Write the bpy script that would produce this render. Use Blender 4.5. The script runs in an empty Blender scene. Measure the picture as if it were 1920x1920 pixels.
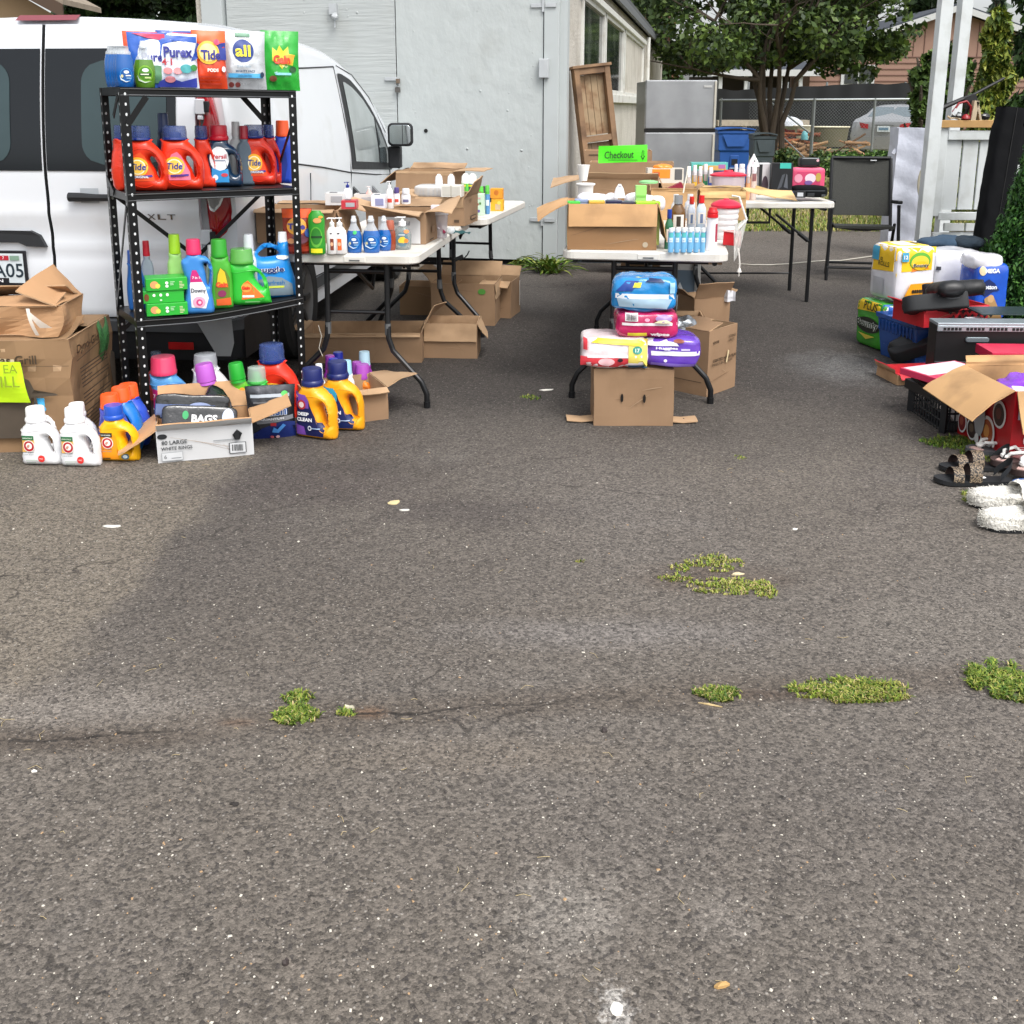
import bpy,bmesh,math,random
import numpy as np
from mathutils import Vector,Matrix,Euler,noise as mnoise
random.seed(11)
scene=bpy.context.scene
COL=scene.collection
R=math.radians
PI=math.pi
#  camera
CAM_H,THETA,FPX,PY0=1.40,R(12.89),1923.0,640.0
cam_d=bpy.data.cameras.new('camera');cam=bpy.data.objects.new('camera',cam_d);COL.objects.link(cam)
cam.location=(0,0,CAM_H);cam.rotation_euler=(PI/2-THETA,0,0)
cam_d.sensor_fit='HORIZONTAL';cam_d.sensor_width=36.0;cam_d.lens=36.0*FPX/1920.0
cam_d.shift_y=-(960.0-PY0)/1920.0
cam_d.clip_start=0.05;cam_d.clip_end=2000
scene.camera=cam
#  light
SUN_EL,SUN_AZ=R(55),R(200)
world=bpy.data.worlds.new('World');scene.world=world;world.use_nodes=True
wn=world.node_tree;wn.nodes.clear()
wo=wn.nodes.new('ShaderNodeOutputWorld');wb=wn.nodes.new('ShaderNodeBackground')
sky=wn.nodes.new('ShaderNodeTexSky');sky.sky_type='NISHITA';sky.sun_disc=False
sky.sun_elevation=SUN_EL;sky.sun_rotation=R(150);sky.air_density=1.0;sky.dust_density=4.0;sky.ozone_density=1.0
hs=wn.nodes.new('ShaderNodeHueSaturation');hs.inputs['Saturation'].default_value=0.22;hs.inputs['Value'].default_value=1.25
wn.links.new(sky.outputs[0],hs.inputs['Color']);wn.links.new(hs.outputs[0],wb.inputs['Color'])
wb.inputs['Strength'].default_value=0.15
wn.links.new(wb.outputs[0],wo.inputs['Surface'])
sd=bpy.data.lights.new('sun','SUN');sd.energy=1.0;sd.angle=R(24);sd.color=(1.0,0.965,0.92)
sun=bpy.data.objects.new('sun',sd);COL.objects.link(sun)
SUN_DIR=Vector((math.sin(R(150))*math.cos(SUN_EL),math.cos(R(150))*math.cos(SUN_EL),math.sin(SUN_EL)))
sun.rotation_euler=(-SUN_DIR).to_track_quat('-Z','Y').to_euler()
scene.view_settings.view_transform='Standard';scene.view_settings.look='None'
scene.view_settings.exposure=0.56;scene.view_settings.gamma=1.0
scene.render.engine='CYCLES'
scene.cycles.use_denoising=True;scene.cycles.denoiser='OPENIMAGEDENOISE';scene.cycles.denoising_input_passes='RGB_ALBEDO_NORMAL';scene.cycles.denoising_prefilter='NONE'
scene.cycles.sample_clamp_indirect=4.0;scene.cycles.use_adaptive_sampling=False;scene.cycles.max_bounces=7;scene.cycles.transparent_max_bounces=12;scene.cycles.caustics_reflective=False;scene.cycles.caustics_refractive=False
#  pixel <> world
CT,ST=math.cos(THETA),math.sin(THETA)
def ray(px,py):
 u=(px-960.0)/FPX;v=(PY0-py)/FPX
 return Vector((u,CT+v*ST,-ST+v*CT))
def G(px,py,z=0.0):
 d=ray(px,py);t=(z-CAM_H)/d.z
 return Vector((d.x*t,d.y*t,z))
def AY(px,py,Y):
 d=ray(px,py);t=Y/d.y
 return Vector((d.x*t,Y,CAM_H+d.z*t))
def fit(x0,x1,yb,yt,z=0.0,Y=None):
 """ground point of the middle of the front edge, width and height of a thing seen in that pixel box"""
 c=G((x0+x1)/2,yb,z)if Y is None else AY((x0+x1)/2,yb,Y)
 a=AY(x0,yb,c.y);b=AY(x1,yb,c.y);t=AY((x0+x1)/2,yt,c.y)
 return c,b.x-a.x,t.z-c.z
 #  materials
def lin(h):
 h=h.lstrip('#');o=[]
 for i in(0,2,4):
  c=int(h[i:i+2],16)/255.0
  o.append(c/12.92 if c<=0.04045 else((c+0.055)/1.055)**2.4)
 return tuple(o)
_M={}
def mat(name,col='#808080',rough=0.5,metal=0.0,var=0.06,scale=14.0,bump=0.0,bscale=60.0,trans=0.0,alpha=1.0,coat=0.0,spec=0.5,emit=None,detail=4.0,dirt=None):
 if name in _M:return _M[name]
 m=bpy.data.materials.new(name);m.use_nodes=True;nt=m.node_tree;L=nt.links
 b=nt.nodes['Principled BSDF']
 c=lin(col)if isinstance(col,str)else col
 tc=nt.nodes.new('ShaderNodeTexCoord')
 n=nt.nodes.new('ShaderNodeTexNoise');n.inputs['Scale'].default_value=scale;n.inputs['Detail'].default_value=detail
 L.new(tc.outputs['Object'],n.inputs['Vector'])
 mx=nt.nodes.new('ShaderNodeMix');mx.data_type='RGBA'
 mx.inputs[6].default_value=(*[max(0,x*(1-var*2))for x in c],1);mx.inputs[7].default_value=(*[min(1,x*(1+var*2))for x in c],1)
 L.new(n.outputs[0],mx.inputs[0]);out=mx.outputs[2]
 if dirt:
  n3=nt.nodes.new('ShaderNodeTexNoise');n3.inputs['Scale'].default_value=dirt[1];n3.inputs['Detail'].default_value=8
  L.new(tc.outputs['Object'],n3.inputs['Vector'])
  rp=nt.nodes.new('ShaderNodeValToRGB');rp.color_ramp.elements[0].position=dirt[2];rp.color_ramp.elements[1].position=dirt[3]
  L.new(n3.outputs[0],rp.inputs[0])
  m2=nt.nodes.new('ShaderNodeMix');m2.data_type='RGBA';m2.inputs[7].default_value=(*lin(dirt[0]),1)
  L.new(rp.outputs[0],m2.inputs[0]);L.new(out,m2.inputs[6]);out=m2.outputs[2]
 L.new(out,b.inputs['Base Color'])
 rr=nt.nodes.new('ShaderNodeMapRange');rr.inputs[3].default_value=max(0.02,rough-0.07);rr.inputs[4].default_value=min(1,rough+0.07)
 L.new(n.outputs[0],rr.inputs[0]);L.new(rr.outputs[0],b.inputs['Roughness'])
 b.inputs['Metallic'].default_value=metal;b.inputs['Specular IOR Level'].default_value=spec
 b.inputs['Transmission Weight'].default_value=trans;b.inputs['Alpha'].default_value=alpha;b.inputs['Coat Weight'].default_value=coat
 if bump:
  n2=nt.nodes.new('ShaderNodeTexNoise');n2.inputs['Scale'].default_value=bscale;n2.inputs['Detail'].default_value=5
  L.new(tc.outputs['Object'],n2.inputs['Vector'])
  bp=nt.nodes.new('ShaderNodeBump');bp.inputs['Strength'].default_value=1.0;bp.inputs['Distance'].default_value=bump
  L.new(n2.outputs[0],bp.inputs['Height']);L.new(bp.outputs[0],b.inputs['Normal'])
 if emit:b.inputs['Emission Color'].default_value=(*lin(emit[0]),1);b.inputs['Emission Strength'].default_value=emit[1]
 _M[name]=m;return m
def P(col,rough=0.32):return mat('plastic_'+col.strip('#')+('' if rough==0.32 else '_%d'%(rough*100)),col,rough,var=0.04,scale=9,bump=0.0006,bscale=30)
def INK(col):return mat('print_'+col.strip('#'),col,0.4,var=0.03,scale=40)
def PAPER(col):return mat('paper_'+col.strip('#'),col,0.75,var=0.05,scale=20,bump=0.0008,bscale=40)
#  mesh builder
class MB:
 def __init__(s):s.v=[];s.f=[];s.m=[];s.s=[];s.mats=[]
 def mi(s,m):
  if m not in s.mats:s.mats.append(m)
  return s.mats.index(m)
 def add(s,vs,fs,m,smooth=False,M=None):
  k=len(s.v);i=s.mi(m)
  if M is not None:vs=[M@Vector(v)for v in vs]
  s.v.extend([tuple(v)for v in vs]);s.f.extend([tuple(a+k for a in f)for f in fs])
  s.m.extend([i]*len(fs));s.s.extend([smooth]*len(fs));return s
 def box(s,c,d,m,rot=None,M=None):
  x,y,z=d[0]/2,d[1]/2,d[2]/2
  vs=[Vector(p)for p in((-x,-y,-z),(x,-y,-z),(x,y,-z),(-x,y,-z),(-x,-y,z),(x,-y,z),(x,y,z),(-x,y,z))]
  if rot:e=Euler(rot).to_matrix();vs=[e@v for v in vs]
  vs=[v+Vector(c)for v in vs]
  return s.add(vs,[(0,3,2,1),(4,5,6,7),(0,1,5,4),(1,2,6,5),(2,3,7,6),(3,0,4,7)],m,False,M)
 def tube(s,pts,r,m,n=10,caps=True,M=None,closed=False):
  pts=[Vector(p)for p in pts];rr=r if isinstance(r,(list,tuple))else[r]*len(pts)
  vs=[];fs=[];N=len(pts);up=None
  for i,p in enumerate(pts):
   if closed:t=(pts[(i+1)%N]-pts[i-1]).normalized()
   else:t=(pts[min(i+1,N-1)]-pts[max(i-1,0)]).normalized()
   if up is None:
    up=Vector((0,0,1))if abs(t.z)<0.9 else Vector((0,1,0))
   a=t.cross(up).normalized();b=a.cross(t).normalized();up=b
   for j in range(n):
    q=2*PI*j/n;vs.append(p+(a*math.cos(q)+b*math.sin(q))*rr[i])
  for i in range(N if closed else N-1):
   for j in range(n):
    a0=i*n+j;a1=i*n+(j+1)%n;i2=(i+1)%N
    fs.append((a0,i2*n+j,i2*n+(j+1)%n,a1))
  if caps and not closed:
   fs.append(tuple(range(n)));fs.append(tuple(range((N-1)*n+n-1,(N-1)*n-1,-1)))
  return s.add(vs,fs,m,True,M)
 def lathe(s,prof,m,n=20,sx=1.0,sy=1.0,c=(0,0,0),M=None,smooth=True):
  vs=[];fs=[]
  for r,z in prof:
   for j in range(n):
    q=2*PI*j/n;vs.append((c[0]+r*sx*math.cos(q),c[1]+r*sy*math.sin(q),c[2]+z))
  for i in range(len(prof)-1):
   for j in range(n):
    fs.append((i*n+j,i*n+(j+1)%n,(i+1)*n+(j+1)%n,(i+1)*n+j))
  fs.append(tuple(range(n-1,-1,-1)));fs.append(tuple(range((len(prof)-1)*n,len(prof)*n)))
  return s.add(vs,fs,m,smooth,M)
 def grid(s,fn,nu,nv,m,smooth=True,M=None,flip=False,closeu=False):
  vs=[fn(i/nu,j/nv)for j in range(nv+1)for i in range(nu+1)];fs=[]
  for j in range(nv):
   for i in range(nu):
    a=j*(nu+1)+i;f=(a,a+1,a+nu+2,a+nu+1)
    fs.append(f[::-1]if flip else f)
  return s.add(vs,fs,m,smooth,M)
 def slab(s,fn,nrm,th,nu,nv,m,M=None):
  """sheet fn(u,v) thickened by th along nrm (vector or function)"""
  f0=[Vector(fn(i/nu,j/nv))for j in range(nv+1)for i in range(nu+1)]
  N=Vector(nrm);f1=[p+N*th for p in f0];k=len(f0);fs=[]
  for j in range(nv):
   for i in range(nu):
    a=j*(nu+1)+i;f=(a,a+1,a+nu+2,a+nu+1);fs.append(f);fs.append(tuple(q+k for q in f[::-1]))
  bd=[i for i in range(nu)]+[(j+1)*(nu+1)-1 for j in range(nv)]+[nv*(nu+1)+i for i in range(nu,0,-1)]+[j*(nu+1)for j in range(nv,0,-1)]
  for q in range(len(bd)):
   a,b=bd[q],bd[(q+1)%len(bd)];fs.append((b,a,a+k,b+k))
  return s.add(f0+f1,fs,m,False,M)
 def mesh(s,me,m,M=None,smooth=None):
  vs=[v.co.copy()for v in me.vertices];fs=[tuple(p.vertices)for p in me.polygons]
  return s.add(vs,fs,m,bool(smooth),M)
 def warp(s,fn,start=0):
  for i in range(start,len(s.v)):s.v[i]=tuple(fn(Vector(s.v[i])))
  return s
def obj(name,mb,parent=None,loc=None,rot=None,bevel=0.0,sharp=35,seg=2,subd=0):
 me=bpy.data.meshes.new(name);me.from_pydata(mb.v,[],mb.f)
 for m in mb.mats:me.materials.append(m)
 me.polygons.foreach_set('material_index',mb.m);me.polygons.foreach_set('use_smooth',mb.s)
 me.update()
 if any(mb.s):me.set_sharp_from_angle(angle=R(sharp))
 o=bpy.data.objects.new(name,me);COL.objects.link(o)
 if parent:o.parent=parent
 if loc is not None:o.location=loc
 if rot is not None:o.rotation_euler=rot
 if subd:
  q=o.modifiers.new('s','SUBSURF');q.levels=subd;q.render_levels=subd
 if bevel:
  q=o.modifiers.new('b','BEVEL');q.width=bevel;q.segments=seg;q.limit_method='ANGLE';q.angle_limit=R(40)
 return o
def tag(o,label,cat,group=None,kind=None):
 if label:o['label']=label
 if cat:o['category']=cat
 if group:o['group']=group
 if kind:o['kind']=kind
 return o
def thing(name,label,cat,loc=(0,0,0),rotz=0.0,group=None,rot=None):
 o=bpy.data.objects.new(name,None);COL.objects.link(o);o.empty_display_size=0.05
 o.location=loc;o.rotation_euler=rot if rot else(0,0,rotz)
 return tag(o,label,cat,group)
def struct(name,mb,**k):
 o=obj(name,mb,**k);o['kind']='structure';return o
def dup(root,loc,label,rotz=None,scale=None,group=None):
 r=root.copy();COL.objects.link(r);r.location=loc
 if rotz is not None:r.rotation_euler=(0,0,rotz)
 if scale:r.scale=scale if isinstance(scale,(tuple,list))else(scale,)*3
 r['label']=label
 if group:r['group']=group
 for ch in list(root.children):
  c=ch.copy();COL.objects.link(c);c.parent=r
  for g in ch.children:
   d=g.copy();COL.objects.link(d);d.parent=c
 return r
 #  2D shapes and lettering
def catmull(pts,n=6,closed=True):
 P_=[Vector((p[0],p[1]))for p in pts];o=[];N=len(P_)
 rng=range(N)if closed else range(N-1)
 for i in rng:
  if closed:a,b,c,d=P_[i-1],P_[i],P_[(i+1)%N],P_[(i+2)%N]
  else:a,b,c,d=P_[max(i-1,0)],P_[i],P_[i+1],P_[min(i+2,N-1)]
  for k in range(n):
   t=k/n
   o.append(0.5*((2*b)+(c-a)*t+(2*a-5*b+4*c-d)*t*t+(3*b-a-3*c+d)*t**3))
 if not closed:o.append(P_[-1])
 return[(p.x,p.y)for p in o]
def shape(loops,depth,bevel,res=3):
 """outline loops (x,z) with holes -> solid of given depth (along y) with round edges"""
 cu=bpy.data.curves.new('t','CURVE');cu.dimensions='2D';cu.fill_mode='BOTH'
 cu.extrude=max(0.0,depth/2-bevel);cu.bevel_depth=bevel;cu.bevel_resolution=res;cu.offset=-bevel
 for lp in loops:
  sp=cu.splines.new('POLY');sp.points.add(len(lp)-1);sp.use_cyclic_u=True
  for i,p in enumerate(lp):sp.points[i].co=(p[0],p[1],0,1)
 o=bpy.data.objects.new('t',cu);me=bpy.data.meshes.new_from_object(o)
 bpy.data.objects.remove(o);bpy.data.curves.remove(cu)
 for v in me.vertices:x,y,z=v.co;v.co=(x,-z,y)
 return me
_T={}
def text_me(s,bold=0.0,shear=0.0,space=1.0):
 k=(s,bold,shear,space)
 if k in _T:return _T[k]
 cu=bpy.data.curves.new('t','FONT');cu.body=s;cu.size=1.0;cu.offset=bold;cu.shear=shear;cu.space_character=space
 cu.align_x='CENTER';cu.resolution_u=3
 o=bpy.data.objects.new('t',cu);me=bpy.data.meshes.new_from_object(o)
 bpy.data.objects.remove(o);bpy.data.curves.remove(cu)
 xs=[v.co.x for v in me.vertices]or[0];ys=[v.co.y for v in me.vertices]or[0]
 r=(me,min(xs),max(xs),min(ys),max(ys));_T[k]=r;return r
def deco(mb,items,w,h,surf,eps=0.0012,step=0.0005,teps=0.0):
 """prints on a front: items in fractions of w (centred on 0) and h; surf(x,z)->y"""
 e=eps
 for it in items:
  k=it[0];st=len(mb.v)
  if k=='ell':
   _,cx,cz,rx,rz,m=it[:6];vs=[(cx*w,0,cz*h)];fs=[];n=24;q=4
   for a in range(1,q+1):
    for j in range(n):
     t=2*PI*j/n;vs.append(((cx+rx*a/q*math.cos(t))*w,0,(cz+rz*a/q*math.sin(t))*h))
   for j in range(n):fs.append((0,1+j,1+(j+1)%n))
   for a in range(q-1):
    for j in range(n):fs.append((1+a*n+j,1+(a+1)*n+j,1+(a+1)*n+(j+1)%n,1+a*n+(j+1)%n))
   mb.add(vs,fs,m,True)
  elif k=='rect':
   _,x0,z0,x1,z1,m=it[:6]
   mb.grid(lambda u,v:((x0+(x1-x0)*u)*w,0,(z0+(z1-z0)*v)*h),10,6,m)
  elif k=='poly':
   _,pts,m=it[:3]
   bm_=bmesh.new();f=bm_.faces.new([bm_.verts.new((x*w,0,z*h))for x,z in pts])
   bmesh.ops.triangulate(bm_,faces=[f])
   if len(it)<4:[bmesh.ops.subdivide_edges(bm_,edges=[e_ for e_ in bm_.edges if e_.calc_length()>(.10 if q_<2 else .16)*max(w,.15)],cuts=1,use_grid_fill=True)or bmesh.ops.triangulate(bm_,faces=bm_.faces[:])for q_ in range(4)]
   bm_.normal_update();bm_.verts.index_update()
   sg=-1 if sum(f_.normal.y*f_.calc_area()for f_ in bm_.faces)<0 else 1
   mb.add([v.co.copy()for v in bm_.verts],[tuple(v.index for v in(list(f.verts)if sg<0 else list(f.verts)[::-1]))for f in bm_.faces],m,True);bm_.free()
  elif k=='txt':
   _,s,cx,cz,hh,m=it[:6];op=it[6]if len(it)>6 else{}
   me,xa,xb,ya,yb=text_me(s,op.get('bold',0.01),op.get('shear',0.0),op.get('space',1.0))
   sc=hh*h/max(1e-4,(yb-ya))if 'w' not in op else op['w']*w/(xb-xa)
   scx=sc if 'w' not in op or 'fix' not in op else sc
   if 'fix' in op:scx=op['w']*w/(xb-xa);sc=hh*h/max(1e-4,(yb-ya))
   ro=op.get('rot',0.0);arc=op.get('arc',0.0);xm,ym=(xa+xb)/2,(ya+yb)/2;vs=[]
   for v in me.vertices:
    x=(v.co.x-xm)*scx;z=(v.co.y-ym)*sc+arc*h*(1-((v.co.x-xm)/max(1e-4,(xb-xa)/2))**2)
    vs.append((cx*w+x*math.cos(ro)-z*math.sin(ro),0,cz*h+x*math.sin(ro)+z*math.cos(ro)))
   mb.add(vs,[tuple(p.vertices)for p in me.polygons],m,True)
  for i in range(st,len(mb.v)):
   x,_,z=mb.v[i];mb.v[i]=(x,surf(x,z)-e-(teps if k=='txt' else 0),z)
  e+=step
 return mb
from mathutils.bvhtree import BVHTree
def skin(mb):
 b=BVHTree.FromPolygons([Vector(v)for v in mb.v],[f for f in mb.f])
 def f(x,z):
  h=b.ray_cast(Vector((x,-2,z)),Vector((0,1,0)))[0]
  return h.y if h else 0.02
 return f
flat=lambda y:(lambda x,z:y)
#  ground
def asphalt_material():
 m=bpy.data.materials.new('asphalt');m.use_nodes=True;nt=m.node_tree;L=nt.links;N=nt.nodes
 b=N['Principled BSDF'];tc=N.new('ShaderNodeTexCoord');V=tc.outputs['Object']
 def noise(sc,de=5,ro=0.55,vec=None,dist=0):
  n=N.new('ShaderNodeTexNoise');n.inputs['Scale'].default_value=sc;n.inputs['Detail'].default_value=de;n.inputs['Roughness'].default_value=ro
  n.inputs['Distortion'].default_value=dist
  L.new(vec or V,n.inputs['Vector']);return n.outputs[0]
 def ramp(f,p0,p1,c0=(0,0,0,1),c1=(1,1,1,1)):
  r=N.new('ShaderNodeValToRGB');r.color_ramp.elements[0].position=p0;r.color_ramp.elements[1].position=p1
  r.color_ramp.elements[0].color=c0;r.color_ramp.elements[1].color=c1;L.new(f,r.inputs[0]);return r.outputs[0]
 def mix(f,a,c,mode='MIX'):
  x=N.new('ShaderNodeMix');x.data_type='RGBA';x.blend_type=mode
  for s_,q in((0,f),(6,a),(7,c)):
   if isinstance(q,(tuple,float,int)):x.inputs[s_].default_value=q if s_==0 or len(q)==4 else(*q,1)
   else:L.new(q,x.inputs[s_])
  return x.outputs[2]
 def mth(op,a,c=None,d=None):
  x=N.new('ShaderNodeMath');x.operation=op
  for i,q in enumerate((a,c,d)):
   if q is None:continue
   if isinstance(q,(float,int)):x.inputs[i].default_value=q
   else:L.new(q,x.inputs[i])
  return x.outputs[0]
 sep=N.new('ShaderNodeSeparateXYZ');L.new(V,sep.inputs[0]);X,Y=sep.outputs[0],sep.outputs[1]
 def down(f,a,b_):
  r_=N.new('ShaderNodeMapRange');r_.inputs[1].default_value=a;r_.inputs[2].default_value=b_;L.new(f,r_.inputs[0]);return r_.outputs[0]
 def cells(sc,rand=1.0):
  v=N.new('ShaderNodeTexVoronoi');v.inputs['Scale'].default_value=sc;v.inputs['Randomness'].default_value=rand
  L.new(V,v.inputs['Vector']);return v
 v1=cells(150);v2=cells(320);v3=cells(75)
 bw1=N.new('ShaderNodeSeparateColor');L.new(v1.outputs['Color'],bw1.inputs[0])
 bw2=N.new('ShaderNodeSeparateColor');L.new(v2.outputs['Color'],bw2.inputs[0])
 bw3=N.new('ShaderNodeSeparateColor');L.new(v3.outputs['Color'],bw3.inputs[0])
 base=mix(noise(1.1,6),(0.096,0.083,0.070),(0.150,0.130,0.109))
 base=mix(ramp(noise(0.42,5,0.6),0.42,0.62),base,(0.130,0.115,0.101))
 seam=mth('ADD',mth('ADD',mth('MULTIPLY',Y,0.06),-1.50),mth('MULTIPLY',noise(2.6,7,0.65),0.44))
 left=mth('SUBTRACT',seam,X)
 lm=N.new('ShaderNodeMapRange');lm.inputs[1].default_value=-0.03;lm.inputs[2].default_value=0.07;L.new(left,lm.inputs[0])
 base=mix(mth('MULTIPLY',lm.outputs[0],0.85),base,mix(noise(1.6,7,0.7),(0.122,0.103,0.080),(0.200,0.172,0.138)))
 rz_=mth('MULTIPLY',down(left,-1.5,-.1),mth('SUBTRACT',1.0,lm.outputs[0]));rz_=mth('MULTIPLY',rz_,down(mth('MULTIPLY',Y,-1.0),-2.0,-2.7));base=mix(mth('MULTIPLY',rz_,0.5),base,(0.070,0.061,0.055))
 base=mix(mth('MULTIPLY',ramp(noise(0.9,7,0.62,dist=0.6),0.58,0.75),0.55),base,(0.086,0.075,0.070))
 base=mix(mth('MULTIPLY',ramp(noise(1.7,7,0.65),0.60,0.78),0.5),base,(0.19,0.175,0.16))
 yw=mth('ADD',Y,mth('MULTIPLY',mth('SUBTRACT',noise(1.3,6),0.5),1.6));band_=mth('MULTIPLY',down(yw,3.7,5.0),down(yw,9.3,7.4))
 band_=mth('MULTIPLY',band_,down(X,-5.4,-4.2));base=mix(mth('MULTIPLY',band_,0.92),base,mix(noise(3,6),(0.040,0.035,0.032),(0.062,0.055,0.050)))  # newer dark asphalt between stalls; stretched left to paint shade under the van
 def spot(px,py,rx,ry,col,k,ns=9,na=1.1):
  g=G(px,py);d=mth('SQRT',mth('ADD',mth('POWER',mth('DIVIDE',mth('SUBTRACT',X,g.x),rx),2.0),mth('POWER',mth('DIVIDE',mth('SUBTRACT',Y,g.y),ry),2.0)))
  d=mth('ADD',d,mth('MULTIPLY',mth('SUBTRACT',noise(ns,7,.65),0.5),na))
  r_=N.new('ShaderNodeMapRange');r_.inputs[1].default_value=1.15;r_.inputs[2].default_value=0.35;L.new(d,r_.inputs[0])
  return mth('MULTIPLY',r_.outputs[0],k),col
 for a in((1060,1715,.12,.12,(0.23,0.21,0.185),.5,22,2.2),(1155,1895,.03,.045,(0.5,0.48,0.45),.55,90,3.6),(880,960,.4,.16,(0.062,0.053,0.050),.55,6,1.6),(440,1000,.20,.42,(0.080,0.070,0.063),.35,5,1.8),(640,880,.5,.12,(0.060,0.052,0.048),.6,6,1.8),(1750,1180,.35,.2,(0.155,0.138,0.118),.5,7,1.8),(900,1420,.5,.08,(0.155,0.130,0.104),.5,8,1.8),(1590,690,.35,.40,(0.115,0.113,0.11),.9),(560,915,.55,.22,(0.072,0.060,0.056),.7),(150,1345,.45,.16,(0.19,0.168,0.146),.7),(150,1390,.35,.05,(0.045,0.036,0.03),.6),(1350,1720,.07,.07,(0.19,0.17,0.15),.5,25,2),(690,1340,.05,.03,(0.20,0.11,0.06),.7),(445,1357,.05,.02,(0.19,0.12,0.08),.6),(1130,1190,.5,.10,(0.185,0.17,0.16),.5),(1340,1085,.26,.13,(0.075,0.05,0.035),.5),(1430,1305,.16,.03,(0.075,0.05,0.038),.6),(1650,1520,.6,.25,(0.085,0.075,0.068),.25,6,2)):
  f,c=spot(*a);base=mix(f,base,c)
 a0=G(120,1385);a1=G(1900,1262);kx=(a1.y-a0.y)/(a1.x-a0.x)
 dy=mth('ABSOLUTE',mth('ADD',mth('SUBTRACT',Y,mth('ADD',mth('MULTIPLY',X,kx),a0.y-kx*a0.x)),mth('MULTIPLY',mth('SUBTRACT',noise(2.0,5),0.5),0.16)))
 def band(w,k,src=dy):
  r_=N.new('ShaderNodeMapRange');r_.inputs[1].default_value=w;r_.inputs[2].default_value=w*0.35;L.new(src,r_.inputs[0]);return mth('MULTIPLY',r_.outputs[0],k)
 gap=ramp(noise(2.3,4),0.40,0.52)
 base=mix(band(0.09,0.45),base,(0.085,0.066,0.050))
 crk=mth('MULTIPLY',mth('MULTIPLY',band(0.0065,0.8),gap),ramp(noise(14,5),0.36,0.5));crk=mth('MULTIPLY',crk,down(X,0.30,-0.05));base=mix(crk,base,(0.016,0.013,0.011))
 vc=N.new('ShaderNodeTexVoronoi');vc.feature='DISTANCE_TO_EDGE';vc.inputs['Scale'].default_value=0.75
 nv=N.new('ShaderNodeTexNoise');nv.inputs['Scale'].default_value=3;nv.inputs['Detail'].default_value=6;L.new(V,nv.inputs['Vector'])
 va=N.new('ShaderNodeVectorMath');va.operation='MULTIPLY_ADD';L.new(nv.outputs['Color'],va.inputs[0]);va.inputs[1].default_value=(.5,.5,.5);L.new(V,va.inputs[2]);L.new(va.outputs[0],vc.inputs['Vector'])
 fine=mth('MULTIPLY',band(0.006,0.55,vc.outputs['Distance']),ramp(noise(0.8,3),0.46,0.56));base=mix(fine,base,(0.02,0.017,0.015))
 tone=mth('ADD',mth('MULTIPLY',mth('SUBTRACT',bw1.outputs[0],0.5),0.8),mth('MULTIPLY',mth('SUBTRACT',bw2.outputs[0],0.5),0.5))
 tone=mth('ADD',mth('ADD',tone,mth('MULTIPLY',mth('SUBTRACT',noise(85,4),0.5),0.9)),mth('MULTIPLY',mth('SUBTRACT',noise(40,5,0.7),0.5),0.85))
 mul=mth('MAXIMUM',mth('ADD',tone,1.0),0.25)
 cm=N.new('ShaderNodeCombineColor');[L.new(mul,cm.inputs[i])for i in range(3)]
 base=mix(1.0,base,cm.outputs[0],'MULTIPLY')
 rare=mth('MULTIPLY',ramp(bw1.outputs[1],0.955,0.965),down(v1.outputs['Distance'],0.42,0.30));base=mix(mth('MULTIPLY',rare,0.75),base,(0.32,0.295,0.265))
 rare3=mth('MULTIPLY',ramp(bw3.outputs[1],0.962,0.967),down(v3.outputs['Distance'],0.30,0.18));base=mix(mth('MULTIPLY',rare3,0.8),base,(0.34,0.31,0.27))
 dark=mth('MULTIPLY',ramp(bw1.outputs[2],0.90,0.92),0.6);base=mix(dark,base,(0.04,0.036,0.035))
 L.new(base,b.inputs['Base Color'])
 b.inputs['Roughness'].default_value=0.86;b.inputs['Specular IOR Level'].default_value=0.35
 hgt=mth('ADD',mth('MULTIPLY',mth('SUBTRACT',0.6,v1.outputs['Distance']),0.6),mth('MULTIPLY',mth('SUBTRACT',0.6,v2.outputs['Distance']),0.35))
 hgt=mth('ADD',hgt,mth('MULTIPLY',noise(30,5),0.7));hgt=mth('SUBTRACT',hgt,mth('MULTIPLY',crk,2.0));hgt=mth('SUBTRACT',hgt,mth('MULTIPLY',dark,0.5))
 bp=N.new('ShaderNodeBump');bp.inputs['Distance'].default_value=0.004;bp.inputs['Strength'].default_value=0.9
 L.new(hgt,bp.inputs['Height']);L.new(bp.outputs[0],b.inputs['Normal'])
 return m
ASPH=asphalt_material()
LAWN_Y=11.9
dirt=mat('lawn_soil','#7b7050',0.95,var=0.3,scale=0.9,bump=0.02,bscale=6,dirt=('#5a6a2c',0.35,0.45,0.6))
g=MB();g.grid(lambda u,v:(-150+300*u,-4+204*v,0),4,4,dirt,False);struct('ground',g)
a=MB()
def aedge(u):
 x=-14+34*u;return LAWN_Y+0.16*mnoise.noise(Vector((x*1.3,0,0)))+0.10*mnoise.noise(Vector((x*5,3,0)))if x>1.2 else 26
a.grid(lambda u,v:(-14+34*u,-3+(aedge(u)+3)*v,0.004),240,3,ASPH,False);struct('asphalt_lot',a)
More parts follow.
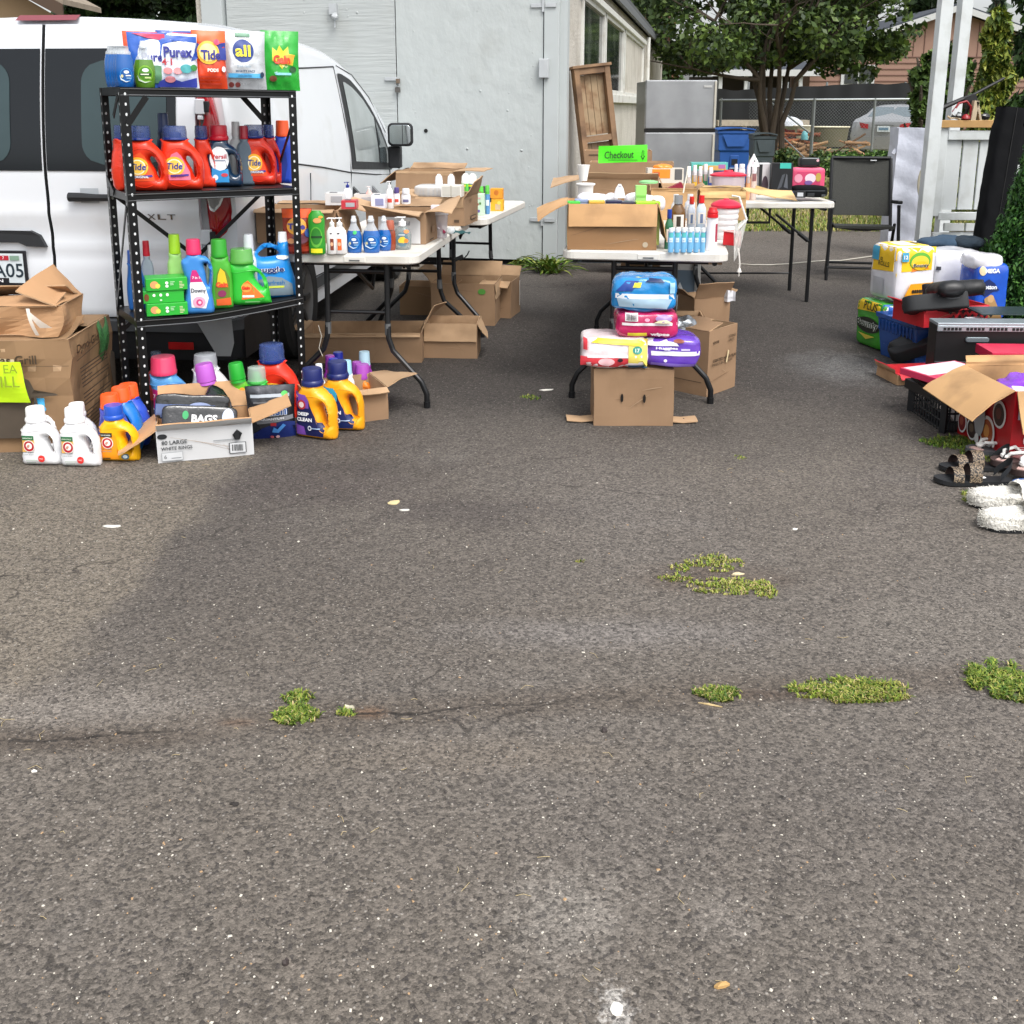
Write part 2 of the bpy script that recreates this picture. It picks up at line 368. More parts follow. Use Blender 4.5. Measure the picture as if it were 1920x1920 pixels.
def fast_mesh(name,V,F,mats,mi=None,parent=None):
 me=bpy.data.meshes.new(name);k=F.shape[1];V=np.ascontiguousarray(V,dtype=np.float32)
 me.vertices.add(len(V));me.vertices.foreach_set('co',V.ravel());me.loops.add(F.size);me.loops.foreach_set('vertex_index',F.ravel().astype(np.int32))
 me.polygons.add(len(F));me.polygons.foreach_set('loop_start',np.arange(0,F.size,k,dtype=np.int32))
 for m in mats:me.materials.append(m)
 if mi is not None:me.polygons.foreach_set('material_index',mi.astype(np.int32))
 me.update(calc_edges=True);me.validate()
 o=bpy.data.objects.new(name,me);COL.objects.link(o)
 if parent:o.parent=parent
 return o
rng=np.random.default_rng(5)
def grass_mat(name,col):return mat(name,col,0.6,var=0.3,scale=3.0,spec=0.3)
GR=[grass_mat('grass_a','#677a30'),grass_mat('grass_b','#93934a'),grass_mat('grass_c','#b0a070'),grass_mat('grass_d','#45631f'),grass_mat('grass_e','#7d8f30')]
def blades(name,pts,hgt,mats,wts,label=None,wid=0.0022,lean=0.9,z0=0.004,cat='grass'):
 n=len(pts);h=hgt*rng.uniform(0.4,1.2,n);a=rng.uniform(0,2*PI,n);h=h*(0.5 if name=='grass_tuft' else 1);ln=rng.uniform(0.3,lean+.5*(name=='grass_tuft'),n)*h;w=wid*rng.uniform(.7,1.5,n)
 b=a+rng.uniform(-.9,.9,n)
 P0=np.stack([pts[:,0],pts[:,1],np.full(n,z0)],1)
 side=np.stack([-np.sin(a),np.cos(a),np.zeros(n)],1)*w[:,None]
 mid=P0+np.stack([np.cos(a)*ln*.35,np.sin(a)*ln*.35,h*.62],1)
 tip=P0+np.stack([np.cos(a)*ln*.35+np.cos(b)*ln*.65,np.sin(a)*ln*.35+np.sin(b)*ln*.65,h*np.clip(1.05-ln/h*.35,.45,1)],1)
 V=np.stack([P0-side,P0+side,mid+side*.8,mid-side*.8,tip+side*.12,tip-side*.12],1).reshape(-1,3)
 i=np.arange(n)[:,None]*6;F=np.concatenate([i+np.array([[0,1,2,3]]),i+np.array([[3,2,4,5]])],1).reshape(-1,4)
 mi=np.repeat(rng.choice(len(mats),n,p=np.array(wts)/sum(wts)),2)
 o=fast_mesh(name,V,F,mats,mi);tag(o,label,None,kind='stuff');return o
def patch_pts(px,py,wpx,hpx,n,irregular=0.5):
 n=int(n*.55);irregular=irregular*1.2+.8
 """points inside an irregular patch seen at px,py with extents wpx,hpx"""
 c=G(px,py);a=G(px+wpx/2,py);b=G(px,py-hpx/2);rx=a.x-c.x;ry=b.y-c.y
 t=rng.uniform(0,2*PI,n*3);r=np.sqrt(rng.uniform(0,1,n*3));x=r*np.cos(t);y=r*np.sin(t)
 k=np.array([mnoise.noise(Vector((p*2.4+px,q*2.4+py,0)))for p,q in zip(x,y)])
 s=(1-r)+k*irregular>rng.uniform(-0.05,0.25,n*3);x=x[s][:n];y=y[s][:n]
 return np.stack([c.x+x*rx,c.y+y*ry],1)
blades('grass_tuft',patch_pts(1595,1300,235,46,4200,.3),.030,GR,(4,5,1.6,2,3),'long low strip of bright grass growing along the crack in the asphalt')
blades('grass_tuft',patch_pts(1885,1282,150,74,4600,.3),.034,GR,(5,3,.5,5,3),'thick green grass clump at the right end of the crack')
blades('grass_tuft',patch_pts(1345,1306,96,30,1300,.5),.024,GR,(5,2,1.2,4,2),'small dark grass tuft with dry straws in the crack')
p_=np.concatenate([patch_pts(1340,1058,110,34,900,.9),patch_pts(1275,1068,40,16,160),patch_pts(1265,1087,70,14,220),patch_pts(1365,1103,165,30,1500,.6),patch_pts(1432,1108,52,34,600,.4)])
blades('grass_tuft',p_,.020,GR,(3,6,3,1,4),'sparse yellowish grass ring in the middle of the asphalt')
p_=np.concatenate([patch_pts(557,1345,88,36,1300,.6),patch_pts(560,1312,56,26,420,.6),patch_pts(650,1342,34,14,130)])
blades('grass_tuft',p_,.026,GR,(6,3,.5,4,3),'leafy green grass clump left of a small pale stone')
p_=np.concatenate([patch_pts(1800,832,150,26,1700,.4),patch_pts(1850,860,90,34,900,.4)])
blades('grass_tuft',p_,.035,GR,(5,1,0,6,2),'green grass growing beside the black crate and red box')
blades('grass_tuft',patch_pts(1875,938,150,34,1900,.5),.030,GR,(5,4,.3,2,4),'bright grass between the beaded sandals and the fluffy slippers')
blades('grass_tuft',patch_pts(995,747,40,12,150),.025,GR,(5,2,0,3,2),'tiny green tuft left of the middle table')
blades('grass_tuft',patch_pts(1388,860,26,10,50),.015,GR,(3,5,1,1,2),'tiny pale tuft in front of the carton with flat flaps')
blades('grass_tuft',patch_pts(1088,1055,22,8,50),.012,GR,(3,5,1,1,2),'tiny pale tuft alone on the asphalt')
n=42000;X=rng.uniform(1.0,10.5,n);Y=LAWN_Y-0.15+9.5*rng.uniform(0,1,n)**1.5
k=np.array([mnoise.noise(Vector((x*.55,y*.7,0)))+.5*mnoise.noise(Vector((x*2.2,y*2.6,5)))for x,y in zip(X,Y)])
s=k>-.12-(Y-LAWN_Y)*.09;blades('lawn_grass',np.stack([X,Y],1)[s],.055,GR,(4,5,4,2,4),'patchy dry and green lawn grass behind the tables',wid=.005)
def grit():
 n=3600;px=rng.uniform(-60,1980,n);py=800+1150*rng.uniform(0,1,n)**.8
 V=[];F=[];mi=[]
 cube=np.array([(-1,-1,0),(1,-1,0),(1,1,0),(-1,1,0),(-.6,-.6,1),(.6,-.6,1),(.6,.6,1),(-.6,.6,1)],float)
 fc=np.array([(4,5,6,7),(0,1,5,4),(1,2,6,5),(2,3,7,6),(3,0,4,7)])
 for i in range(n):
  p=G(px[i],py[i]);r=(0.0009+0.0016*rng.random()**4)*(1.0 if p.y<3 else 1.3);c=cube*[r*rng.uniform(.6,1.7),r*rng.uniform(.5,1.2),r*rng.uniform(.5,1.0)]+rng.normal(0,r*.2,(8,3))
  t=rng.uniform(0,PI);ct,s_=math.cos(t),math.sin(t);c=np.stack([c[:,0]*ct-c[:,1]*s_,c[:,0]*s_+c[:,1]*ct,np.maximum(c[:,2],-.001)],1)+[p.x,p.y,.004]
  V.append(c);F.append(fc+8*i);mi+=[int(rng.choice(4,p=[.5,.22,.16,.12]))]*5
 o=fast_mesh('loose_grit',np.concatenate(V),np.concatenate(F),[mat('grit_grey','#8c857c',.8),mat('grit_pale','#c9c3b6',.8),mat('grit_dark','#3a3532',.8),mat('grit_tan','#a88a68',.8)],np.array(mi))
 tag(o,'loose grit and tiny stones scattered over the asphalt',None,kind='stuff')
 mb=MB();st=mat('dry_straw','#b9a67a',.8)
 for q in range(60):
  p=G(rng.uniform(0,1920),830+1090*rng.random());a=rng.uniform(0,2*PI);l=rng.uniform(.008,.035);d=Vector((math.cos(a),math.sin(a),0))*l;e=Vector((-d.y,d.x,0))*rng.uniform(-.3,.3)
  mb.tube([p+Vector((0,0,.006)),p+d*.5+e+Vector((0,0,.008)),p+d+Vector((0,0,.0055))],.0005,st,4)
 tag(obj('dry_straw_bits',mb),'dry straw bits and needles lying on the asphalt',None,kind='stuff')
grit()
def scrap(px,py,w,d,m,label,seed,cat='litter',th=.002,name='litter'):
 mb=MB();rr=random.Random(seed);pts=[]
 for i in range(9):
  a=2*PI*i/9;k=rr.uniform(.7,1.1);pts.append((math.cos(a)*w/2*k,math.sin(a)*d/2*k))
 vs=[(0,0,th+.003)]+[(x,y,th*rr.uniform(.3,2))for x,y in pts]+[(x*.98,y*.98,0)for x,y in pts]
 fs=[(0,1+i,1+(i+1)%9)for i in range(9)]+[(1+i,10+i,10+(i+1)%9,1+(i+1)%9)for i in range(9)]
 mb.add(vs,fs,m,False);p=G(px,py);tag(obj(name,mb,loc=(p.x,p.y,.0045),rot=(0,0,rr.uniform(-.4,.4))),label,cat)
WHT=PAPER('#dedbd2')
scrap(739,945,.055,.04,PAPER('#cdbb8d'),'cream cardboard scrap lying left of centre on the asphalt',1)
scrap(758,959,.035,.02,WHT,'small white paper scrap right below the cream scrap',2)
scrap(210,990,.075,.022,WHT,'crumpled white paper sliver on the brownish asphalt at left',3)
scrap(1352,1852,.034,.013,PAPER('#c09a62'),'tan wood chip near the bottom edge',4,'wood chip',.003,'wood_chip')
scrap(440,1512,.02,.012,PAPER('#26211e'),'small black leaf scrap at lower left',5,'leaf',.002,'dead_leaf')
scrap(1490,995,.022,.014,WHT,'white paper crumb right of centre above the grass ring',6)
scrap(656,1333,.026,.018,PAPER('#c8c2ac'),'small pale stone beside the leafy grass clump',7,'stone',.007,'stone')
scrap(1133,1375,.016,.012,PAPER('#3b3432'),'dark pebble just below the crack',8,'stone',.008,'stone')
scrap(65,1450,.014,.009,WHT,'white paper fleck near the left edge',9)
scrap(1384,1080,.045,.014,PAPER('#c9bb98'),'pale wood splinter inside the grass ring',10,'wood chip',.003,'wood_chip')
scrap(1330,1325,.07,.004,PAPER('#c4ad7e'),'dry straw stalk below the small dark grass tuft',12,'straw',.002,'dry_stalk')
scrap(1155,1898,.025,.03,WHT,'white paint crumb at the bottom edge',13)
scrap(536,1812,.014,.01,PAPER('#3a3230'),'dark pebble near the lower left',14,'stone',.006,'stone')
scrap(1024,733,.07,.03,WHT,'white paper scrap beside the tiny tuft left of the middle table',15)
#  garage building
B0=Vector((0.41,9.12,0));BR_=R(-11)
gar=thing('garage_building','pale grey garage with double plywood doors and stucco side wall','building',B0,BR_)
ply=mat('painted_plywood','#b2b8b8',0.6,var=0.03,scale=2.5,dirt=('#a9adab',3.0,0.55,0.85))
def ply_grain(name,col,sx,sz):
 m=mat(name,col,0.62,var=0.03,scale=2.5,dirt=('#a2a5a1',2.2,0.55,0.9));nt=m.node_tree;L=nt.links
 tc=nt.nodes.new('ShaderNodeTexCoord');mp=nt.nodes.new('ShaderNodeMapping');mp.inputs['Scale'].default_value=(sx,1,sz)
 n=nt.nodes.new('ShaderNodeTexNoise');n.inputs['Scale'].default_value=4;n.inputs['Detail'].default_value=7
 L.new(tc.outputs['Object'],mp.inputs[0]);L.new(mp.outputs[0],n.inputs['Vector'])
 v=nt.nodes.new('ShaderNodeTexVoronoi');v.inputs['Scale'].default_value=5.0;L.new(tc.outputs['Object'],v.inputs['Vector'])
 r=nt.nodes.new('ShaderNodeValToRGB');r.color_ramp.elements[0].position=0.02;r.color_ramp.elements[0].color=(1,1,1,1);r.color_ramp.elements[1].position=0.07;r.color_ramp.elements[1].color=(0,0,0,1)
 L.new(v.outputs['Distance'],r.inputs[0])
 ad=nt.nodes.new('ShaderNodeMath');ad.operation='MULTIPLY_ADD';ad.inputs[1].default_value=0.8;L.new(r.outputs[0],ad.inputs[0]);L.new(n.outputs[0],ad.inputs[2])
 b=nt.nodes.new('ShaderNodeBump');b.inputs['Distance'].default_value=0.007 if sx<1 else 0.012;b.inputs['Strength'].default_value=1;L.new(ad.outputs[0],b.inputs['Height']);L.new(b.outputs[0],nt.nodes['Principled BSDF'].inputs['Normal'])
 return m
plyL=ply_grain('plywood_left','#aeb3b2',0.7,9);plyR=ply_grain('plywood_right','#b3b9b8',2.4,1.6)
stucco=mat('stucco','#c3beb4',0.9,var=0.08,scale=5,bump=0.012,bscale=38,dirt=('#a39c8f',1.6,0.5,0.75))
darkm=mat('dark_gap','#141414',0.9)
m=MB();m.box((-1.62,.10,1.55),(3.36,.12,3.0),ply);obj('front_wall',m,gar)
m=MB();m.box((-2.255,0.02,1.55),(1.58,.04,2.99),plyL);o=obj('door',m,gar);o['label']='left plywood door leaf with horizontal grain'
m=MB();m.box((-.80,0.018,1.55),(1.31,.04,2.99),plyR);o2=obj('door',m,gar);o2['label']='right plywood door leaf'
for a_ in(((-3.17,.0,1.55),(.20,.10,3.0)),((-.07,.01,1.55),(.13,.06,3.0))):m=MB();m.box(*a_,ply);obj('corner_trim',m,gar,bevel=.004)
m=MB();m.box((-1.6,.06,.025),(3.2,.05,.05),darkm);obj('sill_gap',m,gar)
zinc=mat('painted_metal','#b9bdbf',0.45,metal=.3)
for zz in(2.24,0.42):
 m=MB();m.box((-.20,-.012,zz),(.10,.012,.035),zinc);m.box((-.075,-.03,zz),(.09,.012,.035),zinc);m.box((-.145,-.015,zz),(.02,.02,.11),zinc);obj('hinge',m,gar,bevel=.002)
m=MB();m.box((-.13,-.04,1.72),(.085,.05,.16),zinc);obj('junction_box',m,gar,bevel=.006)
m=MB();m.box((-1.50,-.012,1.64),(.13,.015,.03),zinc);m.box((-1.44,-.03,1.62),(.03,.03,.04),mat('rusty_steel','#7d6d5e',.5,.6));m.tube([(-1.46,-.03,1.60),(-1.46,-.03,1.575),(-1.43,-.03,1.575),(-1.43,-.03,1.60)],.004,zinc,6);m.box((-1.445,-.03,1.545),(.045,.02,.045),mat('padlock_metal','#6d6a66',.4,.7));obj('padlock_hasp',m,gar,bevel=.002)
m=MB();m.box((-2.02,-.02,2.24),(.07,.05,.09),zinc);m.lathe([(.0,0),(.028,.005),(.03,.04),(.02,.05)],zinc,10,M=Matrix.Translation((-1.99,-.05,2.16))@Matrix.Rotation(R(60),4,'X'));m.tube([(-2.02,-.03,2.2),(-2.0,-.05,2.12),(-2.0,-.06,2.08)],.006,zinc,6);obj('outdoor_light',m,gar)
m=MB()
for(x,z)in((-1.66,1.17),(-1.20,1.19)):m.lathe([(.0,0),(.018,.001),(.018,.004)],darkm,12,M=Matrix.Translation((x,-.004,z))@Matrix.Rotation(R(90),4,'X'))
for i in range(60):m.lathe([(0,0),(.008,.001),(.006,.004)],plyL,8,M=Matrix.Translation((random.choice([-2.9,-2.3,-1.9,-1.3,-1.0,-.72,-.44,-.25])+random.uniform(-.02,.02),-.0,random.uniform(.1,2.6)))@Matrix.Rotation(R(90),4,'X'))
obj('nail_heads',m,gar)
EAVE=2.68;LEN=16.8
m=MB()
m.box((0-.04,LEN/2+.05,.73),(.10,LEN-.1,1.45),stucco);m.box((-.04,.68,1.98),(.10,1.26,1.06),stucco);m.box((-.04,(10+LEN)/2,1.98),(.10,LEN-10-.0,1.06),stucco);m.box((-.04,LEN/2+.05,2.595),(.10,LEN-.1,.17),stucco)
obj('side_wall',m,gar)
trim=mat('white_trim','#d8d8d2',0.5,var=.05,dirt=('#aaa294',4,.55,.8))
glass=mat('window_glass','#22282a',0.08,var=.15,spec=.8,dirt=('#6f756f',2.2,.5,.8))
m=MB();m.box((.03,5.6,1.50),(.09,8.9,.10),trim);m.box((.035,5.6,2.50),(.08,8.9,.07),trim);m.box((.02,5.6,2.57),(.03,8.7,.03),mat('rust_line','#6f6256',.8));obj('window_sill',m,gar,bevel=.005)
for i,(a,b,blind)in enumerate(((1.32,3.36,0),(3.46,5.9,0),(6.1,9.98,1))):
 m=MB();t=.07
 for q in(a+t/2,b-t/2):m.box((.012,q,2.01),(.05,t,.92),trim)
 m.box((.012,(a+b)/2,1.58),(.05,b-a-2*t,.05),trim);m.box((.012,(a+b)/2,2.44),(.05,b-a-2*t,.05),trim)
 f=obj('window',m,gar,bevel=.003)
 m=MB();m.box((-.005,(a+b)/2,2.01),(.02,b-a-2*t,.82),stucco if blind else glass);o=obj('boarded_panel' if blind else 'pane',m,f)
roofm=mat('roof_felt','#55585a',.8,var=.1)
m=MB();m.slab(lambda u,v:(-3.4+3.5*u,-.15+(LEN+.3)*v,3.25-.47*u-.0),(0,0,1),.06,2,2,roofm);m.box((.10,LEN/2,EAVE+.03),(.05,LEN+.3,.10),mat('grey_fascia','#6a6d70',.6));obj('roof',m,gar)
m=MB();m.tube([(.08,10.4,2.62),(.08,10.4,1.55)],.035,trim,8);obj('downpipe',m,gar)
m=MB();m.box((-1.7,LEN,1.5),(3.4,.1,3.0),ply);m.box((-3.30,LEN/2,1.5),(.08,LEN,3.0),stucco);obj('back_wall',m,gar)
def weed(loc,label,n,ln,seed,spread=.16,cols=('#4d6a26','#64812f','#8b9446')):
 mb=MB();rr=random.Random(seed);ms=[grass_mat('weed_'+c.strip('#'),c)for c in cols]
 for i in range(n):
  a=rr.uniform(0,2*PI);l=ln*rr.uniform(.5,1.1);b0=Vector((rr.gauss(0,spread*.3),rr.gauss(0,spread*.3),0));dr=Vector((math.cos(a),math.sin(a),0));el=rr.uniform(.4,1.4);w=rr.uniform(.006,.014)
  sd_=Vector((-dr.y,dr.x,0))
  def f(u,v):
   k=l*v;p=b0+dr*(k*math.cos(el)+.3*k*v)+Vector((0,0,k*math.sin(el)-.35*l*v*v*v));ww=w*(math.sin(PI*min(1,v*.85+.12))+.05);return p+sd_*ww*(u-.5)*2+Vector((0,0,abs(u-.5)*w))
  mb.grid(f,2,5,rr.choice(ms))
 return tag(obj('weed',mb,loc=loc),label,'plant')
weed(G(1030,512),'leafy green weed growing at the foot of the stucco corner',90,.26,1)
weed(G(975,502)+Vector((0,.02,0)),'small thin weed at the foot of the plywood door',26,.14,2,.1)
#  leaves
def leaf_cloud(name,blobs,n,size,mats,parent,seed=1,flat=0.5,shell=.45,hol=.12,droop=0.0,asp=1.8):
 g_=np.random.default_rng(seed);w=np.array([b[3]*b[4]*b[5]for b in blobs])**.8;w/=w.sum();idx=g_.choice(len(blobs),n,p=w)
 B=np.array([b[:6]for b in blobs],float)[idx];d=g_.normal(size=(n,3));d/=np.linalg.norm(d,axis=1)[:,None]
 r=g_.uniform(shell,1.0,n)**.7;C=B[:,:3]+d*B[:,3:]*r[:,None]
 k=np.array([mnoise.noise(Vector(c)*(1.1/max(.3,size*12)))for c in C]);s=k>-hol;C=C[s];d=d[s];n=len(C)
 nrm=d*.5+g_.normal(size=(n,3))*.9+np.array([0,0,flat]);nrm/=np.linalg.norm(nrm,axis=1)[:,None]
 a=np.cross(nrm,g_.normal(size=(n,3))+np.array([0,0,-droop*3]));a/=np.linalg.norm(a,axis=1)[:,None];b=np.cross(nrm,a)
 sz=size*g_.uniform(.55,1.3,n)[:,None]
 if droop:a,b=b,a
 V=np.stack([C-a*sz*asp/2,C-b*sz*.5+nrm*sz*.12,C+a*sz*asp/2,C+b*sz*.5+nrm*sz*.12],1).reshape(-1,3)
 F=np.arange(n*4).reshape(-1,4);mi=g_.choice(len(mats),n)
 return fast_mesh(name,V,F,mats,mi,parent)
def leafm(c):return mat('leaf_'+c.strip('#'),c,.55,var=.25,scale=1.5,spec=.35)
bark=mat('bark','#4a4036',.9,var=.2,scale=8,bump=.01,bscale=20)
def limbs(mb,p0,dirs,ln,r,rr,depth):
 for dr in dirs:
  pts=[p0];d=Vector(dr).normalized();p=Vector(p0)
  for i in range(4):d=(d+Vector((rr.gauss(0,.12),rr.gauss(0,.12),rr.gauss(.03,.08)))).normalized();p=p+d*ln/4;pts.append(p.copy())
  mb.tube(pts,[r,r*.85,r*.7,r*.55,r*.4],bark,7)
  if depth>0:limbs(mb,pts[-1],[d+Vector((rr.gauss(0,.6),rr.gauss(0,.6),rr.gauss(.1,.3)))for _ in range(3)],ln*.62,r*.42,rr,depth-1)
  if depth>1:limbs(mb,pts[2],[d+Vector((rr.gauss(0,.8),rr.gauss(0,.8),rr.gauss(.1,.3)))for _ in range(2)],ln*.5,r*.32,rr,depth-2)
def at(px,py,Y):return AY(px,py,Y)
def blobs_px(lst,Y):
 o=[]
 for px,py,rp,rz,dy,ry in lst:
  c=AY(px,py,Y+dy);k=c.y*.98/FPX;o.append((c.x,c.y,c.z,rp*k,ry,rz*k))
 return o
G3=[leafm('#364b1c'),leafm('#495f25'),leafm('#26381a'),leafm('#5a6f30'),leafm('#3f4f28')]
tr=thing('maple_tree','spreading green tree with several dark trunks behind the wheeled bins','tree',AY(1440,330,21.5).xy.to_3d())
base=tr.location.copy();mb=MB();rr=random.Random(4)
def loc_(v):return Vector(v)-base
for(x1,y1,x2,y2,dy)in((1432,130,1400,10,0),(1448,120,1470,-60,.5),(1478,130,1540,-10,.6),(1425,150,1340,40,-.3),(1492,150,1600,40,-.2),(1415,160,1405,-40,.8),(1462,110,1440,-80,-.4)):
 a=loc_(AY(1440+rr.uniform(-14,14),330,21.5)+Vector((rr.uniform(-.12,.12),rr.uniform(-.1,.1),0)));b=loc_(AY((1440+x1)/2,230,21.5+dy*.3));c=loc_(AY(x1,y1,21.5+dy));d=loc_(AY(x2,y2,21.5+dy*2))
 mb.tube([a,b,(b+c)/2+Vector((rr.uniform(-.05,.05),0,0)),c,(c+d)/2,d],[.07,.06,.05,.04,.03,.015],bark,8)
 limbs(mb,c,[(d-c)+Vector((rr.gauss(0,.8),rr.gauss(0,.8),rr.gauss(0,.4)))for _ in range(3)],1.5,.045,rr,2)
 limbs(mb,d,[(d-c)+Vector((rr.gauss(0,1.2),rr.gauss(0,1),rr.gauss(0,.8)))for _ in range(3)],1.3,.03,rr,1)
obj('trunk',mb,tr)
bl=[(1260,60,62,55,0,1.6),(1230,10,55,50,.5,1.5),(1330,90,80,48,-.3,1.8),(1390,40,80,60,.2,2.0),(1330,-10,80,55,.8,2.0),(1465,10,85,60,0,2),(1530,60,80,52,-.4,1.8),(1600,95,62,42,-.5,1.5),(1640,40,80,60,0,1.8),(1560,-20,90,60,.5,2),(1690,5,55,60,.2,1.4),(1420,105,70,26,.3,1.2),(1300,118,60,24,.2,1.0),(1560,118,40,26,0,.8),(1620,138,30,16,0,.6),(1480,80,60,40,.5,1.4),(1660,85,42,34,0,1.0),(1420,-60,120,50,0,2.0),(1600,-70,120,50,0,2.0),(1700,-50,60,60,0,1.5),(1280,-60,90,40,0,2)]
o=leaf_cloud('crown',[(b[0]-base.x,b[1]-base.y,b[2],b[3],b[4],b[5])for b in blobs_px(bl,21.5)],37000,.085,G3,tr,3,hol=.02)
def bg_tree(kind,label,px0,px1,ytop,ybot,Y,n,cols,seed,size=.13,conic=0.0,trunk=True,gp='trees and shrubs beyond the yard',hol=.1,cat='tree',dr=0):
 c=AY((px0+px1)/2,200,Y);zt=AY(960,ytop,Y).z;zb=max(0.05,AY(960,ybot,Y).z);wx=(px1-px0)/FPX*Y*.98/2
 t=thing(kind,label,cat,(c.x,Y,0),0,gp);rr=random.Random(seed);B=[]
 nb=16
 for i in range(nb):
  f=(i+.5)/nb;z=zb+(zt-zb)*f;k=(1-f*conic);a=rr.uniform(0,2*PI);q=rr.uniform(.1,.6)*wx*k
  rx=wx*k*rr.uniform(.45,.6);B.append((math.cos(a)*q,math.sin(a)*q,z,rx,rx,(zt-zb)/nb*rr.uniform(1.1,2.0)))
 leaf_cloud('crown',B,n,size,[leafm(x)for x in cols],t,seed,hol=hol,droop=dr,asp=2.4 if dr else 1.8)
 if trunk and not dr:
  mb=MB();mb.tube([(0,0,0),(.05,0,zt*.4),(0,.05,zt*.9)],[.14*Y/25,.1*Y/25,.03],bark,8)
  for i in range(10):
   z=zb+(zt-zb)*rr.uniform(.1,.8);a=rr.uniform(0,2*PI);mb.tube([(0,0,z),(math.cos(a)*wx*.4,math.sin(a)*wx*.4,z+.3),(math.cos(a)*wx*.75,math.sin(a)*wx*.75,z+.5)],[.04,.03,.012],bark,5)
  obj('trunk',mb,t)
 return t
D3=('#1f3318','#2c4420','#3a5226');
bg_tree('evergreen_tree','dark dense evergreen tree behind the white van roof',90,360,-140,160,24,26000,D3,1,.16,hol=.35)
bg_tree('evergreen_tree','dark evergreen tree squeezed between the van and the garage corner',300,480,-160,160,22,22000,('#233a1a','#31491f','#1b2c14'),2,.15,hol=.35)
bg_tree('broadleaf_tree','dark green tree rising right behind the garage eave',1140,1300,-160,240,30,9000,('#2f451c','#3e5725','#233716','#5a3a28'),3,.16)
bg_tree('conifer_tree','dark conifer behind the ridge of the pink brown house',1640,1800,-160,40,60,6000,('#27391d','#34482a','#1d2c18'),4,.4,.6)
bg_tree('conifer_tree','ragged dark conifer left of the pink brown house chimney side',1480,1640,-200,60,62,6000,('#22331b','#304228','#1b2a17'),5,.4,.5)
bg_tree('broadleaf_tree','tall broad tree far behind the spreading tree crown',1290,1520,-220,160,58,9000,('#2d4222','#3d5530','#243619'),6,.4)
bg_tree('tall_shrub','loose leafy shrub growing left of the near white post',1690,1768,110,330,13.5,3600,('#48602a','#34491f','#5b7434'),7,.06,.3,cat='shrub')
bg_tree('tall_shrub','green shrub showing between the two white posts',1742,1830,90,330,12.2,3600,('#3b5424','#2b3f1b','#587230'),8,.06,.1,cat='shrub')
bg_tree('bamboo_shrub','yellowish feathery shrub behind the black padded bag',1800,1925,40,330,12.8,9000,('#7d8a32','#5d7028','#93983f','#3f5520'),9,.05,.35,cat='shrub',dr=1)
bg_tree('bamboo_shrub','dark feathery conifer hedge at the top right edge',1868,2060,-120,330,10.6,15000,('#2f4a1d','#22381a','#3f5c24'),10,.05,.15,cat='shrub',dr=1)
bg_tree('tall_shrub','dark shrub mass low behind the white gate',1780,1990,200,400,13.6,5000,('#2f4520','#22361a','#405928'),18,.07,.1,cat='shrub')
bg_tree('broadleaf_tree','olive tree beyond the far white post beside the house gable',1818,1878,90,330,19,3000,('#6d7a34','#55652c','#3f5222'),19,.08,.3)
bg_tree('conifer_tree','thin bare topped tree standing alone against the white sky',1832,1866,-60,60,55,260,('#5a6a58','#4a5a4a'),12,.5,.5)
av=thing('arborvitae_shrub','dense green arborvitae at the right edge beside the blue paper pack','shrub',(3.36,6.35,0))
Bs=[]
rr=random.Random(8)
def avr(z):
 P_=((0,.30),(.2,.40),(.4,.42),(.65,.31),(1.0,.24),(1.3,.17),(1.8,.09),(2.1,.01))
 for(a,b),(c,d)in zip(P_,P_[1:]):
  if a<=z<=c:return b+(d-b)*(z-a)/(c-a)
 return .02
for i in range(420):
 z=.04+2.0*rr.random()**1.2;r=avr(z);a=rr.uniform(0,2*PI);s=.085
 Bs.append((math.cos(a)*(r-.05),math.sin(a)*(r-.05),z,s*.8,s*.8,s*1.6))
leaf_cloud('foliage',Bs,70000,.017,[leafm('#2f5a22'),leafm('#3f6d2b'),leafm('#23461b'),leafm('#4f7a33')],av,2,hol=2,shell=.1,droop=1,asp=2.4)
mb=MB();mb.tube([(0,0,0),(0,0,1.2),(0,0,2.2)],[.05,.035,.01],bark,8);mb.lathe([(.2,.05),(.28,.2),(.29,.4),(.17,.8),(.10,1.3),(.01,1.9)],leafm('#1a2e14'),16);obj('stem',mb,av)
#  hedge, weeds by the fence
def shrub_row(label,lst,Y,n,cols,seed,size=.045,name='low_hedge'):
 B=[(c[0],c[1],c[2],c[3],c[4],c[5])for c in blobs_px(lst,Y)]
 o=leaf_cloud(name,B,n,size,[leafm(c)for c in cols],None,seed,hol=.15,shell=.1);tag(o,label,None,kind='stuff');return o
shrub_row('dense low green creeper growing along the foot of the chain link fence',[(1570+i*28+random.uniform(-8,8),305+random.uniform(-6,6),26,24,random.uniform(-.8,.8),.7)for i in range(7)]+[(1600,320,50,16,-.8,.6),(1680,322,50,16,-.8,.6),(1560,318,26,14,-.6,.5)],18.0,16000,('#4a6a2a','#35521f','#5f7f37','#2a431b'),3)
shrub_row('dark tangled brambles between the grey bin and the fence post',[(1475,300,22,22,0,.5),(1505,312,30,16,0,.6),(1540,300,18,20,.3,.5),(1455,320,16,14,-.3,.4)],18.5,5200,('#38502a','#28401c','#56662f'),4,name='brambles')
